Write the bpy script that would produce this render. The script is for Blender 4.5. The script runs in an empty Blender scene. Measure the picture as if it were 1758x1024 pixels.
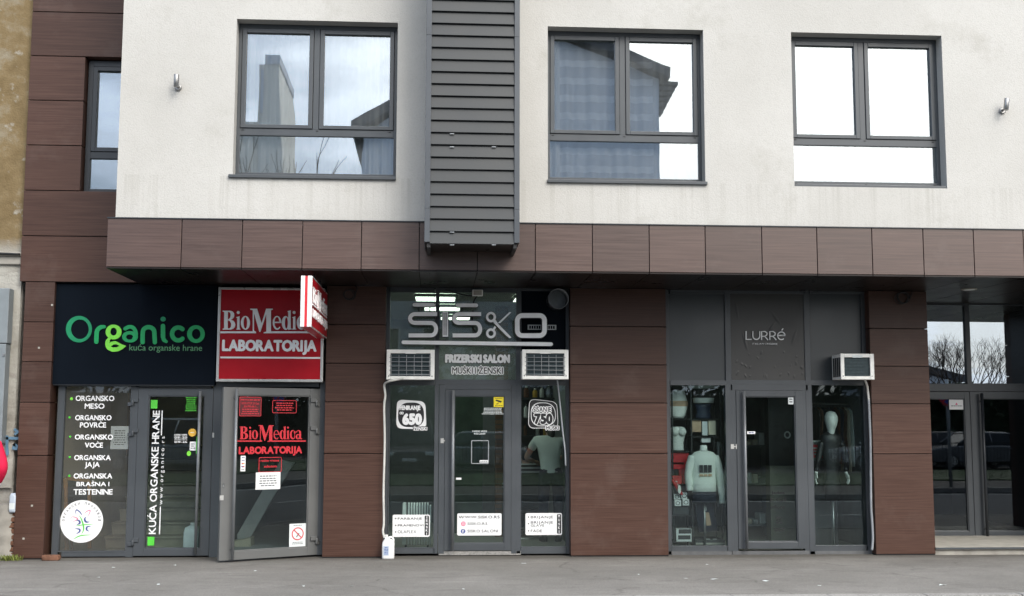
import bpy, bmesh, math, random
from mathutils import Vector, Matrix
R = math.radians
random.seed(7)
scene = bpy.context.scene
C = scene.collection

# ------------------------------------------------------------------ camera
F, DIST, EYE = 1996.165, 15.467, 1.75
YAW, PITCH, ROLL = R(3.63756), R(6.12231), R(0.13097)
_cy, _sy, _cp, _sp = math.cos(YAW), math.sin(YAW), math.cos(PITCH), math.sin(PITCH)
FW = Vector((_sy * _cp, _cy * _cp, _sp)); RT0 = Vector((_cy, -_sy, 0)); UP0 = RT0.cross(FW)
RT = RT0 * math.cos(ROLL) + UP0 * math.sin(ROLL); UP = -RT0 * math.sin(ROLL) + UP0 * math.cos(ROLL)
CAM = Vector((0, -DIST, EYE))
cd = bpy.data.cameras.new('camera'); cam = bpy.data.objects.new('camera', cd); C.objects.link(cam)
cam.matrix_world = Matrix(((RT.x, UP.x, -FW.x, CAM.x), (RT.y, UP.y, -FW.y, CAM.y), (RT.z, UP.z, -FW.z, CAM.z), (0, 0, 0, 1)))
cd.sensor_width = 36; cd.lens = F / 1758 * 36; cd.clip_end = 2000
scene.camera = cam

# ------------------------------------------------------------------ sky, sun, exposure
SUN_EL, SUN_AZ = R(38), R(29)           # azimuth measured from straight behind the camera towards the right
SUNV = Vector((math.sin(SUN_AZ) * math.cos(SUN_EL), -math.cos(SUN_AZ) * math.cos(SUN_EL), math.sin(SUN_EL)))
w = bpy.data.worlds.new('World'); scene.world = w; w.use_nodes = True
nt = w.node_tree; N, L = nt.nodes, nt.links; N.clear()
def nd(t, **k):
    n = N.new(t)
    for a, b in k.items(): setattr(n, a, b)
    return n
sky = nd('ShaderNodeTexSky', sky_type='NISHITA', sun_disc=False, sun_elevation=SUN_EL, sun_rotation=math.pi - SUN_AZ, air_density=1.0, dust_density=1.5)
tc = nd('ShaderNodeTexCoord'); sep = nd('ShaderNodeSeparateXYZ'); L.new(tc.outputs['Generated'], sep.inputs[0])
def mth(op, a, b=None, c=None):
    n = nd('ShaderNodeMath', operation=op)
    for i, v in enumerate((a, b, c)):
        if v is None: continue
        if isinstance(v, (int, float)): n.inputs[i].default_value = v
        else: L.new(v, n.inputs[i])
    return n.outputs[0]
zz = mth('ADD', mth('MAXIMUM', sep.outputs['Z'], 0.0), 0.18)
cb = nd('ShaderNodeCombineXYZ'); L.new(mth('DIVIDE', sep.outputs['X'], zz), cb.inputs[0]); L.new(mth('DIVIDE', sep.outputs['Y'], zz), cb.inputs[1])
nz = nd('ShaderNodeTexNoise'); nz.inputs['Scale'].default_value = 1.5; nz.inputs['Detail'].default_value = 9; nz.inputs['Roughness'].default_value = 0.56
L.new(cb.outputs[0], nz.inputs['Vector'])
rm = nd('ShaderNodeMapRange'); L.new(nz.outputs['Fac'], rm.inputs['Value']); rm.inputs['From Min'].default_value = 0.36; rm.inputs['From Max'].default_value = 0.56
nz2 = nd('ShaderNodeTexNoise'); nz2.inputs['Scale'].default_value = 3.1; nz2.inputs['Detail'].default_value = 8; L.new(cb.outputs[0], nz2.inputs['Vector'])
dotn = nd('ShaderNodeVectorMath', operation='DOT_PRODUCT'); L.new(tc.outputs['Generated'], dotn.inputs[0]); dotn.inputs[1].default_value = SUNV
glow = mth('POWER', mth('MAXIMUM', dotn.outputs['Value'], 0.0), 7.0)          # thin cloud is brighter round the veiled sun
calm = mth('MAXIMUM', mth('SUBTRACT', 1.0, mth('MULTIPLY', glow, 2.4)), 0.15)
cl = mth('ADD', mth('ADD', mth('MULTIPLY', mth('MULTIPLY', mth('SUBTRACT', nz2.outputs['Fac'], 0.5), 1.7), calm), 1.25), mth('MULTIPLY', glow, 3.3))
CLOUD = 1.0
cl = mth('MULTIPLY', cl, mth('ADD', CLOUD, mth('MULTIPLY', mth('MAXIMUM', sep.outputs['Z'], 0.0), 1.1)))
cc = nd('ShaderNodeCombineColor'); far_ = mth('SUBTRACT', 1.0, mth('MINIMUM', mth('MULTIPLY', glow, 2.5), 1.0))        # blue-grey away from the sun, warm white near it
L.new(mth('MULTIPLY', cl, mth('SUBTRACT', 1.02, mth('MULTIPLY', far_, 0.20))), cc.inputs[0]); L.new(mth('MULTIPLY', cl, mth('SUBTRACT', 0.99, mth('MULTIPLY', far_, 0.03))), cc.inputs[1]); L.new(mth('MULTIPLY', cl, mth('ADD', 0.94, mth('MULTIPLY', far_, 0.24))), cc.inputs[2])
b1 = nd('ShaderNodeBackground'); L.new(sky.outputs[0], b1.inputs[0]); b1.inputs[1].default_value = 0.14
b2 = nd('ShaderNodeBackground'); L.new(cc.outputs[0], b2.inputs[0]); b2.inputs[1].default_value = 1.0
mx = nd('ShaderNodeMixShader'); hz_ = mth('SUBTRACT', 1.0, mth('MULTIPLY', mth('MAXIMUM', sep.outputs['Z'], 0.0), 11.0)); L.new(mth('MINIMUM', mth('MAXIMUM', mth('MAXIMUM', rm.outputs[0], mth('MULTIPLY', glow, 3.0)), mth('MAXIMUM', hz_, 0.0)), 1.0), mx.inputs[0]); L.new(b1.outputs[0], mx.inputs[1]); L.new(b2.outputs[0], mx.inputs[2])
wo = nd('ShaderNodeOutputWorld'); L.new(mx.outputs[0], wo.inputs[0])
sd = bpy.data.lights.new('sun', 'SUN'); sd.energy = 1.5; sd.angle = R(22); sd.color = (1.0, 0.955, 0.89)
sun = bpy.data.objects.new('sun', sd); C.objects.link(sun); sun.rotation_euler = SUNV.to_track_quat('Z', 'Y').to_euler()
sun.location = SUNV * 60
scene.view_settings.view_transform = 'Standard'; scene.view_settings.look = 'None'
scene.view_settings.exposure = -0.17; scene.view_settings.gamma = 1
try:
    scene.cycles.use_denoising = True; scene.cycles.max_bounces = 9; scene.cycles.transparent_max_bounces = 14
    scene.cycles.glossy_bounces = 5; scene.cycles.diffuse_bounces = 4; scene.cycles.caustics_reflective = False; scene.cycles.caustics_refractive = False
    scene.cycles.sample_clamp_indirect = 6
except Exception: pass

# ------------------------------------------------------------------ materials
def new_mat(name):
    m = bpy.data.materials.new(name); m.use_nodes = True
    return m, m.node_tree.nodes, m.node_tree.links, m.node_tree.nodes['Principled BSDF']
def lnk(l, a, b): l.new(a, b)
def coords(n, l, scale=(1, 1, 1), kind='Object'):
    t = n.new('ShaderNodeTexCoord'); mp = n.new('ShaderNodeMapping'); mp.inputs['Scale'].default_value = scale
    l.new(t.outputs[kind], mp.inputs['Vector']); return mp.outputs['Vector']
def noise(n, l, vec, sc, det=4, rough=0.55):
    x = n.new('ShaderNodeTexNoise'); x.inputs['Scale'].default_value = sc; x.inputs['Detail'].default_value = det; x.inputs['Roughness'].default_value = rough
    l.new(vec, x.inputs['Vector']); return x.outputs['Fac']
def ramp(n, l, fac, stops):
    r = n.new('ShaderNodeValToRGB'); e = r.color_ramp.elements
    while len(e) < len(stops): e.new(0.5)
    for k, (p, c) in enumerate(stops): e[k].position = p; e[k].color = (*c, 1) if len(c) == 3 else c
    l.new(fac, r.inputs[0]); return r.outputs[0]
def mixc(n, l, fac, a, b, mode='MIX'):
    x = n.new('ShaderNodeMix'); x.data_type = 'RGBA'; x.blend_type = mode
    for s, v in ((0, fac), (6, a), (7, b)):
        if isinstance(v, (int, float)): x.inputs[s].default_value = v
        elif isinstance(v, tuple): x.inputs[s].default_value = (*v, 1) if len(v) == 3 else v
        else: l.new(v, x.inputs[s])
    return x.outputs[2]
def mm(n, l, op, a, b=None):
    x = n.new('ShaderNodeMath'); x.operation = op
    for s, v in enumerate((a, b)):
        if v is None: continue
        if isinstance(v, (int, float)): x.inputs[s].default_value = v
        else: l.new(v, x.inputs[s])
    return x.outputs[0]
def bump(n, l, b, h, strength=0.3, dist=0.01):
    x = n.new('ShaderNodeBump'); x.inputs['Strength'].default_value = strength; x.inputs['Distance'].default_value = dist
    l.new(h, x.inputs['Height']); l.new(x.outputs[0], b.inputs['Normal'])
def plain(name, col, rough=0.5, metal=0.0, spec=0.5, var=0.12, sc=6.0, bmp=0.0, bsc=60):
    """a surface with a little unevenness of tone and gloss"""
    m, n, l, b = new_mat(name); v = coords(n, l)
    f = noise(n, l, v, sc, 5)
    c = ramp(n, l, f, ((0.3, tuple(x * (1 - var) for x in col)), (0.7, tuple(min(1, x * (1 + var)) for x in col))))
    l.new(c, b.inputs['Base Color'])
    b.inputs['Metallic'].default_value = metal; b.inputs['Specular IOR Level'].default_value = spec
    r = n.new('ShaderNodeMapRange'); l.new(f, r.inputs[0]); r.inputs[1].default_value = .3; r.inputs[2].default_value = .7
    r.inputs[3].default_value = max(0.02, rough - .06); r.inputs[4].default_value = min(1, rough + .06); l.new(r.outputs[0], b.inputs['Roughness'])
    if bmp: bump(n, l, b, noise(n, l, v, bsc, 4), bmp, 0.004)
    return m
M = {}
def make_render(sill=None):
    m, n, l, b = new_mat('white_render'); v = coords(n, l)
    big = noise(n, l, v, 0.55, 6, .6); fine = noise(n, l, v, 70, 3, .6); mid = noise(n, l, v, 9, 4)
    c = ramp(n, l, big, ((0.3, (.475, .462, .436)), (0.62, (.545, .533, .508))))
    c = mixc(n, l, mm(n, l, 'MULTIPLY', mid, .22), c, (.41, .397, .365))
    c = mixc(n, l, ramp(n, l, fine, ((.36, (.25,) * 3), (.5, (0,) * 3))), c, (.36, .35, .325))
    # dirt runs: narrow vertical streaks rising from the foot of the wall
    st = noise(n, l, coords(n, l, (11, 1, .35)), 1.0, 4, .6)
    tcx = n.new('ShaderNodeTexCoord'); sp = n.new('ShaderNodeSeparateXYZ'); l.new(tcx.outputs['Object'], sp.inputs[0])
    h = n.new('ShaderNodeMapRange'); l.new(sp.outputs['Z'], h.inputs[0]); h.inputs[1].default_value = FOOT; h.inputs[2].default_value = FOOT + .55; h.inputs[3].default_value = 1; h.inputs[4].default_value = 0.12
    sm = ramp(n, l, st, ((.54, (0,) * 3), (.72, (1,) * 3)))
    c = mixc(n, l, mm(n, l, 'MULTIPLY', mm(n, l, 'MULTIPLY', sm, h.outputs[0]), .5), c, (.40, .385, .35))
    if sill:        # thin runs of dirt washed down from the window sills
        k1 = n.new('ShaderNodeMapRange'); l.new(sp.outputs['Z'], k1.inputs[0]); k1.inputs[1].default_value = sill - .75; k1.inputs[2].default_value = sill; k1.inputs[3].default_value = 0; k1.inputs[4].default_value = 1
        k2 = mm(n, l, 'LESS_THAN', sp.outputs['Z'], sill + .02); st2 = noise(n, l, coords(n, l, (16, 1, .22)), 1.0, 4, .6)
        c = mixc(n, l, mm(n, l, 'MULTIPLY', mm(n, l, 'MULTIPLY', mm(n, l, 'MULTIPLY', k1.outputs[0], k2), ramp(n, l, st2, ((.5, (0,) * 3), (.68, (1,) * 3)))), .32), c, (.30, .285, .25))
        pt_ = noise(n, l, v, 1.15, 8, .7); c = mixc(n, l, ramp(n, l, pt_, ((.56, (0,) * 3), (.74, (.65,) * 3))), c, (.385, .37, .335))
    l.new(c, b.inputs['Base Color']); b.inputs['Roughness'].default_value = .93; b.inputs['Specular IOR Level'].default_value = .2
    bump(n, l, b, fine, .55, .006); return m
def make_wood(name, dark, light, rough=.42, spec=.5, dust_haze=.3):
    m, n, l, b = new_mat(name)
    g = n.new('ShaderNodeNewGeometry'); t = n.new('ShaderNodeTexCoord'); ad = n.new('ShaderNodeVectorMath'); ad.operation = 'MULTIPLY_ADD'
    cmb = n.new('ShaderNodeCombineXYZ'); 
    for i in range(3): l.new(g.outputs['Random Per Island'], cmb.inputs[i])
    l.new(cmb.outputs[0], ad.inputs[0]); ad.inputs[1].default_value = (37, 11, 53); l.new(t.outputs['Object'], ad.inputs[2])
    mp = n.new('ShaderNodeMapping'); mp.inputs['Scale'].default_value = (1.6, 1.6, 75); l.new(ad.outputs[0], mp.inputs['Vector'])
    f = noise(n, l, mp.outputs['Vector'], 1.0, 6, .62)
    mp2 = n.new('ShaderNodeMapping'); mp2.inputs['Scale'].default_value = (.5, .5, 14); l.new(ad.outputs[0], mp2.inputs['Vector'])
    f2 = noise(n, l, mp2.outputs['Vector'], 1.0, 3)
    c = ramp(n, l, f, ((.3, dark), (.72, light)))
    c = mixc(n, l, mm(n, l, 'MULTIPLY', f2, .35), c, tuple(x * .7 for x in dark))
    rnd = n.new('ShaderNodeMapRange'); l.new(g.outputs['Random Per Island'], rnd.inputs[0]); rnd.inputs[3].default_value = .84; rnd.inputs[4].default_value = 1.14
    hv = n.new('ShaderNodeHueSaturation'); l.new(c, hv.inputs['Color']); l.new(rnd.outputs[0], hv.inputs['Value'])
    c = hv.outputs[0]
    # pale dust low down in patches, wiped unevenly
    d = noise(n, l, t.outputs['Object'], 1.3, 6, .65)
    c = mixc(n, l, ramp(n, l, d, ((.55, (0,) * 3), (.85, (dust_haze,) * 3))), c, (.24, .20, .18))
    l.new(c, b.inputs['Base Color']); b.inputs['Roughness'].default_value = rough; b.inputs['Specular IOR Level'].default_value = spec
    r = n.new('ShaderNodeMapRange'); l.new(f, r.inputs[0]); r.inputs[1].default_value = .3; r.inputs[2].default_value = .7; r.inputs[3].default_value = rough - .05; r.inputs[4].default_value = rough + .08
    l.new(r.outputs[0], b.inputs['Roughness'])
    bump(n, l, b, f, .18, .0015); return m
def make_glass(name, refl, tint=(1, 1, 1), rough=0.0, wav=0.0, dust_haze=0.0):
    m = bpy.data.materials.new(name); m.use_nodes = True; n, l = m.node_tree.nodes, m.node_tree.links; n.clear()
    o = n.new('ShaderNodeOutputMaterial'); mx = n.new('ShaderNodeMixShader'); tr = n.new('ShaderNodeBsdfTransparent'); gl = n.new('ShaderNodeBsdfGlossy')
    tr.inputs[0].default_value = (*tint, 1); gl.inputs[0].default_value = (.90, .96, 1, 1); gl.inputs['Roughness'].default_value = rough
    fr = n.new('ShaderNodeFresnel'); fr.inputs[0].default_value = 1.45
    ad = mm(n, l, 'ADD', mm(n, l, 'MULTIPLY', fr.outputs[0], .9), refl)
    l.new(ad, mx.inputs[0]); l.new(tr.outputs[0], mx.inputs[1]); l.new(gl.outputs[0], mx.inputs[2]); l.new(mx.outputs[0], o.inputs[0])
    if dust_haze:        # diffuse haze over the pane, put in to lighten the dim interior behind
        df = n.new('ShaderNodeBsdfDiffuse'); df.inputs[0].default_value = (.55, .55, .52, 1); m3 = n.new('ShaderNodeMixShader'); v = coords(n, l, (1, 1, .35)); l.new(mm(n, l, 'MULTIPLY', noise(n, l, v, 3.0, 6, .6), dust_haze * 2), m3.inputs[0])
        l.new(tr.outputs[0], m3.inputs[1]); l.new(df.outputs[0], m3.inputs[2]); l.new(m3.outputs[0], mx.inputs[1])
    if wav:
        v = coords(n, l); h = noise(n, l, v, 1.7, 1); bp = n.new('ShaderNodeBump'); bp.inputs['Strength'].default_value = wav; bp.inputs['Distance'].default_value = .01
        l.new(h, bp.inputs['Height']); l.new(bp.outputs[0], gl.inputs['Normal'])
    return m
def make_asphalt(name, c0, c1, sc=120):
    m, n, l, b = new_mat(name); v = coords(n, l)
    big = noise(n, l, v, .45, 7, .62); mid = noise(n, l, coords(n, l, (1, 2.4, 1)), 2.6, 6, .65); fine = noise(n, l, v, sc, 2, .7)
    c = ramp(n, l, big, ((.3, c0), (.68, c1)))
    c = mixc(n, l, ramp(n, l, mid, ((.48, (0,) * 3), (.75, (.5,) * 3))), c, tuple(x * .72 for x in c0))
    c = mixc(n, l, ramp(n, l, fine, ((.34, (.55,) * 3), (.5, (0,) * 3))), c, tuple(x * .5 for x in c0))
    c = mixc(n, l, ramp(n, l, fine, ((.58, (0,) * 3), (.72, (.45,) * 3))), c, tuple(min(1, x * 1.6) for x in c1))
    vo = n.new('ShaderNodeTexVoronoi'); vo.inputs['Scale'].default_value = 3.2; l.new(v, vo.inputs['Vector'])
    c = mixc(n, l, ramp(n, l, vo.outputs['Distance'], ((.015, (.5,) * 3), (.035, (0,) * 3))), c, (.07, .065, .06))
    l.new(c, b.inputs['Base Color']); b.inputs['Roughness'].default_value = .9; b.inputs['Specular IOR Level'].default_value = .25
    bump(n, l, b, fine, .6, .006); return m
def make_pavement():
    m, n, l, b = new_mat('pavement_asphalt'); v = coords(n, l)
    big = noise(n, l, v, .5, 7, .62); mid = noise(n, l, coords(n, l, (1, 2.6, 1)), 2.2, 7, .68); fine = noise(n, l, v, 130, 2, .7)
    c = ramp(n, l, big, ((.3, (.158, .15, .137)), (.5, (.198, .188, .173)), (.7, (.24, .228, .211))))
    c = mixc(n, l, ramp(n, l, mid, ((.5, (0,) * 3), (.74, (.6,) * 3))), c, (.115, .108, .098))
    c = mixc(n, l, ramp(n, l, noise(n, l, coords(n, l, (.6, 3, 1)), 1.1, 5, .6), ((.56, (0,) * 3), (.72, (.45,) * 3))), c, (.30, .29, .27))
    c = mixc(n, l, ramp(n, l, fine, ((.36, (.6,) * 3), (.5, (0,) * 3))), c, (.075, .07, .065))
    c = mixc(n, l, ramp(n, l, fine, ((.58, (0,) * 3), (.72, (.5,) * 3))), c, (.38, .37, .35))
    # hairline cracks
    wv = n.new('ShaderNodeVectorMath'); wv.operation = 'MULTIPLY_ADD'; nn = n.new('ShaderNodeTexNoise'); nn.inputs['Scale'].default_value = 2.2; nn.inputs['Detail'].default_value = 5; l.new(v, nn.inputs['Vector'])
    l.new(nn.outputs['Color'], wv.inputs[0]); wv.inputs[1].default_value = (.5, .5, .5); l.new(v, wv.inputs[2])
    vo = n.new('ShaderNodeTexVoronoi'); vo.feature = 'DISTANCE_TO_EDGE'; vo.inputs['Scale'].default_value = .38; l.new(wv.outputs[0], vo.inputs['Vector'])
    ck = mm(n, l, 'MULTIPLY', ramp(n, l, vo.outputs['Distance'], ((.003, (1,) * 3), (.009, (0,) * 3))), ramp(n, l, nn.outputs['Fac'], ((.42, (0,) * 3), (.55, (.8,) * 3))))
    c = mixc(n, l, mm(n, l, 'MULTIPLY', ck, .45), c, (.06, .056, .05))
    # old gum and drips
    v2 = n.new('ShaderNodeTexVoronoi'); v2.inputs['Scale'].default_value = 1.9; l.new(v, v2.inputs['Vector'])
    c = mixc(n, l, ramp(n, l, v2.outputs['Distance'], ((.03, (.55,) * 3), (.05, (0,) * 3))), c, (.085, .08, .075))
    # dirt with painted contact shade, in a ragged band at the building foot
    t = n.new('ShaderNodeTexCoord'); sp = n.new('ShaderNodeSeparateXYZ'); l.new(t.outputs['Object'], sp.inputs[0])
    d = mm(n, l, 'ADD', sp.outputs['Y'], mm(n, l, 'MULTIPLY', mid, .5)); dm = n.new('ShaderNodeMapRange'); l.new(d, dm.inputs[0]); dm.inputs[1].default_value = WALLY - .02; dm.inputs[2].default_value = WALLY + .32; dm.inputs[3].default_value = 0; dm.inputs[4].default_value = .75
    c = mixc(n, l, dm.outputs[0], c, (.085, .077, .066))
    l.new(c, b.inputs['Base Color']); b.inputs['Roughness'].default_value = .9; b.inputs['Specular IOR Level'].default_value = .25
    bump(n, l, b, mm(n, l, 'SUBTRACT', fine, mm(n, l, 'MULTIPLY', ck, .7)), .6, .006); return m
WALLY = -1.88
def make_plaster():
    m, n, l, b = new_mat('old_plaster'); v = coords(n, l)
    f1 = noise(n, l, v, 1.6, 8, .68); f2 = noise(n, l, v, 5.5, 6, .6); f3 = noise(n, l, v, 40, 3)
    t = n.new('ShaderNodeTexCoord'); sp = n.new('ShaderNodeSeparateXYZ'); l.new(t.outputs['Object'], sp.inputs[0])
    hz = n.new('ShaderNodeMapRange'); l.new(mm(n, l, 'ADD', sp.outputs['Z'], mm(n, l, 'MULTIPLY', f1, .5)), hz.inputs[0]); hz.inputs[1].default_value = 4.22; hz.inputs[2].default_value = 4.4
    ochre = ramp(n, l, f1, ((.3, (.14, .098, .048)), (.5, (.215, .158, .085)), (.66, (.30, .265, .20))))
    ochre = mixc(n, l, ramp(n, l, f2, ((.6, (0,) * 3), (.7, (.8,) * 3))), ochre, (.38, .36, .31))
    grey = ramp(n, l, f1, ((.3, (.22, .205, .175)), (.5, (.36, .34, .30)), (.7, (.46, .445, .40))))
    grey = mixc(n, l, ramp(n, l, noise(n, l, coords(n, l, (1, 1, 5)), 2.5, 5), ((.55, (0,) * 3), (.75, (.6,) * 3))), grey, (.20, .185, .16))
    c = mixc(n, l, hz.outputs[0], grey, ochre)
    l.new(c, b.inputs['Base Color']); b.inputs['Roughness'].default_value = .95; b.inputs['Specular IOR Level'].default_value = .1
    bump(n, l, b, mm(n, l, 'ADD', f3, mm(n, l, 'MULTIPLY', f2, 2.0)), .6, .012); return m
def emis(name, col, s):
    m = bpy.data.materials.new(name); m.use_nodes = True; n = m.node_tree.nodes; b = n['Principled BSDF']
    b.inputs['Base Color'].default_value = (*col, 1); b.inputs['Emission Color'].default_value = (*col, 1); b.inputs['Emission Strength'].default_value = s; return m
def make_curtain(name, col, stripes=False, alpha=.35):
    m = bpy.data.materials.new(name); m.use_nodes = True; n, l = m.node_tree.nodes, m.node_tree.links; n.clear()
    o = n.new('ShaderNodeOutputMaterial'); d = n.new('ShaderNodeBsdfDiffuse'); t = n.new('ShaderNodeBsdfTranslucent'); tr = n.new('ShaderNodeBsdfTransparent')
    d.inputs[0].default_value = (*col, 1); t.inputs[0].default_value = (*col, 1)
    a = n.new('ShaderNodeMixShader'); a.inputs[0].default_value = .35; l.new(d.outputs[0], a.inputs[1]); l.new(t.outputs[0], a.inputs[2])
    b = n.new('ShaderNodeMixShader'); l.new(tr.outputs[0], b.inputs[1]); l.new(a.outputs[0], b.inputs[2]); l.new(b.outputs[0], o.inputs[0])
    if stripes:
        tc = n.new('ShaderNodeTexCoord'); sp = n.new('ShaderNodeSeparateXYZ'); l.new(tc.outputs['Object'], sp.inputs[0])
        fr = mm(n, l, 'FRACT', mm(n, l, 'MULTIPLY', sp.outputs['Z'], 4.4)); wv = ramp(n, l, fr, ((.0, (1,) * 3), (.36, (1,) * 3), (.40, (alpha,) * 3), (.96, (alpha,) * 3)))
        l.new(wv, b.inputs[0])
    else: b.inputs[0].default_value = alpha
    return m
FOOT = 4.15
M['render'] = make_render()
M['brown'] = make_wood('brown_wood_laminate', (.052, .024, .0165), (.104, .055, .041), .42, .30, .2)
M['brown_fascia'] = make_wood('brown_fascia_laminate', (.054, .028, .021), (.108, .062, .049), .36, .75, .2)
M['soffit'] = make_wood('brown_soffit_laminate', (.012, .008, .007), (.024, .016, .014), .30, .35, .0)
M['joint'] = plain('dark_joint', (.012, .010, .010), .8)
M['frame'] = plain('anthracite_aluminium', (.064, .071, .079), .36, 0, .5, .06, 3)
M['frame_dark'] = plain('dark_aluminium', (.030, .034, .040), .38, 0, .5, .08, 3)
M['frame_grey'] = plain('grey_aluminium', (.128, .13, .128), .40, 0, .5, .06, 3)
M['handle'] = plain('brushed_handle_metal', (.20, .21, .22), .36, .3, .5, .06, 8)
M['chrome'] = plain('dull_chrome', (.55, .55, .54), .22, 1, .5, .1, 20)
M['zinc'] = plain('zinc_slats', (.025, .028, .031), .46, .15, .5, .20, 2.2, .12, 45)
M['zinc_trim'] = plain('zinc_trim', (.075, .083, .094), .42, .2, .5, .12, 1.2)
M['panel_grey'] = plain('grey_panel', (.042, .048, .053), .34, 0, .5, .10, 1.5)
M['panel_film'] = plain('wrinkled_film_panel', (.046, .045, .044), .40, 0, .5, .08, 2, .25, 5)
M['panel_black'] = plain('black_sign_sheet', (.005, .008, .013), .62, 0, .05, .1, 2)
M['glass'] = make_glass('shop_glass', .014, (.885, .955, .95), 0, .03, .004)
M['glass_hazed'] = make_glass('hazed_shop_glass', .012, (.95, .96, .95), 0, .03, .055)  # stronger haze stands in for a brighter food shop interior
M['glass_film'] = make_glass('tinted_overlight_glass', .02, (.76, .82, .78), 0, .03)
_m = M['glass_film']; _n, _l = _m.node_tree.nodes, _m.node_tree.links; _mx = [x for x in _n if x.type == 'MIX_SHADER'][0]; _tr = [x for x in _n if x.type == 'BSDF_TRANSPARENT'][0]
_d = _n.new('ShaderNodeBsdfDiffuse'); _d.inputs[0].default_value = (.40, .47, .42, 1); _m2 = _n.new('ShaderNodeMixShader'); _m2.inputs[0].default_value = .20
_l.new(_tr.outputs[0], _m2.inputs[1]); _l.new(_d.outputs[0], _m2.inputs[2]); _l.new(_m2.outputs[0], _mx.inputs[1])
M['glass_up'] = make_glass('coated_window_glass', .215, (.97, .985, .99), 0, .05)
M['glass_entry'] = make_glass('entrance_glass', .16, (.55, .6, .62), 0, .02)
M['asphalt'] = make_pavement()
M['road'] = make_asphalt('road_asphalt', (.085, .086, .09), (.13, .13, .13), 90)
M['kerb'] = make_asphalt('kerb_stone', (.22, .21, .20), (.34, .33, .31), 60)
M['plaster'] = make_plaster()
M['white'] = plain('white_paint', (.78, .78, .77), .35, 0, .5, .04)
M['sticker'] = plain('white_vinyl', (.84, .84, .84), .45, 0, .4, .03)
M['cream'] = plain('aged_white_plastic', (.86, .85, .81), .42, 0, .5, .10, 9)
M['black'] = plain('black_vinyl', (.012, .012, .014), .45)
M['greyprint'] = plain('grey_print', (.16, .17, .18), .5)
M['red'] = plain('red_sign_face', (.40, .005, .014), .34, 0, .25, .05)
M['redvinyl'] = plain('red_vinyl', (.62, .022, .035), .4, 0, .5, .05)
M['letter'] = plain('grey_letter_face', (.92, .925, .93), .42, 0, .5, .08, 5)
M['alu'] = plain('bright_aluminium', (.58, .57, .55), .30, .5, .5, .06)
M['steel'] = plain('stainless_steel', (.34, .335, .33), .42, 1, .5, .08, 14)
M['green_d'] = plain('dark_green_letter', (.004, .26, .105), .42)
M['green'] = plain('green_letter', (.006, .36, .105), .42)
M['lime'] = plain('lime_letter', (.24, .80, .07), .42)
M['green_v'] = plain('green_vinyl', (.09, .58, .05), .5)
M['yellow'] = plain('yellow_vinyl', (.85, .68, .02), .45)
M['amber'] = plain('amber_vinyl', (.72, .42, .06), .45)
M['blue'] = plain('navy_print', (.05, .08, .28), .5)
M['pink'] = plain('pink_print', (.75, .12, .25), .5)
M['paper'] = plain('paper', (.70, .74, .74), .8, 0, .3, .05, 12)
M['beige'] = plain('beige_interior_paint', (.80, .71, .55), .8, 0, .3, .06)
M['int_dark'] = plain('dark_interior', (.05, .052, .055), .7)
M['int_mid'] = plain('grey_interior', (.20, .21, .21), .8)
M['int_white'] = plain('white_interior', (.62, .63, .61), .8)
M['floor_tile'] = plain('interior_floor', (.36, .34, .30), .35)
M['stair'] = plain('stone_stair', (.30, .275, .21), .55, 0, .5, .15, 4)
M['wood'] = plain('varnished_wood', (.36, .18, .05), .45, 0, .5, .2, 8)
M['mann'] = plain('mannequin_white', (.88, .89, .84), .35)
M['rubber'] = plain('black_rubber', (.015, .015, .016), .6)
M['cable'] = plain('black_cable', (.012, .012, .013), .55)
M['hose_w'] = plain('white_hose', (.62, .61, .57), .5, 0, .5, .12, 12)
M['hose_g'] = plain('grey_hose', (.30, .32, .34), .45, 0, .5, .12, 12)
M['fin'] = plain('condenser_fin', (.05, .075, .085), .5, .3, .5, .25, 30)
M['grill'] = plain('grille_wire', (.34, .36, .37), .45, .3)
M['cabinet'] = plain('grey_painted_steel', (.20, .225, .24), .5, 0, .5, .12, 4)
M['bark'] = plain('bark', (.045, .036, .03), .95, 0, .2, .3, 12)
M['leafdark'] = plain('dark_leaf', (.022, .036, .016), .7, 0, .3, .4, 2)
M['grass'] = plain('grass_blade', (.034, .062, .018), .8, 0, .3, .4, 1)
M['weed'] = plain('weed_leaf', (.16, .19, .045), .8, 0, .3, .3, 8)
M['concrete'] = plain('weathered_concrete', (.33, .31, .275), .95, 0, .2, .22, 5, .6, 22)
M['stone'] = plain('pale_step_stone', (.40, .38, .335), .8, 0, .3, .15, 6, .3, 30)
M['brick'] = plain('broken_brick', (.17, .085, .055), .95, 0, .2, .35, 14, .6, 40)
M['pinkcoat'] = plain('crimson_jacket_cloth', (.62, .012, .06), .75, 0, .3, .12, 9, .3, 14)
M['jeans'] = plain('dark_denim', (.022, .026, .040), .85, 0, .2, .2, 9)
M['skin'] = plain('skin', (.46, .27, .19), .55, 0, .4, .06)
M['hair'] = plain('dark_hair', (.014, .010, .009), .5, 0, .5, .3, 40)
M['shirt'] = plain('pale_green_cotton', (.80, .84, .78), .85, 0, .2, .06, 8, .3, 12)
M['lamp_on'] = emis('lit_ceiling_panel', (.90, 1.0, .88), 9.0)

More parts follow.
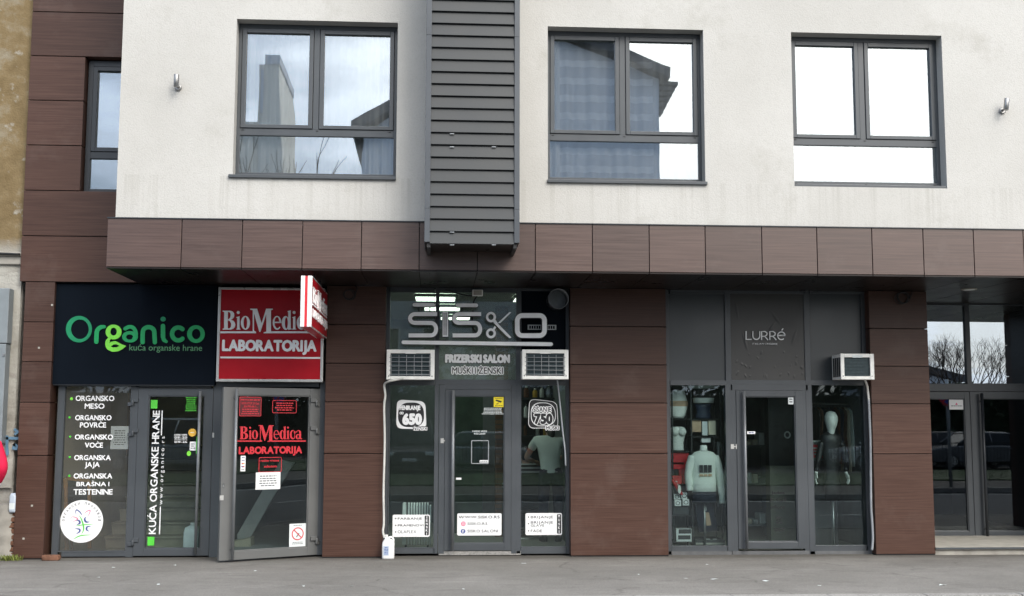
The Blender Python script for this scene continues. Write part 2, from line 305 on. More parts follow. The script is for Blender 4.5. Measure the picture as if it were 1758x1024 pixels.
# ------------------------------------------------------------------ helpers
def root_of(o):
    while o.parent is not None: o = o.parent
    return o
def thing(name, label, cat, loc, group=None):
    o = bpy.data.objects.new(name, None); C.objects.link(o); o.location = loc; o.empty_display_size = .2
    o['label'] = label; o['category'] = cat
    if group: o['group'] = group
    return o
def tag(o, label, cat, group=None):
    o['label'] = label; o['category'] = cat
    if group: o['group'] = group
    return o
class Pl:
    """a vertical plane: o a point on it, u its horizontal direction as seen from the street, n its outward normal"""
    def __init__(s, o, u=(1, 0, 0)):
        s.o = Vector(o); s.u = Vector(u).normalized(); s.n = s.u.cross(Vector((0, 0, 1)))
    def px(s, x, y):
        d = RT * ((x - 879) / F) - UP * ((y - 512) / F) + FW
        t = (s.o - CAM).dot(s.n) / d.dot(s.n); p = CAM + d * t
        return ((p - s.o).dot(s.u), p.z)
    def at(s, u, z, off=0.0): return Vector((s.o.x, s.o.y, 0)) + s.u * u + s.n * off + Vector((0, 0, z))
    def rect(s, x0, y0, x1, y1):
        a, b, c, d = s.px(x0, y0), s.px(x1, y0), s.px(x0, y1), s.px(x1, y1)
        return ((a[0] + c[0]) / 2, (b[0] + d[0]) / 2, (c[1] + d[1]) / 2, (a[1] + b[1]) / 2)     # u0 u1 z0 z1
    def crop(s, ox, oy, k): return lambda x, y: s.px(ox + x / k, oy + y / k)
def FP(y): return Pl((0, y, 0))
def solve_y(x, y, z):
    d = RT * ((x - 879) / F) - UP * ((y - 512) / F) + FW
    t = (z - EYE) / d.z; return CAM + d * t
class MB:
    def __init__(s): s.bm = bmesh.new(); s.mi = 0
    def face(s, pts):
        try:
            f = s.bm.faces.new([s.bm.verts.new(Vector(p)) for p in pts]); f.material_index = s.mi; return f
        except ValueError: return None
    def hexa(s, p):
        v = [s.bm.verts.new(Vector(q)) for q in p]
        for i in ((0, 3, 2, 1), (4, 5, 6, 7), (0, 1, 5, 4), (1, 2, 6, 5), (2, 3, 7, 6), (3, 0, 4, 7)):
            f = s.bm.faces.new([v[k] for k in i]); f.material_index = s.mi
        return s
    def box(s, x0, x1, y0, y1, z0, z1):
        return s.hexa([(x0, y0, z0), (x1, y0, z0), (x1, y1, z0), (x0, y1, z0), (x0, y0, z1), (x1, y0, z1), (x1, y1, z1), (x0, y1, z1)])
    def pbox(s, pl, r, o0, o1):
        u0, u1, z0, z1 = r
        return s.hexa([pl.at(u0, z0, o1), pl.at(u1, z0, o1), pl.at(u1, z0, o0), pl.at(u0, z0, o0), pl.at(u0, z1, o1), pl.at(u1, z1, o1), pl.at(u1, z1, o0), pl.at(u0, z1, o0)])
    def ring(s, pl, r, wl, o0, o1):
        """rectangular frame: wl = (left, right, bottom, top) bar widths"""
        u0, u1, z0, z1 = r; a, b, c, d = wl
        s.pbox(pl, (u0, u0 + a, z0, z1), o0, o1); s.pbox(pl, (u1 - b, u1, z0, z1), o0, o1)
        if c: s.pbox(pl, (u0 + a, u1 - b, z0, z0 + c), o0, o1)
        if d: s.pbox(pl, (u0 + a, u1 - b, z1 - d, z1), o0, o1)
        return s
    def prism(s, pl, pts, o0, o1):
        a = [s.bm.verts.new(pl.at(u, z, o1)) for u, z in pts]; b = [s.bm.verts.new(pl.at(u, z, o0)) for u, z in pts]
        try:
            f = s.bm.faces.new(a); f.material_index = s.mi; g = s.bm.faces.new(b[::-1]); g.material_index = s.mi
            for i in range(len(a)):
                h = s.bm.faces.new((a[i], b[i], b[(i + 1) % len(a)], a[(i + 1) % len(a)])); h.material_index = s.mi
        except ValueError: pass
        return s
    def ribbon(s, pl, pts, wd, o0, o1, cap=False, closed=False):
        """a stroke along pts, wd a width or one per point"""
        n = len(pts); W = wd if isinstance(wd, (list, tuple)) else [wd] * n
        P = [Vector(p) for p in pts]; A, B = [], []
        for i in range(n):
            p0 = P[i - 1] if i or closed else P[i]; p1 = P[(i + 1) % n] if i < n - 1 or closed else P[i]
            d = (p1 - p0); d = d.normalized() if d.length > 1e-9 else Vector((1, 0))
            k = 1.0
            if 0 < i < n - 1:
                e = (P[i] - P[i - 1]); e = e.normalized() if e.length > 1e-9 else d
                k = 1 / max(.5, abs(d.dot(e)))
            q = Vector((-d.y, d.x)) * (W[i] / 2 * k); A.append(P[i] + q); B.append(P[i] - q)
        if closed:
            for i in range(n):
                j = (i + 1) % n; s._quadprism(pl, (A[i], B[i], B[j], A[j]), o0, o1)
            return s
        out = A[:]
        if cap:
            d = P[-1] - P[-2]; a0 = math.atan2(d.y, d.x)
            out += [P[-1] + Vector((math.cos(a0 + t), math.sin(a0 + t))) * (W[-1] / 2) for t in [math.pi / 2 - k * math.pi / 8 for k in range(1, 8)]]
        out += B[::-1]
        if cap:
            d = P[0] - P[1]; a0 = math.atan2(d.y, d.x)
            out += [P[0] + Vector((math.cos(a0 + t), math.sin(a0 + t))) * (W[0] / 2) for t in [math.pi / 2 - k * math.pi / 8 for k in range(1, 8)]]
        return s.prism(pl, [tuple(p) for p in out], o0, o1)
    def _quadprism(s, pl, q, o0, o1):
        a = [s.bm.verts.new(pl.at(p[0], p[1], o1)) for p in q]; b = [s.bm.verts.new(pl.at(p[0], p[1], o0)) for p in q]
        for f in (a, (a[0], b[0], b[3], a[3]), (a[1], a[2], b[2], b[1])):
            g = s.bm.faces.new(f); g.material_index = s.mi
    def tube(s, path, r, n=8, caps=True):
        P = [Vector(p) for p in path]; rings = []; rr = r if isinstance(r, (list, tuple)) else [r] * len(P)
        ref = Vector((0, 0, 1))
        d0 = (P[1] - P[0]).normalized()
        if abs(d0.dot(ref)) > .95: ref = Vector((1, 0, 0))
        x = d0.cross(ref).normalized()
        for i, p in enumerate(P):
            d = (P[min(i + 1, len(P) - 1)] - P[max(i - 1, 0)]).normalized()
            x = (x - d * x.dot(d)); x = x.normalized() if x.length > 1e-6 else d.orthogonal().normalized()
            y = d.cross(x)
            rings.append([s.bm.verts.new(p + (x * math.cos(2 * math.pi * k / n) + y * math.sin(2 * math.pi * k / n)) * rr[i]) for k in range(n)])
        for a, b in zip(rings, rings[1:]):
            for k in range(n):
                f = s.bm.faces.new((a[k], a[(k + 1) % n], b[(k + 1) % n], b[k])); f.smooth = True; f.material_index = s.mi
        if caps:
            for q in (rings[0][::-1], rings[-1]):
                f = s.bm.faces.new(q); f.material_index = s.mi
        return s
    def lathe(s, c, prof, n=24, axis='z', sx=1.0, sy=1.0):
        c = Vector(c); rings = []
        for r, h in prof:
            ring = []
            for k in range(n):
                a = 2 * math.pi * k / n; x, y = r * math.cos(a) * sx, r * math.sin(a) * sy
                p = {'z': (x, y, h), 'y': (x, h, y), 'x': (h, x, y)}[axis]; ring.append(s.bm.verts.new(c + Vector(p)))
            rings.append(ring)
        for a, b in zip(rings, rings[1:]):
            for k in range(n):
                f = s.bm.faces.new((a[k], a[(k + 1) % n], b[(k + 1) % n], b[k])); f.smooth = True; f.material_index = s.mi
        for q in (rings[0][::-1], rings[-1]):
            f = s.bm.faces.new(q); f.material_index = s.mi
        return s
    def loft(s, rings, caps=True):
        V = [[s.bm.verts.new(Vector(p)) for p in r] for r in rings]; n = len(V[0])
        for a, b in zip(V, V[1:]):
            for k in range(n):
                f = s.bm.faces.new((a[k], a[(k + 1) % n], b[(k + 1) % n], b[k])); f.smooth = True; f.material_index = s.mi
        if caps:
            for q in (V[0][::-1], V[-1]):
                f = s.bm.faces.new(q); f.material_index = s.mi
        return s
    def build(s, name, mats, parent=None, bevel=0.0, smooth=False, fix=True):
        if fix: bmesh.ops.recalc_face_normals(s.bm, faces=s.bm.faces)
        me = bpy.data.meshes.new(name)
        if parent is not None: off = root_of(parent).location.copy()
        else:
            xs = [v.co for v in s.bm.verts]
            off = Vector(((min(c.x for c in xs) + max(c.x for c in xs)) / 2, (min(c.y for c in xs) + max(c.y for c in xs)) / 2, min(c.z for c in xs)))
        bmesh.ops.translate(s.bm, verts=s.bm.verts, vec=-off)
        s.bm.to_mesh(me); s.bm.free()
        for m in (mats if isinstance(mats, (list, tuple)) else [mats]): me.materials.append(M[m] if isinstance(m, str) else m)
        if smooth:
            for p in me.polygons: p.use_smooth = True
        o = bpy.data.objects.new(name, me); C.objects.link(o)
        if parent is not None: o.parent = parent
        else: o.location = off
        if bevel:
            b = o.modifiers.new('bevel', 'BEVEL'); b.width = bevel; b.segments = 2; b.limit_method = 'ANGLE'; b.angle_limit = R(40)
        return o
def glyph_mesh(curve):
    o = bpy.data.objects.new('glyphs', curve); C.objects.link(o)
    dg = bpy.context.evaluated_depsgraph_get(); me = bpy.data.meshes.new_from_object(o.evaluated_get(dg))
    bpy.data.objects.remove(o); bpy.data.curves.remove(curve); return me
def text_mesh(body, bold=0.0, align='LEFT', space=1.0, line=1.0, ext=0.02):
    c = bpy.data.curves.new('glyphs', 'FONT'); c.body = body; c.offset = bold; c.align_x = align; c.space_character = space; c.space_line = line
    c.resolution_u = 3; c.extrude = ext; c.fill_mode = 'BOTH' if ext else 'FRONT'
    return glyph_mesh(c)
def place(me, pl, rect, off, thick, name, mat, parent=None, rot=0, mirror=False, fit=True):
    """map a flat x-y mesh onto a rectangle (u0,u1,z0,z1) of plane pl"""
    P = [(v.co.x, v.co.y, v.co.z) for v in me.vertices]
    if rot == 90: P = [(-y, x, z) for x, y, z in P]
    if mirror: P = [(-x, y, z) for x, y, z in P]
    x0, x1 = min(p[0] for p in P), max(p[0] for p in P); y0, y1 = min(p[1] for p in P), max(p[1] for p in P); z0, z1 = min(p[2] for p in P), max(p[2] for p in P)
    u0, u1, a0, a1 = rect; kx = (u1 - u0) / max(1e-6, x1 - x0); ky = (a1 - a0) / max(1e-6, y1 - y0); kz = thick / max(1e-6, z1 - z0)
    org = root_of(parent).location if parent is not None else pl.at((u0 + u1) / 2, a0, off)
    for v, (x, y, z) in zip(me.vertices, P): v.co = pl.at(u0 + (x - x0) * kx, a0 + (y - y0) * ky, off + (z - z0) * kz) - org
    me.name = name
    me.materials.clear(); me.materials.append(M[mat]); me.update()
    o = bpy.data.objects.new(name, me); C.objects.link(o)
    if parent is not None: o.parent = parent
    else: o.location = org
    return o
def text(pl, body, rect, off, mat, name='lettering', parent=None, bold=0.0, thick=.0012, rot=0, align='LEFT', space=1.0, line=1.0, mirror=False):
    return place(text_mesh(body, bold, align, space, line), pl, rect, off, thick, name, mat, parent, rot, mirror)
def outline_mesh(groups):
    """filled outlines with holes: groups of closed contours"""
    c = bpy.data.curves.new('glyphs', 'CURVE'); c.dimensions = '2D'; c.fill_mode = 'BOTH'; c.extrude = .02
    for pts in groups:
        s = c.splines.new('POLY'); s.points.add(len(pts) - 1); s.use_cyclic_u = True
        for q, (x, y) in zip(s.points, pts): q.co = (x, y, 0, 1)
    return glyph_mesh(c)
def ell(cx, cy, rx, ry, a0=0, a1=360, n=28):
    full = abs(a1 - a0) >= 360
    return [(cx + rx * math.cos(R(a0 + (a1 - a0) * k / n)), cy + ry * math.sin(R(a0 + (a1 - a0) * k / n))) for k in range(n if full else n + 1)]
def rrect(u0, u1, z0, z1, r, n=5):
    return ell(u1 - r, z1 - r, r, r, 0, 90, n) + ell(u0 + r, z1 - r, r, r, 90, 180, n) + ell(u0 + r, z0 + r, r, r, 180, 270, n) + ell(u1 - r, z0 + r, r, r, 270, 360, n)
def curve_pts(pts, n=6):
    """smooth curve through points"""
    P = [Vector(p) for p in pts]; out = []
    for i in range(len(P) - 1):
        a, b, c, d = P[max(i - 1, 0)], P[i], P[i + 1], P[min(i + 2, len(P) - 1)]
        for k in range(n):
            t = k / n; out.append(.5 * ((2 * b) + (c - a) * t + (2 * a - 5 * b + 4 * c - d) * t * t + (3 * b - a - 3 * c + d) * t ** 3))
    return out + [P[-1]]
def smallprint(pl, rect, off, mat, rows, name='small_print', parent=None, seed=0, ragged=.25, center=True):
    """rows of print too small to read: broken dashes"""
    rg = random.Random(seed); u0, u1, z0, z1 = rect; mb = MB(); h = (z1 - z0) / rows
    for k in range(rows):
        wd = (u1 - u0) * (1 - ragged * rg.random()); a = (u0 + u1 - wd) / 2 if center else u0; e = a + wd; zc = z1 - (k + .5) * h
        while a < e:
            b = min(e, a + h * rg.uniform(.5, 1.6)); mb.pbox(pl, (a, b, zc - h * .24, zc + h * .24), off, off + .0008); a = b + h * .28
    return mb.build(name, mat, parent)

# ------------------------------------------------------------------ bold lettering set glyph by glyph
ACC = {'Š': ('S', 'v'), 'Ž': ('Z', 'v'), 'Č': ('C', 'v'), 'Ć': ('C', '/')}
CYR = {'О': 'O', 'Р': 'P', 'А': 'A', 'Н': 'H', 'С': 'C', 'К': 'K', 'В': 'B'}
_gc = {}
def glyph(c, off):
    """(verts, faces, width) of one letter, cap height 1, left edge at 0"""
    k = (c, off)
    if k not in _gc:
        if c in 'ПГИЗД':
            T = .13; mb = MB(); q = Pl((0, 0, 0))
            for P in {'П': [[(0, 0), (0, 1), (.62, 1), (.62, 0)]], 'Г': [[(.5, .94), (0, .94), (0, 0)]], 'И': [[(0, 1), (0, .12), (.62, .88), (.62, 0)]], 'З': [[(0, .85), (.25, .94), (.5, .8), (.4, .55), (.15, .52), (.45, .48), (.55, .25), (.3, .06), (0, .14)]], 'Д': [[(0, -.15), (0, .05), (.7, .05), (.7, -.15)], [(.12, .05), (.25, .94), (.58, .94), (.58, .05)]]}[c]: mb.ribbon(q, P, T, 0, .01)
            V = [(v.co.x, v.co.z, .02 if v.co.y < -.005 else -.02) for v in mb.bm.verts]; mb.bm.verts.index_update(); Fc = [[v.index for v in f.verts] for f in mb.bm.faces]; mb.bm.free()
        else:
            me = text_mesh(c, off); V = [(v.co.x / .7, v.co.y / .7, v.co.z) for v in me.vertices]; Fc = [list(p.vertices) for p in me.polygons]; bpy.data.meshes.remove(me)
        x0 = min(v[0] for v in V); x1 = max(v[0] for v in V); V = [(v[0] - x0, v[1], v[2]) for v in V]; _gc[k] = (V, Fc, x1 - x0)
    return _gc[k]
_ref = None
def btext(pl, body, rect, off, mat, name='lettering', parent=None, t=.2, thick=.0006, rot=0, mirror=False, grow=0.0, gap=.16, fn=None):
    global _ref
    if _ref is None: V = glyph('H', .0)[0]; _ref = (min(v[1] for v in V), max(v[1] for v in V))
    u0, u1, z0, z1 = rect; W_, H = (u1 - u0, z1 - z0) if rot == 0 else (z1 - z0, u1 - u0)
    cap = H * (.79 if any(c in ACC for c in body) else 1.0); ky = cap / (_ref[1] - _ref[0])
    rad = max(0.0, (t - .13) * .5) * cap; goff = .0          # extra weight from close-set copies
    rad += grow; G = []; x = 0.0; g = gap * .75
    for c in body:
        b = ACC[c][0] if c in ACC else CYR.get(c, c)
        if b == ' ': x += .34; continue
        V, Fc, w_ = glyph(b, goff); G.append((c, V, Fc, x, w_)); x += w_ + g
    tot = x - g; free = W_ - 2 * (rad - grow); kx = max(1e-4, free) / tot
    # letters keep their gaps even when heavy: widen pitch by the added weight
    fn = fn or ((lambda p, q: (u0 + p, z0 + q)) if rot == 0 else (lambda p, q: (u1 - q, z0 + p)))
    if mirror: fn = lambda p, q: (u1 - p, z0 + q)
    mb = MB(); n = 0; y0 = _ref[0]
    yk = (cap - 2 * (rad - grow)) / (_ref[1] - _ref[0])
    sh = [(0, 0)] + ([(rad * math.cos(R(a)), rad * math.sin(R(a))) for a in (45, 135, 225, 315)] if rad > 1e-5 else []) + ([(rad * math.cos(R(a)), rad * math.sin(R(a))) for a in (0, 90, 180, 270)] if rad > .004 else []) + ([(rad * .5 * math.cos(R(a)), rad * .5 * math.sin(R(a))) for a in (0, 90, 180, 270)] if rad > .009 else [])
    for c, V, Fc, gx, w_ in G:
        for j, (dx, dy) in enumerate(sh):
            o = off + .00011 * j
            vs = [mb.bm.verts.new(pl.at(*fn(gx * kx + v[0] * kx + (rad - grow) + dx, (v[1] - y0) * yk + (rad - grow) + dy), o + (thick if v[2] > 0 else 0))) for v in V]
            for f in Fc:
                try: mb.bm.faces.new([vs[i] for i in f])
                except ValueError: pass
        if c in ACC:
            cx = (gx + w_ / 2) * kx + (rad - grow); e = min(.20 * cap, w_ * kx * .45); st = .11 * cap + grow * 1.6; a0 = cap * 1.10; a1 = cap * 1.24
            P = [(cx - e, a1), (cx, a0), (cx + e, a1)] if ACC[c][1] == 'v' else [(cx - e * .3, a0), (cx + e * .7, a1)]
            mb.ribbon(pl, [fn(*p) for p in P], st, off + .0012, off + .0012 + thick)
    return mb.build(name, mat, parent, fix=False)
M['glass_dark'] = make_glass('dark_entrance_glass', .03, (.65, .68, .70), 0, .02); M['glass_entry'] = make_glass('entrance_overlight_glass', .30, (.63, .66, .68), 0, .02)
# ------------------------------------------------------------------ ground
def structure(o): o['kind'] = 'structure'; return o
mb = MB(); mb.face([(-600, -900, -.16), (600, -900, -.16), (600, 300, -.16), (-600, 300, -.16)]); structure(mb.build('ground', 'road'))
KY = -3.50
def sheet(x0, x1, y0, y1, z, n=1, zb=None):
    mb = MB(); mb.box(x0, x1, y0, y1, z - .15 if zb is None else zb, z); return mb
structure(sheet(-60, 60, KY, 7, 0.0, zb=-.15).build('pavement', 'asphalt'))
mb = MB()
x = -60.0
while x < 60:
    mb.box(x + .004, x + .996, KY - .16, KY - .004, -.15, .012 + random.uniform(-.003, .003)); x += 1.0
structure(mb.build('kerb', 'kerb', bevel=.012))
structure(sheet(-60, 60, -60, -13.2, -.02, zb=-.15).build('far_pavement', 'asphalt'))
mb = MB()
x = -60.0
while x < 60: mb.box(x + .004, x + .996, -13.19, -13.04, -.15, -.01); x += 1.0
structure(mb.build('far_kerb', 'kerb', bevel=.012))
mb = MB()
for k in range(9): mb.box(17.2 + .0 * k, 21.2, -4.6 - k * .95, -4.15 - k * .95, -.158, -.152)      # zebra crossing
for k in range(12): mb.box(-40 + k * 6, -37 + k * 6, -8.4, -8.28, -.158, -.152)
mb.box(-60, 60, -12.55, -12.43, -.158, -.152)
structure(mb.build('road_marking', plain('worn_road_paint', (.55, .55, .53), .7, 0, .4, .25, 7)))

# ------------------------------------------------------------------ the modern building
LO, SF, OV, FA = FP(0), FP(.16), FP(-1.48), FP(-1.53)
ZS = 3.578                                    # soffit height
bld = thing('commercial_building', 'modern two tone building with pale rendered upper wall above brown clad shopfronts', 'building', (1.0, 1.0, 0))
def panel_rows(mb, X0, X1, zs, y0, y1, gap=.006):
    for a, b in zip(zs, zs[1:]): mb.box(X0, X1, y0, y1, a + gap, b - gap)
# window openings of the overhanging wall: (px corners on the wall plane)
OPEN = []
for tl, br in (((403, 30), (681.5, 309)), ((940.5, 44.5), (1209, 316)), ((1361, 55.5), (1621, 320))):
    a = OV.px(tl[0], (tl[1] + br[1]) / 2)[0]; b = OV.px(br[0], (tl[1] + br[1]) / 2)[0]
    z1 = OV.px((tl[0] + br[0]) / 2, {30: 33.6, 44.5: 48.5, 55.5: 61}[tl[1]])[1]; z0 = OV.px((tl[0] + br[0]) / 2, br[1])[1]
    OPEN.append((a, b, z0, z1))
zavg0 = sum(o[2] for o in OPEN) / 3; zavg1 = sum(o[3] for o in OPEN) / 3
OPEN = [(a, b, zavg0, zavg1) for a, b, _, _ in OPEN]
M['render'] = make_render(zavg0)
XW0 = OV.px(205.5, 190)[0]; XW1 = 15.0; ZT = 11.0
ZF1 = (FA.px(300, 377.5)[1] + FA.px(1300, 389)[1] + FA.px(1700, 394)[1]) / 3
def holed_wall(mb, x0, x1, z0, z1, yf, yb, holes):
    xs = sorted({x0, x1, *[h[0] for h in holes], *[h[1] for h in holes]}); zs = sorted({z0, z1, *[h[2] for h in holes], *[h[3] for h in holes]})
    for a, b in zip(xs, xs[1:]):
        for c, d in zip(zs, zs[1:]):
            m = ((a + b) / 2, (c + d) / 2)
            if any(h[0] < m[0] < h[1] and h[2] < m[1] < h[3] for h in holes): continue
            for y in (yf, yb): mb.face([(a, y, c), (b, y, c), (b, y, d), (a, y, d)])
    for h in holes + [(x0, x1, z0, z1)]:
        a, b, c, d = h
        for q in (((a, c), (b, c)), ((b, c), (b, d)), ((b, d), (a, d)), ((a, d), (a, c))):
            (p, r), (s, t) = q; mb.face([(p, yf, r), (s, yf, t), (s, yb, t), (p, yb, r)])
mb = MB(); holed_wall(mb, XW0, XW1, ZF1 - .05, ZT, -1.48, -1.12, OPEN)
bmesh.ops.remove_doubles(mb.bm, verts=mb.bm.verts, dist=.0005)
mb.build('rendered_wall', 'render', bld)
mb = MB(); mb.box(XW0 + .02, XW1, -1.10, 0.2, ZT - .3, ZT - .02); mb.box(XW0 + .02, XW0 + .2, -1.10, .0, ZS + .25, ZT - .3)
mb.build('return_wall', 'render', bld)
# fascia with its joints
seams = [182.8, 311.2, 415.4, 519, 620.3, 719.8, 819.8, 919, 1017, 1114.6, 1210.8, 1308, 1402.7, 1497.3, 1585.2, 1671.8]
sx = [FA.px(p, 425)[0] for p in seams]
st = sx[-1] - sx[-2]
while sx[-1] < XW1: sx.append(sx[-1] + .64)
mb = MB()
for a, b in zip(sx, sx[1:]): mb.box(a + .005, b - .005, -1.53, -1.49, ZS + .004, ZF1)
mb.build('fascia_cladding', 'brown_fascia', bld, bevel=.002)
mb = MB(); mb.box(sx[0] + .012, XW1, -1.488, -1.12, ZS + .03, ZF1 - .055); mb.box(sx[0] + .012, sx[0] + .2, -1.12, 0, ZS + .03, ZS + .24); mb.build('fascia_backing', 'joint', bld)
mb = MB(); mb.box(sx[0] - .004, XW1, -1.545, -1.47, ZF1 + .001, ZF1 + .012); mb.build('drip_edge', 'frame_dark', bld)
# soffit
YE = 1.55                                       # entrance glazing line
mb = MB()
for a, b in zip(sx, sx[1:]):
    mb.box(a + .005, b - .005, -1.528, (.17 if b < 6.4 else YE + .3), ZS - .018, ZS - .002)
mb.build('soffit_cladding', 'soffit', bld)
mb = MB(); mb.box(sx[0] + .01, XW1, -1.48, 5.2, ZS + .0, ZS + .028); mb.build('soffit_backing', 'joint', bld)
# strip of cladding beside the overhang, up the whole front
zrow = [LO.px(100, y)[1] for y in (484.5, 411, 332, 253, 175, 97, 21)]
dz = (zrow[-1] - zrow[0]) / 6
zrow = [zrow[0] + dz * k for k in range(0, 12)]
XL = LO.px(45, 250)[0]; XHID = XW0 + .9
xo = LO.px(141.5, 215)[0]
mb = MB()
for k, (a, b) in enumerate(zip(zrow, zrow[1:])):
    mb.box(XL, xo if k in (2, 3, 4) else XHID, 0, .03, a + .006, b - .006)
for k in (2, 3, 4): mb.box(xo - .03, xo, .032, .2, zrow[k] + .006, zrow[k + 1] - .006)
mb.box(xo + .001, XHID, .004, .2, zrow[5] + .004, zrow[5] + .03)
mb.build('strip_cladding', 'brown', bld, bevel=.002)
mb = MB()
mb.box(XL + .01, xo - .032, .032, .2, zrow[0], zrow[-1]); mb.box(xo - .032, XHID, .05, .2, zrow[0] + .01, zrow[2] - .01); mb.box(xo - .032, XHID, .05, .2, zrow[5] + .04, zrow[-1])
mb.build('strip_backing', 'joint', bld)
# narrow window in the strip
pw = FP(.13); wn = (xo + .012, XHID, zrow[2] + .004, zrow[5] - .012)
mb = MB(); mb.ring(pw, wn, (.065, .065, .05, .08), -.07, 0); zt = pw.px(180, 267)[1]
mb.pbox(pw, (wn[0] + .065, wn[1] - .065, zt - .045, zt + .045), -.07, 0)
wo_ = mb.build('narrow_window', 'frame_dark', bld, bevel=.003)
mb = MB(); mb.ring(pw, (wn[0] + .07, wn[1] - .07, zt + .05, wn[3] - .085), (.055, .055, .055, .055), -.045, .012); mb.build('sash', 'frame_dark', wo_, bevel=.003)
for a, b in ((wn[2] + .05, zt - .045), (zt + .105, wn[3] - .14)):
    mb = MB(); mb.pbox(pw, (wn[0] + .06, wn[1] - .06, a, b), -.045, -.04); mb.build('glass', 'glass_up', wo_)
# ---- large windows
def big_window(i, op):
    pl = FP(-1.48 + .17); x0, x1, z0, z1 = op; sill_h = .052
    mb = MB(); b0 = z0 + sill_h
    mb.ring(pl, (x0, x1, b0, z1), (.042, .042, .05, .055), -.075, 0)
    zt0 = b0 + (z1 - b0) * .268; zt1 = zt0 + .085; xm = (x0 + x1) / 2 - .02
    mb.pbox(pl, (x0 + .042, x1 - .042, zt0, zt1), -.075, 0)
    mb.pbox(pl, (xm - .036, xm + .036, zt1, z1 - .055), -.075, 0)
    mb.mi = 1
    for f in (.04, .5, .955):
        for zz in (zt0 + .06, b0 + .012):
            if zz < zt0 and f == .955 and i == 1: continue
            mb.pbox(pl, (x0 + (x1 - x0) * f - .014, x0 + (x1 - x0) * f + .014, zz, zz + .012), 0.001, .006)
    w = mb.build('window', ['frame', 'rubber'], bld, bevel=.003)
    for a, b in ((x0 + .047, xm - .041), (xm + .041, x1 - .047)):
        mb = MB(); mb.ring(pl, (a, b, zt1 + .006, z1 - .06), (.052, .052, .045, .055), -.05, .014); mb.build('sash', 'frame', w, bevel=.004)
        mb = MB(); mb.pbox(pl, (a + .049, b - .049, zt1 + .048, z1 - .112), -.03, -.024); mb.build('glass', 'glass_up', w)
    mb = MB(); mb.pbox(pl, (x0 + .04, x1 - .04, b0 + .048, zt0 + .002), -.03, -.024); mb.build('glass', 'glass_up', w)
    ex = (.045, .0) if i == 0 else ((.006, .02) if i == 1 else (-.004, -.004))
    mb = MB(); yb = -1.31; yf = -1.515 if i < 2 else -1.47
    mb.hexa([(x0 - ex[0], yf, z0 - .004), (x1 + ex[1], yf, z0 - .004), (x1 + ex[1], yb, z0), (x0 - ex[0], yb, z0),
             (x0 - ex[0], yf, z0 + sill_h - .018), (x1 + ex[1], yf, z0 + sill_h - .018), (x1 + ex[1], yb, z0 + sill_h - .002), (x0 - ex[0], yb, z0 + sill_h - .002)])
    mb.build('sill', 'frame', w, bevel=.004)
    # room behind
    mb = MB(); y0, y1 = -1.11, 3.2; a, b, c, d = x0 - .5, x1 + .5, z0 - .6, z1 + .3
    for q in (((a, y1, c), (b, y1, c), (b, y1, d), (a, y1, d)), ((a, y0, c), (a, y1, c), (a, y1, d), (a, y0, d)), ((b, y0, c), (b, y1, c), (b, y1, d), (b, y0, d)),
              ((a, y0, c), (b, y0, c), (b, y1, c), (a, y1, c)), ((a, y0, d), (b, y0, d), (b, y1, d), (a, y1, d))): mb.face(q)
    mb.build('upper_room', 'int_white', bld)
    return w
for i, op in enumerate(OPEN): big_window(i, op)
mb = MB()
for q in (((xo - .3, 3, 4), (XHID, 3, 4), (XHID, 3, 8.6), (xo - .3, 3, 8.6)), ((xo - .3, .21, 4), (xo - .3, 3, 4), (xo - .3, 3, 8.6), (xo - .3, .21, 8.6)), ((XHID, .21, 4), (XHID, 3, 4), (XHID, 3, 8.6), (XHID, .21, 8.6)),
          ((xo - .3, .21, 4), (XHID, .21, 4), (XHID, 3, 4), (xo - .3, 3, 4)), ((xo - .3, .21, 8.6), (XHID, .21, 8.6), (XHID, 3, 8.6), (xo - .3, 3, 8.6))): mb.face(q)
mb.build('upper_room', 'int_mid', bld)
# ---- slatted bay
zb = FA.px(812, 431)[1]
pb = solve_y(812, 416.5, zb); YB = pb.y; BY = FP(YB)
bx0, bx1 = BY.px(730.6, 210)[0], BY.px(892.3, 210)[0]; ti0, ti1 = BY.px(739.8, 210)[0], BY.px(883.3, 210)[0]
bay = None
zl = [BY.px(811, 826 / 1.9692)[1]]; pitch = (BY.px(811, 40 / 1.9692)[1] - zl[0]) / 19
mb = MB()
k = 0
while zl[0] + k * pitch < 8.6:
    a = zl[0] + k * pitch; b = a + pitch
    q = [(YB + .014, a + .003), (YB + .010, a + .007), (YB + .036, b - .008), (YB + .042, b + .006), (YB + .068, b + .006), (YB + .060, a + .003)]
    mb.loft([[(ti0 + .001, y, z) for y, z in q], [(ti1 - .001, y, z) for y, z in q]]); k += 1
for f in mb.bm.faces: f.smooth = False
bay = mb.build('bay_cladding', 'zinc', bld)
for a, b in ((bx0, ti0), (ti1, bx1)):
    zj = [zb, BY.px(736, 358)[1], BY.px(736, 60)[1], 8.8]
    mb = MB()
    for c, d in zip(zj, zj[1:]):
        mb.box(a, b, YB, YB + .1, c + .001, d - .001)
        mb.box(a if a == bx0 else b - .012, a + .012 if a == bx0 else b, YB + .1, -1.47, c + .001, d - .001)
    mb.build('corner_trim', 'zinc_trim', bay, bevel=.002)
mb = MB(); mb.box(bx0 + .013, bx1 - .013, YB + .08, -1.49, zb + .02, zb + .06); mb.box(ti0, ti1, YB + .078, YB + .09, zb + .06, 8.8)
mb.build('bay_core', 'frame_dark', bay)
mb = MB(); mb.box(bx0 + .02, bx1 - .02, YB + .03, -1.535, zb - .012, zb + .018); mb.build('bay_underside', 'soffit', bay)
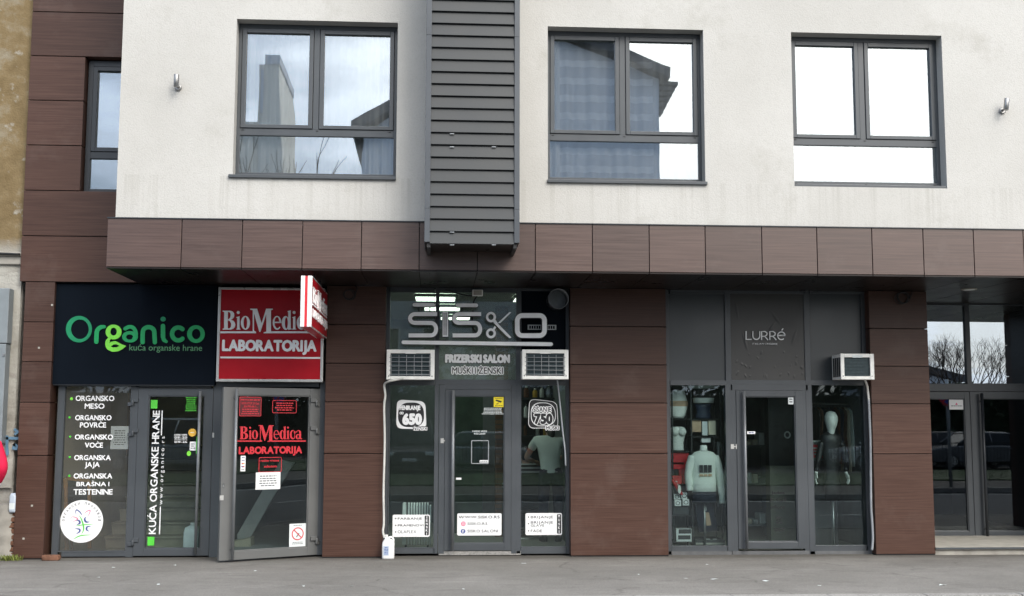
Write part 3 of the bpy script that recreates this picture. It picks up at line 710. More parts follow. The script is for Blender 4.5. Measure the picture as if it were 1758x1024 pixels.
for px_, py_ in ((776, 229.5), (776, 252), (848, 252), (776, 398.5), (776, 420.5), (848, 420.5)):
    u, z = BY.px(px_, py_); mb = MB(); mb.box(u - .025, u + .025, YB + .010, YB + .02, z - .004, z + .004); mb.build('slat_clip', 'hose_g', bay)
for a in (bx0 + .03, bx1 - .07):
    mb = MB(); mb.box(a, a + .04, YB + .03, -1.535, zb - .06, zb - .012); mb.build('bracket', 'rubber', bay)
# ---- piers
ZP = [LO.px(600, y)[1] for y in (779, 690.5, 624, 557.5)]
PIER = [(LO.px(31.5, 750)[0], LO.px(85, 700)[0]), (LO.px(557, 750)[0], LO.px(659.5, 750)[0]), (LO.px(979.5, 750)[0], LO.px(1145.5, 750)[0]), (LO.px(1498.5, 750)[0], LO.px(1599, 750)[0]), (9.35, 10.4)]
ZP1 = [LO.px(60, y)[1] for y in (782.5, 691, 621.5, 553)]
for i, (a, b) in enumerate(PIER):
    z0 = .012; zs = [z0] + (ZP1 if i == 0 else ZP) + [zrow[0] if i == 0 else ZS - .02]
    mb = MB()
    for c, d in zip(zs, zs[1:]):
        mb.box(a, b, 0, .03, c + .005, d - .005)
        for e in (a, b - .03): mb.box(e, e + .03, .032, (1.5 if i in (3, 4) and e != a else .30), c + .005, d - .005)
    pr = mb.build('pier_cladding', 'brown', bld, bevel=.002)
    mb = MB(); mb.box(a + .032, b - .032, .034, .3, .0, ZS - .03); mb.build('pier_core', 'joint', pr)
    mb = MB(); mb.box(a - .0, b + .0, .006, .28, .0, .013); mb.build('base_strip', 'joint', pr)
# two pale fixing plugs on the first pier
for x, y in ((89.5, 524), (67, 597.5), (55, 868.5), (40.5, 925)):
    u, z = LO.px(x, y); mb = MB(); mb.pbox(LO, (u - .012, u + .012, z - .012, z + .012), 0.0005, .006); mb.build('fixing_plug', 'stone', bld)
# ---- shopfront frames, on the glazing line
def bars(name, rects, mat='frame', d=.09, pl=SF):
    mb = MB()
    for k, r in enumerate(rects): mb.pbox(pl, pl.rect(*r), -d, 0.0 + .0012 * (k % 3))
    return mb.build(name, mat, bld, bevel=.003)
def pane(parent, r, mat='glass', name='glass', pl=SF, o=-.045):
    mb = MB(); mb.pbox(pl, pl.rect(*r), o - .006, o); return mb.build(name, mat, parent)
def opaque(parent, r, mat, name='panel', pl=SF, o=-.03):
    mb = MB(); mb.pbox(pl, pl.rect(*r), o - .02, o); return mb.build(name, mat, parent)
def pull(parent, pl, x, y0, y1, r=.019, out=.075, mat='handle'):
    u, z1 = pl.px(x, y0); u2, z0 = pl.px(x, y1); u = (u + u2) / 2
    mb = MB(); mb.tube([pl.at(u, z0, out), pl.at(u, z1, out)], r, 14)
    for z in (z0 + .12, z1 - .12): mb.tube([pl.at(u, z, .0), pl.at(u, z, out)], .009, 8)
    return mb.build('handle', mat, parent)
def hinge(parent, pl, x, y):
    u, z = pl.px(x, y); mb = MB(); mb.pbox(pl, (u - .01, u + .065, z - .005, z + .045), .001, .028); mb.tube([pl.at(u - .005, z - .05, .02), pl.at(u - .005, z + .02, .02)], .019, 10)
    mb.pbox(pl, (u - .07, u - .02, z - .055, z - .01), .001, .022); return mb.build('hinge', 'frame', parent, bevel=.002)
def lock(parent, pl, x, y):
    u, z = pl.px(x, y); mb = MB(); mb.lathe(pl.at(u, z, .004), [(.012, -.004), (.012, .004), (.008, .007)], 12, 'y'); mb.pbox(pl, (u - .008, u + .008, z - .035, z + .0), .001, .007); return mb.build('lock', 'chrome', parent)
def plate(parent, pl, x, y):
    u, z = pl.px(x, y); mb = MB()
    mb.pbox(pl, (u - .055, u - .012, z - .032, z + .032), .0035, .007); mb.pbox(pl, (u + .012, u + .055, z - .032, z + .032), .0035, .007); mb.pbox(pl, (u - .013, u + .013, z - .008, z + .008), .0035, .008)
    return mb.build('latch_plate', 'alu', parent)
def leaf(r, glass_r, pl=SF, mat='frame', gm='glass', o=.012, name='door'):
    a = pl.rect(*r); g = pl.rect(*glass_r); mb = MB()
    mb.ring(pl, a, (g[0] - a[0], a[1] - g[1], g[2] - a[2], a[3] - g[3]), -.06, o)
    w = (.014,) * 4; mb.ring(pl, (g[0] - .001, g[1] + .001, g[2] - .001, g[3] + .001), w, -.05, o - .012)
    d = mb.build(name, mat, bld, bevel=.003)
    mb = MB(); mb.pbox(pl, (g[0] - .01, g[1] + .01, g[2] - .01, g[3] + .01), -.028, -.022); mb.build('glass', gm, d)
    return d
def fixed(r, frame_w, gm='glass', name='window', mat='frame', pl=SF, o=.004):
    a = pl.rect(*r); mb = MB(); mb.ring(pl, a, (frame_w,) * 4, -.07, o); d = mb.build(name, mat, bld, bevel=.002)
    mb = MB(); mb.pbox(pl, (a[0] + .006, a[1] - .006, a[2] + .006, a[3] - .006), -.04, -.034); mb.build('glass', gm, d); return d
# organic food shop
bars('shopfront_frame', [(94.5, 640, 105, 956), (221, 640, 233.5, 957), (363, 640, 377.5, 957), (105, 650, 221, 662.5), (233.5, 650, 363, 666), (94, 484, 378, 500), (105, 947.5, 221, 956), (377.5, 655, 548, 664.5), (547, 655, 556, 953)])
fixed((104.5, 662, 221.5, 948), .012, 'glass_hazed')
d1 = leaf((233.5, 667, 362.5, 954.5), (251.5, 680, 348, 942.5))
pull(d1, SF, 341.5, 672, 951); lock(d1, SF, 353, 828); plate(d1, SF, 360.5, 747.5)
for y in (690, 742, 930): hinge(d1, SF, 229, y)
# laboratory door, standing open on the street
hz = SF.px(541.5, 952.7)[1]; hu = SF.px(545, 950)[0]; fe = solve_y(375.5, 963.5, hz)
hp = Vector((hu, .16, 0)); fp = Vector((fe.x, fe.y, 0)); DR = Pl(fp, hp - fp); dw = (hp - fp).length
zt = DR.px(460, 666.3)[1]
mb = MB(); gl = (DR.px(404, 800)[0], DR.px(530.5, 800)[0], DR.px(466, 943.5)[1], DR.px(466, 679)[1])
mb.ring(DR, (0, dw, hz, zt), (gl[0], dw - gl[1], gl[2] - hz, zt - gl[3]), -.06, .0); mb.ring(DR, gl, (.014,) * 4, -.05, -.012)
d2 = mb.build('door', 'frame_grey', bld, bevel=.003)
mb = MB(); mb.pbox(DR, (gl[0] - .01, gl[1] + .01, gl[2] - .01, gl[3] + .01), -.034, -.028); mb.build('glass', 'glass', d2)
pull(d2, DR, 399.5, 668, 960)
lock(d2, DR, 383.5, 832); 
u, z = DR.px(381, 855); mb = MB(); mb.pbox(DR, (u - .03, u + .02, z - .03, z + .03), .0015, .006); mb.build('latch_plate', 'alu', d2)
for y in (690, 738, 927):
    u, z = DR.px(541, y); mb = MB(); mb.pbox(DR, (u - .07, u + .01, z - .005, z + .045), .001, .03); mb.tube([DR.at(u + .015, z - .05, .02), DR.at(u + .015, z + .02, .02)], .02, 10); mb.pbox(DR, (u + .0, u + .055, z - .06, z - .012), .0, .024); mb.build('hinge', 'frame_grey', d2, bevel=.002)
# hair salon
bars('shopfront_frame', [(659.5, 492, 667.5, 951), (746, 492, 753, 951), (753, 660.5, 763.3, 951), (886.5, 492, 894, 951), (877.5, 660, 886.5, 951), (972, 492, 980, 951), (667.5, 652.5, 746, 661), (753, 652.5, 886.5, 660.5), (894, 652.5, 972, 661), (667.5, 490, 746, 501), (753, 490, 886.5, 501), (894, 490, 972, 499),
                         (763.3, 660.4, 877.5, 669.5), (667.5, 941.5, 746, 951), (894, 939.5, 972, 951)])
fixed((667, 501, 746.5, 653), .008, 'glass_film', 'overlight'); fixed((753, 501, 887, 653), .008, 'glass_film', 'overlight')
ov = fixed((894, 499, 972.5, 653), .008, 'glass_film', 'overlight'); opaque(ov, (893, 498, 973, 653), 'panel_black', 'blanking_panel', SF, -.03)
fixed((667, 660.6, 746.5, 942), .010); fixed((893.5, 660.6, 972.5, 940), .010)
d3 = leaf((763.5, 669.8, 877.3, 945.5), (779, 680, 866, 933.5)); pull(d3, SF, 777, 671, 945); lock(d3, SF, 767, 826); plate(d3, SF, 763.5, 757)
bars('door_sill', [(753, 946.5, 894, 953.5)], 'kerb', .1)
# lingerie shop
bars('shopfront_frame', [(1145, 495, 1150.5, 953), (1245, 495, 1254.5, 660), (1247.5, 660, 1257, 947), (1257, 670, 1265.5, 947), (1381, 495, 1390.5, 660), (1386.5, 660, 1396, 953), (1379, 670, 1386.5, 947), (1484, 495, 1499, 953), (1150.5, 653, 1247, 661), (1252, 653, 1387, 661), (1392, 653, 1486, 661),
                         (1257, 660.8, 1387, 670.5), (1150.5, 495, 1245, 504.5), (1253, 495, 1382, 504.5), (1390, 495, 1484, 504.5), (1152, 938.5, 1249, 947), (1396, 937, 1488, 947)])
lf = bars('overlight_frame', [(1150.0, 503, 1245.5, 504)], 'frame')
opaque(lf, (1149.5, 503.5, 1245.5, 654), 'panel_grey', 'blanking_panel', SF, -.03); opaque(lf, (1390, 503.5, 1485, 654), 'panel_grey', 'blanking_panel', SF, -.03)
# the middle panel is covered with film that has blistered: a sheet with real blisters
r = SF.rect(1253.5, 504, 1382, 654); mb = MB(); rg = random.Random(4)
nu, nz_ = 130, 150; bl = [(rg.uniform(.04, .96), rg.uniform(.02, .34), rg.uniform(.006, .014), rg.uniform(.010, .035), rg.uniform(-.8, .8), rg.uniform(.003, .007)) for _ in range(24)]
bl += [(x, y, .02, .12, a, .004) for x, y, a in ((.1, .8, .2), (.55, .6, -.7), (.62, .72, .7), (.2, .45, .3), (.86, .5, -.4))]
V = []
for j in range(nz_ + 1):
    row = []
    for i in range(nu + 1):
        fu, fz = i / nu, j / nz_; h = 0
        for (cx, cz, a, b, t, hh) in bl:
            dx, dz_ = fu - cx, fz - cz; p = dx * math.cos(t) + dz_ * math.sin(t); q = -dx * math.sin(t) + dz_ * math.cos(t)
            e = (p / a) ** 2 + (q / b) ** 2
            if e < 1: h += hh * (1 - e) ** 1.5
        row.append(mb.bm.verts.new(SF.at(r[0] + (r[1] - r[0]) * fu, r[2] + (r[3] - r[2]) * fz, -.014 + h)))
    V.append(row)
for j in range(nz_):
    for i in range(nu):
        f = mb.bm.faces.new((V[j][i], V[j][i + 1], V[j + 1][i + 1], V[j + 1][i])); f.smooth = True
mb.build('film_panel', 'panel_film', lf)
w4 = fixed((1151, 660.6, 1248.5, 939), .010); w5 = fixed((1395.5, 660.6, 1487.5, 938), .010)
d4 = leaf((1265.6, 670.8, 1379.2, 942.6), (1279.5, 681, 1367.5, 931)); pull(d4, SF, 1277.5, 672, 942); lock(d4, SF, 1267, 823); plate(d4, SF, 1261.5, 767)
bars('plinth', [(1145, 946.3, 1257, 955), (1257.6, 946.3, 1390, 955), (1391, 946.3, 1500, 955)], plain('dark_plinth_stone', (.11, .112, .115), .6, 0, .4, .2, 8), .12)
# entrance, set back behind a low step
ZSTEP = .105
mb = MB(); mb.box(PIER[3][1] + .002, 9.34, -.02, 3.0, .07, ZSTEP); mb.build('entrance_step', 'stone', bld, bevel=.006)
mb = MB(); mb.box(PIER[3][1] + .002, 9.33, .012, 3.0, .0, .068); mb.build('step_riser', 'concrete', bld)
mb = MB(); mb.box(PIER[3][1] + .002, 9.335, -.024, -.006, ZSTEP - .028, ZSTEP - .003); mb.build('step_nosing', 'frame', bld)
EN = FP(YE)
bars('entrance_frame', [(1585, 508, 1800, 524), (1585, 659.5, 1800, 672.5), (1658.5, 524, 1665.5, 660), (1800, 500, 1815, 927)], 'frame', .09, EN)
fixed((1570, 523.5, 1659, 660), .010, 'glass_entry', 'overlight', 'frame', EN); fixed((1665, 523.5, 1801, 660), .010, 'glass_entry', 'overlight', 'frame', EN)
a1 = leaf((1560, 673, 1668.6, 925.8), (1575, 684.5, 1659.5, 912.8), EN, 'frame', 'glass_dark'); a2 = leaf((1669.4, 673, 1800, 925.8), (1687, 684.5, 1782, 912.8), EN, 'frame', 'glass_dark')
pull(a2, EN, 1686, 676, 922, .022, .085, 'frame_dark'); lock(a2, EN, 1675.5, 815)
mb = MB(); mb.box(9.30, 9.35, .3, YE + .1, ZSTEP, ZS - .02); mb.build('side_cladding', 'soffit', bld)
# ---- shop interiors: plain shells
def shell(x0, x1, y0, y1, z0, z1, wall, floor, name, ceil='int_white', left=None):
    mb = MB()
    mb.face([(x0, y1, z0), (x1, y1, z0), (x1, y1, z1), (x0, y1, z1)])
    mb.mi = 3; mb.face([(x0, y0, z0), (x0, y1, z0), (x0, y1, z1), (x0, y0, z1)])
    mb.mi = 0; mb.face([(x1, y0, z0), (x1, y1, z0), (x1, y1, z1), (x1, y0, z1)])
    mb.mi = 1; mb.face([(x0, y0, z0), (x1, y0, z0), (x1, y1, z0), (x0, y1, z0)])
    mb.mi = 2; mb.face([(x0, y0, z1), (x1, y0, z1), (x1, y1, z1), (x0, y1, z1)])
    return mb.build(name, [wall, floor, ceil, left or wall], bld)
ZC = ZS - .03
xa = PIER[0][1] - .05; xb = SF.px(371, 800)[0]; xc = PIER[1][0] + .1
shell(xa, xb, .26, 4.2, .03, ZC, 'beige', 'floor_tile', 'shop_interior', 'int_white', 'beige')
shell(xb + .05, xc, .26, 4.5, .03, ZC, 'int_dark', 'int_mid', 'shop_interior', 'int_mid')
shell(PIER[1][1] - .1, PIER[2][0] + .1, .26, 5.0, .03, ZC, 'int_mid', 'floor_tile', 'shop_interior', 'int_white')
shell(PIER[2][1] - .1, PIER[3][0] + .1, .26, 4.2, .03, ZC, 'int_mid', 'floor_tile', 'shop_interior', 'int_white')
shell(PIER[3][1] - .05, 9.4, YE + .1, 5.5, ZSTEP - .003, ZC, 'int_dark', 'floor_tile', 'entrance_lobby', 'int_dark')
M['green_print'] = plain('pale_green_print', (.10, .30, .14), .5)
# ------------------------------------------------------------------ signs above the shops
def crop_rect(pl, ox, oy, k, x0, y0, x1, y1): return pl.rect(ox + x0 / k, oy + y0 / k, ox + x1 / k, oy + y1 / k)
def base(pl, r, off=0): return pl.at((r[0] + r[1]) / 2, r[2], off)
# --- black sign with green letters
PO = FP(.06); r = PO.rect(93, 488.5, 371, 660.5)
og = thing('shop_sign', 'wide matt black sign sheet with raised green organico lettering', 'sign', base(PO, r))
mb = MB(); mb.pbox(PO, r, -.19, 0); mb.build('sign_sheet', 'panel_black', og, bevel=.004)
mb = MB(); mb.pbox(PO, (r[0] + .01, r[1] - .01, r[2] - .012, r[2] - .001), -.17, -.01); mb.build('lower_trim', 'frame_dark', og)
c = PO.crop(80, 470, 4.877); LO_ = .004
def oshape(name, groups, mat, off=0.0):
    me = outline_mesh([[c(x, y) for x, y in g] for g in groups]); us = [c(x, y) for x, y in groups[0]]
    place(me, PO, (min(p[0] for p in us), max(p[0] for p in us), min(p[1] for p in us), max(p[1] for p in us)), LO_ + off, .008, name, mat, og)
def ostroke(name, pts, wd, mat, off=0.0, cap=True):
    k = abs(c(100, 0)[0] - c(0, 0)[0]) / 100
    mb = MB(); mb.ribbon(PO, [c(x, y) for x, y in pts], [w_ * k for w_ in wd] if isinstance(wd, list) else wd * k, LO_ + off, LO_ + off + .008, cap); mb.build(name, mat, og)
oshape('letter', [ell(273, 466, 109, 111, 0, 360, 48), ell(281, 467, 74, 82, 0, 360, 40)], 'green_d')
ostroke('letter', curve_pts([(419, 572), (420, 520), (424, 482), (442, 458), (466, 447), (486, 446)]), [36, 38, 38, 38, 38, 38] + [37] * 12 + [36] * 6 + [30] * 6 + [26], 'green', 0)
oshape('letter', [ell(563, 490, 67, 62, 0, 360, 40), ell(563, 487, 27, 33, 0, 360, 28)], 'lime', .001)
ostroke('letter', curve_pts([(540, 528), (516, 562), (511, 598), (526, 626), (555, 641)], 7), [26] * 7 + [34] * 8 + [34] * 7 + [30] * 7, 'lime', .002)
oshape('letter', [[(515, 600), (540, 572), (580, 566), (630, 592), (668, 606), (640, 632), (600, 652), (560, 655), (525, 640)], [(540, 612), (560, 596), (585, 592), (612, 606), (590, 618), (560, 620)]], 'lime', .003)
oshape('letter', [ell(700, 530, 66, 48, 0, 360, 40), ell(697, 532, 30, 22, 0, 360, 28)], 'green', .001)
ostroke('letter', curve_pts([(660, 462), (690, 448), (722, 452), (745, 480), (750, 515), (735, 545)]), 32, 'green', .002)
ostroke('letter', curve_pts([(806, 575), (806, 510), (814, 470), (845, 450), (880, 455), (902, 480), (905, 520), (908, 575)]), 37, 'green', 0)
ostroke('letter', curve_pts([(976, 440), (976, 500), (978, 540), (990, 562), (1003, 570)]), [38] * 12 + [34] * 7 + [26] * 6, 'green', 0)
oshape('letter', [ell(977, 382, 22, 20, 0, 360, 20)], 'green_d')
ostroke('letter', ell(1104, 506, 52, 54, -48, -312, 36), 37, 'green', 0)
oshape('letter', [ell(1252, 507, 74, 74, 0, 360, 44), ell(1254, 507, 36, 44, 0, 360, 30)], 'green', 0)
text(PO, 'kuća organske hrane', crop_rect(PO, 80, 470, 4.877, 693, 590, 1302, 662), .002, 'green_print', 'tagline', og, .0)
# --- serif lettering of the laboratory, drawn once
def biomed(pl, fn, off, thick, mat, parent, lx0=217, lx1=1000, name='lettering'):
    G = [
        [[(272, 465), (328, 465), (345, 470), (356, 482), (359, 498), (355, 514), (344, 526), (332, 531), (350, 538), (362, 552), (366, 568), (362, 586), (350, 599), (332, 605), (272, 605), (272, 599), (283, 596), (283, 474), (272, 471)],
         [(310, 473), (322, 475), (330, 486), (331, 500), (328, 516), (320, 526), (310, 528)], [(310, 537), (324, 541), (334, 556), (336, 570), (333, 587), (323, 596), (310, 597)]],
        [ell(388, 478, 11, 11, 0, 360, 16)], [[(374, 513), (398, 506), (398, 597), (404, 599), (404, 605), (374, 605), (374, 599), (380, 597), (380, 519), (374, 518)]],
        [ell(441, 555, 34, 51, 0, 360, 32), ell(441, 555, 13, 44, 0, 360, 24)],
        [[(478, 450), (528, 450), (562, 558), (596, 450), (645, 450), (645, 457), (632, 461), (632, 618), (lx1, 618), (lx1, 632), (577, 632), (577, 626), (597, 620), (597, 487), (553, 622), (545, 622), (505, 480), (505, 612), (520, 621), (520, 632), (lx0, 632), (lx0, 618), (496, 618), (496, 461), (478, 457)]],
        [[(709, 556)] + ell(677, 555, 32, 51, -2, -318, 30) + [(697, 583), (686, 595), (672, 594), (661, 578), (658, 556)], ell(676, 547, 18, 36, 0, -180, 14)],
        [ell(741, 556, 29, 51, 0, 360, 30), ell(746, 556, 11, 42, 0, 360, 24)], [[(756, 468), (779, 462), (779, 596), (786, 598), (786, 603), (760, 607), (760, 474), (756, 473)]],
        [ell(804, 478, 11, 11, 0, 360, 16)], [[(790, 513), (814, 506), (814, 597), (820, 599), (820, 605), (790, 605), (790, 599), (796, 597), (796, 519), (790, 518)]],
        [ell(857, 555, 33, 51, -42, -318, 30) + [(868, 513), (856, 512), (847, 530), (845, 556), (849, 582), (860, 595), (872, 592)], ],
        [ell(879, 529, 10, 12, 0, 360, 14)],
        [ell(915, 577, 26, 29, 0, 360, 26), ell(917, 576, 10, 20, 0, 360, 18)],
        [[(893, 522), (905, 509), (920, 504), (936, 508), (946, 520), (948, 536), (948, 590), (954, 597), (963, 594), (958, 604), (946, 606), (934, 602), (928, 592), (928, 535), (924, 516), (914, 512), (906, 517), (906, 528), (896, 532)]]]
    mb = MB()
    for k, g in enumerate(G):
        me = outline_mesh([[(x, -y) for x, y in h] for h in g]); o2 = off + .0006 * (k % 3)
        mp = [mb.bm.verts.new(pl.at(*fn(v.co.x, -v.co.y), o2 + (thick if v.co.z > 0 else 0))) for v in me.vertices]
        for p in me.polygons:
            try: mb.bm.faces.new([mp[i] for i in p.vertices])
            except ValueError: pass
        bpy.data.meshes.remove(me)
    return mb.build(name, mat, parent)
# --- red light box
PB = FP(-.02); r = PB.rect(373, 494, 555.5, 656)
bs = thing('shop_sign', 'large red square light box sign with raised grey laboratory lettering', 'sign', base(PB, r))
mb = MB(); mb.ring(PB, r, (.034, .034, .036, .032), -.17, .006); mb.build('sign_frame', 'alu', bs, bevel=.006)
mb = MB(); mb.pbox(PB, (r[0] + .03, r[1] - .03, r[2] + .03, r[3] - .03), -.16, -.008); mb.build('sign_face', 'red', bs)
cb7 = PB.crop(360, 460, 4.654)
biomed(PB, lambda x, y: cb7(108 + (x - 275) * 1.072, 328 + (y - 450) * 1.075), -.004, .018, 'letter', bs, 255, 990)
btext(PB, 'LABORATORIJA', crop_rect(PB, 360, 460, 4.654, 100, 577, 855, 669), -.006, 'letter', 'lettering', bs, .25, .018)
mb = MB(); mb.pbox(PB, crop_rect(PB, 360, 460, 4.654, 85, 712, 884, 726), -.008, .004); mb.build('dividing_line', 'white', bs)
# --- projecting red sign, on edge to the street
YN = -2.0; PN = FP(YN); x0, x1 = PN.px(516, 518)[0], PN.px(535.3, 518)[0]; z0, z1 = PN.px(526, 561)[1], PN.px(526, 474)[1]
d = RT * ((562 - 879) / F) - UP * ((540 - 512) / F) + FW; yfar = CAM.y + d.y * (x1 / d.x); yfar = min(yfar, -.06)
ps = thing('projecting_sign', 'red and white double sided laboratory sign projecting from the wall on edge', 'sign', ((x0 + x1) / 2, (yfar + YN) / 2, z0))
mb = MB(); mb.box(x0 + .004, x1 - .004, YN + .008, yfar, z0, z1); mb.build('sign_face', 'red', ps)
wx = (x1 - x0)
for a, b in ((x0, x0 + wx * .36), (x1 - wx * .40, x1)): mb = MB(); mb.box(a, b, YN - .002, YN + .04, z0 - .002, z1 + .002); mb.build('white_edge', 'white', ps, bevel=.003)
mb = MB(); mb.box(x0 + wx * .37, x1 - wx * .41, YN + .002, YN + .04, z0, z1); mb.build('edge_strip', 'redvinyl', ps)
mb = MB()
for a in (x0, x1 - .012): mb.box(a, a + .012, YN + .041, yfar - .031, z0 - .004, z0 + .012); mb.box(a, a + .012, YN + .041, yfar - .031, z1 - .012, z1 + .003)
mb.build('side_trim', 'alu', ps)
mb = MB()
for y in (-1.2, -.5): mb.tube([((x0 + x1) / 2, y, z1), ((x0 + x1) / 2, y, ZS - .02)], .012, 8)
mb.build('hanger', 'frame', ps)
for uu, ox in (((0, 1, 0), x1), ((0, -1, 0), x0)):
    q = Pl((ox, 0, 0), uu); a, b = sorted((q.u.y * (YN + .04), q.u.y * yfar)); H = z1 - z0
    ln = (b - a); kx = ln / 800
    biomed(q, lambda x, y: (a + .03 + (x - 275) * ln * .92 / 690, z1 - H * .17 - (y - 450) * H * .40 / 182), .001, .01, 'letter', ps, 262, 955)
    btext(q, 'LABORATORIJA', (a + .04, b - .05, z0 + H * .20, z0 + H * .37), .001, 'letter', 'lettering', ps, .22, .01)
# --- hair salon letters on rails in front of the overlight
PS = FP(.02); cs = PS.crop(640, 470, 4.875); kk = abs(cs(100, 300)[0] - cs(0, 300)[0]) / 100
r = crop_rect(PS, 640, 470, 4.875, 240, 247, 1505, 608)
ss = thing('shop_sign', 'large pale grey cut out sisko letters above a long bar with scissors for k', 'sign', base(PS, r))
def edge(lets, mat='letter'):
    """one cut letter: a pale face on a dark deeper return"""
    f = MB(); b = MB()
    for kind, pts, wd in lets:
        if kind == 's': f.ribbon(PS, [cs(x, y) for x, y in pts], wd * kk, .03, .04); b.ribbon(PS, [cs(x, y) for x, y in pts], (wd + 9) * kk, -.02, .028)
        elif kind == 'c': f.ribbon(PS, [cs(x, y) for x, y in pts], wd * kk, .03, .04, True); b.ribbon(PS, [cs(x, y) for x, y in pts], (wd + 9) * kk, -.02, .028, True)
        elif kind == 'o': f.ribbon(PS, [cs(x, y) for x, y in pts], wd * kk, .03, .04, closed=True); b.ribbon(PS, [cs(x, y) for x, y in pts], (wd + 9) * kk, -.02, .028, closed=True)
        elif kind == 'p': f.prism(PS, [cs(x, y) for x, y in pts], .031 + wd, .041 + wd); b.prism(PS, [cs(x, y) for x, y in pts], -.021, .0295)
    o = f.build('letter', mat, ss); b.build('letter_return', 'black', o, fix=True); return o
def esse(dx):
    return [(538 + dx, 341), (360 + dx, 341)] + ell(354 + dx, 378, 42, 37, 90, 270, 10)[::1][0:0] + [(354 + dx + 42 * math.cos(R(t)), 378 - 37 * math.sin(R(t))) for t in range(90, 271, 18)] + [(360 + dx, 415), (486 + dx, 415)] + [(488 + dx + 42 * math.cos(R(t)), 467 - 52 * math.sin(R(t))) for t in range(90, -91, -18)] + [(486 + dx, 519), (300 + dx, 519)]
edge([('s', esse(0), 33)]); edge([('s', esse(368), 33)])
edge([('c', [(348, 263), (506, 265)], 31)]); edge([('c', [(708, 267), (866, 268)], 31)])
mb = MB()
for x in (385, 478, 745, 838):
    a = cs(x, 280); b = cs(x, 330); mb.pbox(PS, (a[0] - .008, a[0] + .008, b[1], a[1]), -.01, .01)
mb.build('spacer', 'black', ss)
o = edge([('p', [(584, 322), (630, 322), (630, 530), (584, 530)], 0)])
mb = MB(); mb.pbox(PS, crop_rect(PS, 640, 470, 4.875, 579, 318, 635, 535), -.02, .028); mb.build('letter_return', 'black', o)
mb = MB()
for k in range(19):
    y = 340 + k * 9.6; mb.pbox(PS, crop_rect(PS, 640, 470, 4.875, 588, y, 613, y + 4), .0415, .0425)
mb.pbox(PS, crop_rect(PS, 640, 470, 4.875, 615, 334, 619, 520), .0415, .0425); mb.pbox(PS, crop_rect(PS, 640, 470, 4.875, 588, 333, 619, 336), .0415, .0425); mb.build('comb_tooth', 'black', o)
edge([('o', ell(988, 366, 32, 34, 0, 360, 22), 20), ('o', ell(988, 502, 31, 32, 0, 360, 22), 20), ('p', [(1006, 400), (1022, 384), (1048, 422), (1158, 536), (1146, 544), (1120, 526), (1012, 416)], 0), ('p', [(1140, 326), (1158, 326), (1068, 416), (1046, 416)], .001), ('p', [(1018, 440), (1032, 452), (1012, 484), (998, 474)], .001)])
edge([('o', [(x, 436 - (y - 436)) for x, y in [(1236 + 0, 0)][0:0]] + rrect(1208, 1435, 353, 521, 42, 7), 39)])
edge([('c', [(256, 577), (1490, 593)], 31)])
# lower lettering of the salon, on the overlight glass
G_FIX, G_DOOR = -.0335, -.0095
def decal(name, label, cat, pl, r, off, group=None): return thing(name, label, cat, pl.at((r[0] + r[1]) / 2, r[2], off), group)
SC = lambda ox, oy, k: (lambda x0, y0, x1, y1: crop_rect(SF, ox, oy, k, x0, y0, x1, y1))
q = SC(640, 470, 4.875); r = q(605, 675, 1150, 748)
t = decal('window_lettering', 'bold white frizerski salon lettering under the big salon sign', 'lettering', SF, r, G_FIX)
btext(SF, 'FRIZERSKI SALON', r, G_FIX, 'black', 'lettering_outline', t, .31, .0006, grow=.008, gap=.22)
btext(SF, 'FRIZERSKI SALON', r, G_FIX + .002, 'sticker', 'lettering', t, .31, .0006, gap=.22)
r = q(665, 770, 1090, 838); t = decal('window_lettering', 'dark muški i ženski lettering with thick white outline', 'lettering', SF, r, G_FIX)
btext(SF, 'MUŠKI I ŽENSKI', r, G_FIX, 'sticker', 'lettering_outline', t, .17, .0006, grow=.014, gap=.2)
btext(SF, 'MUŠKI I ŽENSKI', r, G_FIX + .002, 'black', 'lettering', t, .17, .0006, gap=.2)
# --- lurré
r = crop_rect(SF, 1120, 480, 4.395, 703, 370, 1003, 458); t = decal('shop_lettering', 'thin white lurré lettering on the blistered grey panel', 'lettering', SF, r, 0)
cu = SF.crop(1120, 480, 4.395); ku = abs(cu(100, 400)[0] - cu(0, 400)[0]) / 100; mb = MB()
def ls(pts, wd=8): mb.ribbon(SF, [cu(x, y) for x, y in pts], wd * ku, .004, .010)
ls([(706, 391), (706, 453), (748, 453)], 8); ls([(757, 391), (757, 425)] + [(783 + 26 * math.cos(R(a)), 427 + 27 * math.sin(R(a))) for a in range(180, -1, -20)] + [(809, 391)], 8)
for dx in (0, 62):
    ls([(823 + dx, 458), (823 + dx, 394), (848 + dx, 394), (862 + dx, 403), (864 + dx, 412), (860 + dx, 422), (846 + dx, 430), (828 + dx, 430)], 8); ls([(846 + dx, 430), (872 + dx, 458)], 8)
ls([(948, 424), (1000, 424)] + [(972 + 28 * math.cos(R(a)), 426 - 29 * math.sin(R(a))) for a in range(10, 320, 20)], 8); ls([(975, 386), (985, 371)], 8)
mb.build('lettering', 'sticker', t)
btext(SF, 'ITALIAN LINGERIE', crop_rect(SF, 1120, 480, 4.395, 752, 481, 942, 493), .004, 'sticker', 'tagline', t, .16, .003, gap=.3)

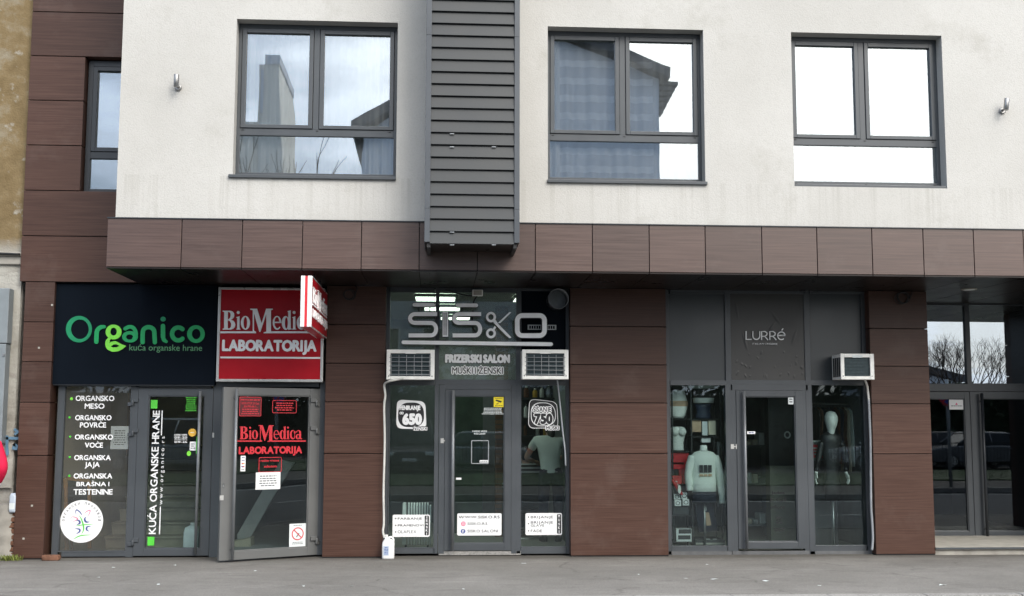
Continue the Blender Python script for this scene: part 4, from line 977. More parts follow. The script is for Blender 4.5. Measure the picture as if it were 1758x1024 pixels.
# ------------------------------------------------------------------ lettering and stickers on the glass
WHO = 'white lettering lines on the food shop window'
q1 = SC(90, 655, 6.207); q2 = SC(90, 800, 6.207)
def listing(lines, dot, bright, label):
    r0 = lines[0][1]; t = decal('window_lettering', label, 'lettering', SF, r0, G_FIX, WHO)
    for s, r in lines: btext(SF, s, r, G_FIX, 'sticker', 'lettering', t, .215, .0008)
    u = (dot[0] + dot[1]) / 2; z = (dot[2] + dot[3]) / 2; e = abs(dot[1] - dot[0]) / 2
    mb = MB(); mb.prism(SF, ell(u, z, e, e, 0, 360, 16), G_FIX, G_FIX + .001); mb.build('bullet', 'lime' if bright else 'green_v', t)
listing([('ORGANSKO', q1(238, 152, 653, 210)), ('MESO', q1(335, 235, 548, 292))], q1(179, 169, 211, 201), 1, 'white organsko meso lettering, top entry of the shop window list')
listing([('ORGANSKO', q1(233, 360, 623, 416)), ('POVRĆE', q1(285, 422, 566, 494))], q1(162, 372, 186, 396), 0, 'white organsko povrće lettering on the shop window')
listing([('ORGANSKO', q1(230, 567, 640, 622)), ('VOĆE', q1(337, 638, 532, 709))], q1(168, 578, 192, 602), 0, 'white organsko voće lettering beside the taped paper')
listing([('ORGANSKA', q1(223, 787, 614, 842)), ('JAJA', q1(337, 860, 497, 915))], q1(164, 796, 188, 820), 0, 'white organska jaja lettering above the chalkboard')
listing([('ORGANSKA', q2(217, 82, 630, 138)), ('BRAŠNA I', q2(247, 160, 600, 220)), ('TESTENINE', q2(215, 250, 635, 310))], q2(158, 96, 182, 120), 0, 'white organska brašna i testenine lettering in three lines')
cr = SF.crop(90, 800, 6.207); rc = abs(cr(230, 600)[0] - cr(0, 600)[0]); cc0 = cr(303, 595)
t = thing('round_sticker', 'round white sticker with a leafy plant emblem and cyrillic words', 'sticker', SF.at(cc0[0], cc0[1] - rc, G_FIX))
mb = MB(); mb.prism(SF, ell(cc0[0], cc0[1], rc, rc, 0, 360, 64), G_FIX, G_FIX + .001); mb.build('disc', 'sticker', t)
ch = 'ОРГАНСКИ ПРОИЗВОД'
for k, s in enumerate(ch):
    if s == ' ': continue
    a = R(176 - k * (172 / (len(ch) - 1))); rad = rc * .79; h = rc * .115; cx_, cz_ = cc0[0] + rad * math.cos(a), cc0[1] + rad * math.sin(a); b = a - math.pi / 2; wl_ = h * .72
    btext(SF, s, (0, wl_, 0, h), G_FIX + .0012, 'black', 'printed_letter', t, .15, .0005, fn=lambda x, y: (cx_ + (x - wl_ / 2) * math.cos(b) - y * math.sin(b), cz_ + (x - wl_ / 2) * math.sin(b) + y * math.cos(b)))
ke = rc / 230
def em(pts, wd, mat, k=0):
    mb = MB(); P = curve_pts([cr(x, y) for x, y in pts], 6); n = len(P); mb.ribbon(SF, [tuple(p) for p in P], [max(.15, math.sin(math.pi * (i + .3) / (n - .4))) * wd * ke for i in range(n)], G_FIX + .0012 + .0003 * k, G_FIX + .002 + .0003 * k); mb.build('emblem', mat, t)
em([(300, 735), (322, 690), (322, 640), (300, 570), (275, 530)], 16, 'green_v'); em([(235, 645), (320, 632), (428, 626)], 10, 'green_v', 1); em([(215, 785), (290, 748), (405, 738)], 12, 'green_v')
em([(248, 528), (240, 495), (250, 472), (285, 495), (302, 522), (298, 527)], 12, 'blue'); em([(335, 520), (348, 495), (392, 476), (385, 515), (358, 548)], 9, 'pink'); em([(175, 572), (205, 546), (245, 556), (262, 572), (225, 592), (185, 585)], 9, 'pink')
em([(240, 578), (278, 590), (282, 615), (248, 632)], 20, 'blue', 2); em([(352, 545), (336, 570), (350, 600), (390, 600)], 20, 'blue', 2); em([(232, 670), (280, 680), (280, 705), (245, 730)], 18, 'blue', 2); em([(405, 645), (362, 655), (358, 685), (385, 702)], 18, 'blue', 2)
# food shop door
qd = q1
r = SF.rect(255.3, 705, 270.8, 917.5); t = decal('door_lettering', 'white vertical kuća organske hrane lettering between two green squares on door', 'lettering', SF, r, G_DOOR)
btext(SF, 'KUĆA ORGANSKE HRANE', r, G_DOOR, 'sticker', 'lettering', t, .19, .0008, 90)
text(SF, 'www.organico.rs', SF.rect(274.5, 750, 282.6, 867), G_DOOR, 'sticker', 'lettering', t, .0, .001, 90, space=1.5)
mb = MB(); mb.pbox(SF, SF.rect(276.6, 705, 278.4, 747.5), G_DOOR, G_DOOR + .001); mb.pbox(SF, SF.rect(273.4, 870, 275.2, 918), G_DOOR, G_DOOR + .001); mb.build('rule', 'sticker', t)
for rr in ((258.7, 687, 270, 701.7), (253, 922, 264.6, 937)):
    mb = MB(); mb.pbox(SF, SF.rect(*rr), G_DOOR, G_DOOR + .001); mb.build('square', 'green_v', t)
t = tag(smallprint(SF, SF.rect(318, 681.5, 338, 707), G_DOOR, 'green_v', 8, 'door_print', None, 1), 'small green printed block behind the top of the food shop door handle', 'lettering')
r = qd(1298, 560, 1435, 657); t = decal('opening_hours', 'white opening hours 09-20 and 09-16 on food shop door', 'lettering', SF, r, G_DOOR)
btext(SF, 'RADNO VREME', qd(1298, 562, 1435, 580), G_DOOR, 'sticker', 'lettering', t, .2, .0008); btext(SF, '09-20', qd(1298, 588, 1435, 612), G_DOOR, 'sticker', 'lettering', t, .24, .0008)
btext(SF, '09-16', qd(1298, 637, 1435, 657), G_DOOR, 'sticker', 'lettering', t, .24, .0008); smallprint(SF, qd(1298, 618, 1435, 630), G_DOOR, 'sticker', 1, 'small_print', t, 3, 0)
def flat_thing(name, label, cat, pl, r, off, mat, th=.001, rows=0, pm='greyprint', group=None, seed=5):
    t = decal(name, label, cat, pl, r, off, group); mb = MB(); mb.pbox(pl, r, off, off + th); mb.build('sheet', mat, t)
    if rows:
        w_, h_ = r[1] - r[0], r[3] - r[2]; smallprint(pl, (r[0] + w_ * .14, r[1] - w_ * .14, r[2] + h_ * .15, r[3] - h_ * .15), off + th + .0003, pm, rows, 'small_print', t, seed)
    return t
u, z = SF.px(330, 743); mb = MB(); mb.prism(SF, ell(u, z, .052, .052, 0, 360, 28), G_DOOR + .001, G_DOOR + .002); t = decal('round_sticker', 'small round amber sticker beside the food shop opening hours', 'sticker', SF, (u, u, z, z), G_DOOR); mb.build('disc', 'amber', t); smallprint(SF, (u - .03, u + .03, z - .008, z + .008), G_DOOR + .0022, 'sticker', 1, 'small_print', t)
flat_thing('door_notice', 'small white slip with tiny print below the amber sticker', 'notice', SF, qd(1462, 643, 1528, 738), G_DOOR, 'sticker', .001, 3)
flat_thing('door_tag', 'bright green vertical tag with dark writing beside the door handle', 'tag', SF, qd(1530, 588, 1563, 772), G_DOOR + .0015, 'green_v', .001, 0)
u, z = SF.px(324, 779); mb = MB(); mb.prism(SF, ell(u, z, .028, .032, 0, 360, 20), G_DOOR, G_DOOR + .001); tag(mb.build('leaf_sticker', 'lime'), 'small lime round leaf sticker low beside the food shop door handle', 'sticker')
PI = FP(.235)
t = flat_thing('taped_paper', 'plain pale sheet of paper taped inside the food shop window', 'paper', PI, PI.rect(190, 732, 220.8, 771.5), 0, 'paper', .001, 7, 'int_mid')
t = tag(btext(PI, 'ET.RS', PI.rect(192.5, 668, 221, 674.8), 0, 'greyprint', 'back_lettering', None, .18, .001, mirror=True), 'faint grey lettering seen from behind at the top of shop window', 'lettering')
# laboratory door
GD = -.027; q = lambda x0, y0, x1, y1: crop_rect(DR, 370, 660, 6.4, x0, y0, x1, y1)
def outlined(pl, r, off, mat, wd, parent, rad=.02, name='border'):
    me = outline_mesh([rrect(*r, rad), rrect(r[0] + wd, r[1] - wd, r[2] + wd, r[3] - wd, max(.003, rad - wd))]); return place(me, pl, r, off, .001, name, mat, parent)
cd_ = DR.crop(370, 660, 6.4); r = q(217, 450, 1000, 765)
t = decal('door_lettering', 'big red biomedica laboratorija lettering across the open glass door', 'lettering', DR, r, GD)
biomed(DR, lambda x, y: cd_(x, y), GD, .001, 'redvinyl', t); btext(DR, 'LABORATORIJA', q(262, 684, 960, 765), GD, 'redvinyl', 'lettering', t, .25, .0008)
r = q(270, 138, 512, 352); t = decal('door_notice', 'red outlined non stop notice at the top of the open door', 'notice', DR, r, GD)
mb = MB(); mb.pbox(DR, (r[0] + .004, r[1] - .004, r[2] + .004, r[3] - .004), GD - .0008, GD); mb.build('tinted_ground', plain('dark_red_film', (.10, .004, .008), .4), t)
outlined(DR, r, GD + .0003, 'redvinyl', .008, t); text(DR, 'NON STOP 24 časa', q(295, 194, 487, 222), GD + .0003, 'redvinyl', 'lettering', t, .015, .001)
cm = lambda x, y: cd_(320 + (x - 275) * .196, 230 + (y - 450) * .14); biomed(DR, cm, GD + .0003, .001, 'redvinyl', t, 180, 1060)
smallprint(DR, q(286, 158, 496, 186), GD + .0003, 'redvinyl', 1, 'small_print', t, 2, 0); smallprint(DR, q(288, 264, 492, 335), GD + .0003, 'redvinyl', 3, 'small_print', t, 9)
r = q(632, 175, 900, 318); t = decal('door_notice', 'red outlined four line notice in the upper corner of the open door', 'notice', DR, r, GD); outlined(DR, r, GD, 'redvinyl', .008, t); smallprint(DR, q(660, 196, 876, 296), GD, 'redvinyl', 4, 'small_print', t, 12)
r = q(483, 802, 735, 968); t = decal('door_notice', 'red outlined radno vreme notice above the white paper on the open door', 'notice', DR, r, GD); outlined(DR, r, GD, 'redvinyl', .008, t)
text(DR, 'radno vreme', q(505, 825, 708, 852), GD, 'redvinyl', 'lettering', t, .018, .001); text(DR, 'subotom', q(540, 888, 682, 916), GD, 'redvinyl', 'lettering', t, .018, .001)
r = q(283, 787, 337, 958); t = decal('card_sticker', 'narrow white strip of payment card emblems on the open door', 'sticker', DR, r, GD)
mb = MB(); mb.pbox(DR, r, GD, GD + .001); mb.build('strip', 'sticker', t)
for k, (m1, m2) in enumerate((('blue', 'blue'), ('blue', 'blue'), ('redvinyl', 'amber'), ('blue', 'redvinyl'), ('greyprint', 'greyprint'))):
    for dx, mm_ in ((-.35, m1), (.35, m2)):
        u = (r[0] + r[1]) / 2 + dx * (r[1] - r[0]) * .45; z = r[3] - (k + .55) * (r[3] - r[2]) / 5.1; mb = MB()
        if k in (2, 3): mb.prism(DR, ell(u, z, .010, .010, 0, 360, 14), GD + .0013 + (.0004 if dx > 0 else 0), GD + .002 + (.0004 if dx > 0 else 0))
        else: mb.pbox(DR, (u - .008, u + .008, z - .005, z + .005), GD + .0013, GD + .002)
        mb.build('card_emblem', mm_, t)
q5 = lambda x0, y0, x1, y1: crop_rect(DR, 370, 780, 5.69, x0, y0, x1, y1)
flat_thing('door_notice', 'blank looking white paper sheet taped low on the open laboratory door', 'paper', DR, q5(400, 178, 640, 345), GD + .0006, 'sticker', .001, 5, 'greyprint', None, 3)
r = q5(728, 680, 888, 908); t = decal('no_smoking_sign', 'white no smoking sign with red crossed circle on the open door', 'sign', DR, r, GD)
mb = MB(); mb.pbox(DR, r, GD, GD + .001); mb.build('sheet', 'paper', t); c5 = DR.crop(370, 780, 5.69); a = c5(810, 780); rad = abs(c5(868, 780)[0] - a[0])
me = outline_mesh([ell(a[0], a[1], rad, rad, 0, 360, 40), ell(a[0], a[1], rad * .84, rad * .84, 0, 360, 40)]); place(me, DR, (a[0] - rad, a[0] + rad, a[1] - rad, a[1] + rad), GD + .002, .0006, 'circle', 'redvinyl', t)
mb = MB(); mb.ribbon(DR, [(a[0] - rad * .64, a[1] + rad * .64), (a[0] + rad * .64, a[1] - rad * .64)], rad * .15, GD + .0028, GD + .0034); mb.build('bar', 'redvinyl', t)
mb = MB(); mb.ribbon(DR, [(a[0] - rad * .2, a[1] - rad * .5), (a[0] + rad * .25, a[1] + rad * .1)], rad * .12, GD + .0012, GD + .0018); mb.build('cigarette', 'black', t)
smallprint(DR, q5(760, 690, 860, 704), GD + .0012, 'greyprint', 1, 'small_print', t); smallprint(DR, q5(748, 856, 868, 884), GD + .0012, 'greyprint', 2, 'small_print', t)
# salon window stickers
q = SC(655, 650, 6.4); c_ = SF.crop(655, 650, 6.4); r = q(160, 235, 492, 575)
def quad_round(pts, rad, n=6):
    """rounded outline of a skewed square"""
    out = []; P = [Vector(p) for p in pts]
    for i in range(4):
        p, a, b = P[i], P[i - 1], P[(i + 1) % 4]; da = (a - p).normalized() * rad; db = (b - p).normalized() * rad
        for k in range(n + 1):
            s = k / n; out.append(tuple((p + da) * (1 - s) ** 2 + p * 2 * s * (1 - s) + (p + db) * s * s))
    return out
def badge(label, quadp, inner, outm, inm, off, words_, line2=None):
    t = decal('price_sticker', label, 'sticker', SF, r, G_FIX); Q = [c_(*p) for p in quadp]
    mb = MB(); mb.prism(SF, quad_round(Q, .085), G_FIX, G_FIX + .0008); mb.build('badge', outm, t)
    if line2:
        me = outline_mesh([quad_round(Q, .085), quad_round([(p[0] + (cx - p[0]) * .035, p[1] + (cz - p[1]) * .035) for p in Q for cx, cz in [(sum(q_[0] for q_ in Q) / 4, sum(q_[1] for q_ in Q) / 4)]], .08)])
        us = [p[0] for p in quad_round(Q, .085)]; zs = [p[1] for p in quad_round(Q, .085)]; place(me, SF, (min(us), max(us), min(zs), max(zs)), G_FIX + .001, .0006, 'outline', 'sticker', t)
    I = [c_(*p) for p in inner]; mb = MB(); mb.prism(SF, quad_round(I, .15, 9), G_FIX + .001, G_FIX + .0016); mb.build('inner_badge', inm, t)
    if line2:
        I2 = [(p[0] + (sum(q_[0] for q_ in I) / 4 - p[0]) * .05, p[1] + (sum(q_[1] for q_ in I) / 4 - p[1]) * .05) for p in I]
        mb = MB(); mb.prism(SF, quad_round(I2, .145, 9), G_FIX + .0018, G_FIX + .0022); mb.build('inner_ground', 'black', t)
    for s, rr, bold, mat, back in words_:
        if back: btext(SF, s, rr, G_FIX + .0025, back, 'lettering_outline', t, bold, .0006, grow=.010, gap=.2)
        btext(SF, s, rr, G_FIX + .0046, mat, 'lettering', t, bold, .0006, gap=.2)
badge('white bordered black price sticker reading feniranje 650', [(160, 552), (494, 558), (482, 252), (168, 230)], [(180, 540), (472, 530), (462, 262), (182, 268)], 'sticker', 'black', 0,
      [('FENIRANJE', q(197, 297, 428, 348), .27, 'sticker', None), ('OD', q(197, 366, 243, 396), .28, 'sticker', None), ('650', q(227, 384, 445, 512), .30, 'sticker', None), ('ŽENSKI', q(347, 522, 503, 574), .23, 'sticker', 'black')])
q = SC(880, 650, 4.452); c_ = SF.crop(880, 650, 4.452); r = q(120, 157, 352, 395)
badge('black price sticker with thin white outlines reading šišanje 750', [(120, 383), (353, 380), (342, 178), (128, 155)], [(142, 370), (338, 360), (326, 186), (140, 182)], 'black', 'sticker', 0,
      [('ŠIŠANJE', q(158, 208, 296, 256), .2, 'black', 'sticker'), ('750', q(166, 268, 308, 350), .29, 'black', 'sticker'), ('MUŠKI', q(257, 358, 356, 393), .2, 'black', 'sticker')], True)
def card(label, r, items, bul, side, off=G_FIX, qf=None):
    t = decal('service_sticker', label, 'sticker', SF, r, off, None)
    mb = MB(); mb.prism(SF, rrect(*r, .02), off, off + .0008); mb.build('card', 'sticker', t)
    for s, rr, bold, m_ in items: btext(SF, s, rr, off + .001, m_, 'lettering', t, .10 if bold < 0 else (.19 if bold > .01 else .16), .0005, gap=.22)
    for rr in bul:
        u, z = (rr[0] + rr[1]) / 2, (rr[2] + rr[3]) / 2; e = .009; mb = MB(); mb.prism(SF, ell(u, z, e, e, 0, 360, 12), off + .001, off + .0016); mb.build('bullet', 'black', t)
    if side:
        s, rr = side; mb = MB(); mb.prism(SF, rrect(*rr, .012), off + .001, off + .0016); mb.build('side_badge', 'black', t); h = (rr[3] - rr[2]) / len(s); w_ = rr[1] - rr[0]
        for k, chh in enumerate(s):
            zc = rr[3] - (k + .5) * h; btext(SF, chh, (rr[0] + w_ * (.28 if chh != 'I' else .42), rr[1] - w_ * (.28 if chh != 'I' else .42), zc - h * .36, zc + h * .36), off + .0018, 'sticker', 'lettering', t, .2, .0005)
    return t
q = SC(660, 800, 6.025)
card('white service sticker listing farbanje, pramenovi and olaplex', q(83, 508, 470, 738), [('FARBANJE', q(137, 537, 388, 560), .012, 'black'), ('PRAMENOVI', q(137, 607, 403, 630), .012, 'black'), ('OLAPLEX', q(137, 670, 330, 700), -.004, 'black')], [q(107, 540, 123, 556), q(107, 611, 123, 627), q(107, 679, 123, 695)], ('ŽENSKI', q(415, 518, 460, 722)))
q = SC(740, 850, 4.186)
t = card('white service sticker with web address and two social media icons on door', q(188, 133, 507, 292), [('WWW.SISKO.RS', q(198, 150, 493, 170), .012, 'black'), ('SISKO.RS', q(262, 198, 405, 217), .008, 'black'), ('SISKO SALONI', q(262, 250, 482, 270), .008, 'black')], [], None, G_DOOR)
for (x, y), m_ in (((232, 208), 'pink'), ((230, 262), 'blue')):
    a = SF.px(740 + x / 4.186, 850 + y / 4.186); mb = MB(); mb.prism(SF, ell(a[0], a[1], .032, .032, 0, 360, 8), G_DOOR + .001, G_DOOR + .0015); ic = mb.build('icon', m_, t)
    if m_ == 'blue': text(SF, 'f', (a[0] - .010, a[0] + .010, a[1] - .022, a[1] + .020), G_DOOR + .0018, 'sticker', 'icon_mark', t, .03, .0005)
    else:
        me = outline_mesh([rrect(a[0] - .017, a[0] + .017, a[1] - .017, a[1] + .017, .006), rrect(a[0] - .013, a[0] + .013, a[1] - .013, a[1] + .013, .004)]); place(me, SF, (a[0] - .017, a[0] + .017, a[1] - .017, a[1] + .017), G_DOOR + .0018, .0005, 'icon_mark', 'sticker', t)
        me = outline_mesh([ell(a[0], a[1], .009, .009, 0, 360, 16), ell(a[0], a[1], .006, .006, 0, 360, 16)]); place(me, SF, (a[0] - .009, a[0] + .009, a[1] - .009, a[1] + .009), G_DOOR + .0018, .0005, 'icon_mark', 'sticker', t)
card('white service sticker listing brijanje, brijanje glave and fade', q(680, 132, 943, 290), [('BRIJANJE', q(718, 152, 878, 170), .008, 'black'), ('BRIJANJE', q(718, 190, 878, 208), .008, 'black'), ('GLAVE', q(718, 213, 815, 230), .008, 'black'), ('FADE', q(718, 251, 800, 270), .008, 'black')], [q(696, 154, 708, 168), q(696, 201, 708, 215), q(696, 253, 708, 267)], ('MUŠKI', q(907, 140, 937, 280)))
q = SC(750, 655, 6.4); r = q(625, 170, 738, 283); t = decal('camera_sticker', 'square yellow camera warning sticker in the corner of salon door', 'sticker', SF, r, G_DOOR)
mb = MB(); mb.pbox(SF, r, G_DOOR, G_DOOR + .001); mb.build('sheet', 'yellow', t); c_ = SF.crop(750, 655, 6.4)
mb = MB(); mb.prism(SF, [c_(*p) for p in ((650, 200), (715, 218), (705, 236), (645, 216))], G_DOOR + .0013, G_DOOR + .002); mb.ribbon(SF, [c_(*p) for p in ((675, 232), (672, 248), (650, 250))], .008, G_DOOR + .0013, G_DOOR + .0018); mb.build('camera_mark', 'black', t)
smallprint(SF, q(642, 180, 718, 192), G_DOOR + .0013, 'black', 1, 'small_print', t, 1, 0); smallprint(SF, q(638, 262, 724, 274), G_DOOR + .0013, 'black', 1, 'small_print', t, 2, 0)
tag(smallprint(SF, q(493, 288, 737, 366), G_DOOR, 'paper', 5, 'door_print', None, 6), 'small white print lines below the yellow camera sticker', 'lettering')
r = q(390, 540, 552, 585); t = decal('opening_hours', 'small white opening hours print at the middle of salon door', 'lettering', SF, r, G_DOOR)
btext(SF, 'RADNO VREME', q(390, 540, 552, 558), G_DOOR, 'paper', 'lettering', t, .19, .0008); btext(SF, '9:00-20:00', q(407, 566, 533, 585), G_DOOR, 'paper', 'lettering', t, .19, .0008)
r = q(377, 647, 572, 908); t = decal('door_notice', 'empty pale outlined box sticker with a small tab on salon door', 'sticker', SF, r, G_DOOR); outlined(SF, r, G_DOOR, 'grill', .011, t, .018)
mb = MB(); mb.pbox(SF, q(470, 866, 562, 893), G_DOOR + .0012, G_DOOR + .002); mb.build('tab', 'sticker', t); smallprint(SF, q(476, 872, 556, 888), G_DOOR + .0022, 'greyprint', 1, 'small_print', t, 3, 0)
flat_thing('door_tag', 'small white strip beside the salon door handle', 'tag', SF, SF.rect(783, 820.5, 792, 824), G_DOOR, 'sticker')
# lingerie door stickers
flat_thing('door_tag', 'small pale label in the upper corner of the lingerie shop door', 'tag', SF, SF.rect(1353.5, 681.5, 1362.5, 694.5), G_DOOR, 'paper', .001, 2)
flat_thing('door_tag', 'small blue topped white strip beside the lingerie door handle', 'tag', SF, SF.rect(1283, 741, 1297, 745.5), G_DOOR, 'sticker', .001, 1, 'blue')
q = SC(1250, 660, 3.533); r = q(255, 648, 350, 760); t = decal('door_lettering', 'black column of brand words low on the lingerie shop door', 'lettering', SF, r, G_DOOR)
text(SF, 'Jadea', q(262, 650, 345, 672), G_DOOR, 'black', 'lettering', t, .02, .001); btext(SF, 'EGI', q(256, 688, 350, 712), G_DOOR, 'black', 'lettering', t, .13, .0008, gap=.3); text(SF, 'infiore', q(260, 734, 344, 756), G_DOOR, 'black', 'lettering', t, .01, .001)
smallprint(SF, q(290, 800, 330, 850), G_DOOR, 'black', 3, 'small_print', t, 8); smallprint(SF, q(275, 868, 345, 896), G_DOOR, 'black', 2, 'small_print', t, 4)
r = EN.rect(1630, 686.5, 1655, 703.5); t = decal('door_notice', 'white paper with a tiny red emblem on the glass entrance door', 'notice', EN, r, -.009)
mb = MB(); mb.pbox(EN, r, -.009, -.008); mb.build('sheet', 'sticker', t); u, z = (r[0] + r[1]) / 2, (r[2] + r[3]) / 2
mb = MB(); mb.prism(EN, [(u - .02, z - .004), (u + .02, z - .004), (u, z + .03)], -.0077, -.0072); mb.build('emblem', 'pink', t); smallprint(EN, (r[0] + .03, r[1] - .03, z - .03, z - .008), -.0077, 'greyprint', 1, 'small_print', t, 1, 0)
# ------------------------------------------------------------------ things on the front
def air_con(px, label, wires, yf=-.23, ribs=13):
    pl = FP(yf); r = pl.rect(*px); w_, h_ = r[1] - r[0], r[3] - r[2]
    t = thing('air_conditioner', label, 'air conditioner', pl.at((r[0] + r[1]) / 2, r[2], -.19), 'window air conditioners over the shop windows')
    mb = MB(); mb.ring(pl, r, (.05, .055, .045, .05), -.03, 0)
    mb.pbox(pl, (r[0] + .006, r[0] + .020, r[2] + .006, r[3] - .006), -.37, -.031); mb.pbox(pl, (r[1] - .020, r[1] - .006, r[2] + .006, r[3] - .006), -.37, -.031)
    mb.pbox(pl, (r[0] + .021, r[1] - .021, r[3] - .02, r[3] - .006), -.37, -.031); mb.pbox(pl, (r[0] + .021, r[1] - .021, r[2] + .006, r[2] + .024), -.37, -.031)
    cas = mb.build('casing', 'cream', t, bevel=.006)
    g = (r[0] + .05, r[1] - .055, r[2] + .045, r[3] - .05)
    mb = MB(); n = ribs
    mb.pbox(pl, (g[0] - .004, g[1] + .004, g[2] - .004, g[3] + .004), -.08, -.06)
    for k in range(n):
        z = g[2] + (k + .5) * (g[3] - g[2]) / n; mb.pbox(pl, (g[0], g[1], z - .006, z + .006), -.059, -.03)
    mb.build('condenser', 'fin', t)
    mb = MB()
    if wires:
        for k in range(6):
            u = g[0] + .012 + k * (g[1] - g[0] - .024) / 5; mb.tube([pl.at(u, g[2] - .01, -.004), pl.at(u, g[3] - .02, -.004)], .0045, 6)
        for k in range(5):
            z = g[2] + .02 + k * (g[3] - g[2] - .075) / 4; mb.tube([pl.at(g[0] - .012, z, .003), pl.at(g[1] + .012, z, .003)], .0045, 6)
        mb.build('guard_grille', 'grill', t)
    else:
        for k in range(4): mb.pbox(pl, (r[0] - .0, r[0] + .0055, r[2] + .04 + k * .0, r[3] - .05), -.31 + k * .075, -.262 + k * .075)
        mb.build('side_vent', 'rubber', t)
    u = (r[0] + r[1]) / 2; mb = MB(); mb.pbox(pl, (u - .07, u + .07, r[3] - .055, r[3] - .022), .001, .006); mb.build('badge', 'cream' if wires else 'paper', cas, bevel=.003)
    for uu in (r[0] + .03, r[1] - .032):
        mb = MB(); mb.lathe(pl.at(uu, r[2] + .045, .0005), [(.008, 0), (.008, -.004)], 10, 'y'); mb.build('screw', 'chrome', cas)
    return r, pl
r1, p1 = air_con((663.5, 600.5, 746, 652), 'boxy white air conditioner with wire guard beside a brown pier and white hose', True)
r2, p2 = air_con((896.5, 600.5, 976, 651.5), 'boxy white air conditioner under the round duct', True)
r3, p3 = air_con((1443.5, 607.5, 1501, 652), 'smaller white air conditioner with finely ribbed face and no guard', False)
mb = MB(); P0 = FP(-.1)
pts = [p1.at(p1.px(693, 651)[0], p1.px(693, 650)[1], .01), p1.at(*p1.px(680, 652.5), .02), p1.at(*p1.px(668, 655), .012), P0.at(*P0.px(660, 661)), P0.at(*P0.px(661.5, 680)), P0.at(*P0.px(659.5, 700)), P0.at(*P0.px(660.5, 760)), P0.at(*P0.px(658.5, 840)), P0.at(*P0.px(659, 895)), P0.at(*P0.px(657.5, 912)), P0.at(*P0.px(660, 924))]
def smooth3(P, n=6):
    P = [Vector(p) for p in P]; out = []
    for i in range(len(P) - 1):
        a, b, c_, d_ = P[max(i - 1, 0)], P[i], P[i + 1], P[min(i + 2, len(P) - 1)]
        for k in range(n):
            t = k / n; out.append(.5 * ((2 * b) + (c_ - a) * t + (2 * a - 5 * b + 4 * c_ - d_) * t * t + (3 * b - a - 3 * c_ + d_) * t ** 3))
    return out + [P[-1]]
mb.tube(smooth3(pts), .0145, 8); tag(mb.build('drain_hose', 'hose_w'), 'long white drain hose running down the pier into a white jug', 'hose')
mb = MB(); P1 = FP(.06); mb.tube(smooth3([p2.at(*p2.px(958, 651), -.1), P1.at(*P1.px(961, 690)), P1.at(*P1.px(966, 740)), P1.at(*P1.px(970, 775)), P1.at(*P1.px(971, 800))]), .011, 8); tag(mb.build('drain_hose', 'hose_g'), 'short thin grey hose hanging from the air conditioner under the round duct', 'hose')
mb = MB(); P1 = FP(.04); mb.tube(smooth3([p3.at(*p3.px(1487.5, 652), -.06), P1.at(*P1.px(1489, 665)), P1.at(*P1.px(1492, 690))]), .016, 8)
t = thing('drain_hose', 'grey drain conduit wavering down beside the lingerie shop to the ground', 'hose', P1.at(*P1.px(1494, 945)))
mb.build('upper_hose', 'hose_w', t); mb = MB(); mb.tube(smooth3([P1.at(*P1.px(x, y)) for x, y in ((1491.5, 686), (1493, 720), (1494.5, 760), (1495, 820), (1495.5, 870), (1497.5, 900), (1498.5, 925), (1497, 945))]), .017, 8); mb.build('conduit', 'hose_g', t)
# white jug
a = P0.px(656, 956)[0]; b = P0.px(677, 956)[0]; PJ = FP(-.1)
t = thing('plastic_jug', 'white plastic jug with moulded handle standing on the pavement under the hose', 'jug', ((a + b) / 2, -.1, .0))
cx, w_ = (a + b) / 2, (b - a) / 2
def rsec(cx, cy, hx, hy, z, rr=.03, n=4): return [(cx + u, cy + v, z) for u, v in rrect(-hx, hx, -hy, hy, min(rr, hx * .9, hy * .9), n)]
mb = MB(); mb.loft([rsec(cx, -.1, w_ * .96, .085, .002), rsec(cx, -.1, w_, .09, .02), rsec(cx, -.1, w_, .09, .19), rsec(cx, -.1, w_ * .93, .082, .215), rsec(cx - .005, -.1, w_ * .62, .06, .245), rsec(cx - .02, -.1, w_ * .32, .028, .262), rsec(cx - .03, -.1, w_ * .26, .024, .282)])
mb.build('body', 'white', t); mb = MB(); mb.tube(smooth3([(cx - .01, -.1, .262), (cx + .03, -.1, .275), (cx + .06, -.1, .255), (cx + .066, -.1, .215)]), .013, 8); mb.build('carry_handle', 'white', t)
mb = MB(); mb.lathe((cx - .03, -.1, .281), [(.024, 0), (.024, .02), (.02, .024)], 14); mb.build('neck', 'cream', t)
q = FP(-.1905); mb = MB(); mb.pbox(q, (cx - .058, cx + .01, .05, .17), .0005, .001); lb = mb.build('label', plain('faded_blue_label', (.42, .50, .62), .5), t); smallprint(q, (cx - .05, cx + .004, .06, .16), .0012, 'blue', 5, 'small_print', lb, 2)
# wall lamps
def lamp(x, y, label, tilt):
    u, z = OV.px(x, y); t = thing('wall_lamp', label, 'lamp', (u, -1.48, z - .08), 'steel wall lamps on the rendered wall')
    mb = MB(); d = Vector((math.sin(tilt), 0, math.cos(tilt))); c0 = Vector((u, -1.60, z + .01)); mb.tube([c0 - d * .078, c0 - d * .074, c0 + d * .07, c0 + d * .075], [.026, .031, .031, .028], 18); mb.build('barrel', 'steel', t)
    mb = MB(); mb.lathe((u - .0, -1.482, z - .045), [(.042, 0), (.042, -.012), (.03, -.02)], 18, 'y'); mb.tube([(u, -1.49, z - .045), (u, -1.575, z - .03)], .014, 10); mb.build('bracket', 'steel', t)
lamp(306.5, 145, 'steel cylinder wall lamp near the white wall corner, beside window above red sign', R(0)); lamp(1720, 185, 'steel cylinder wall lamp leaning a little, beside the brightest window', R(8))
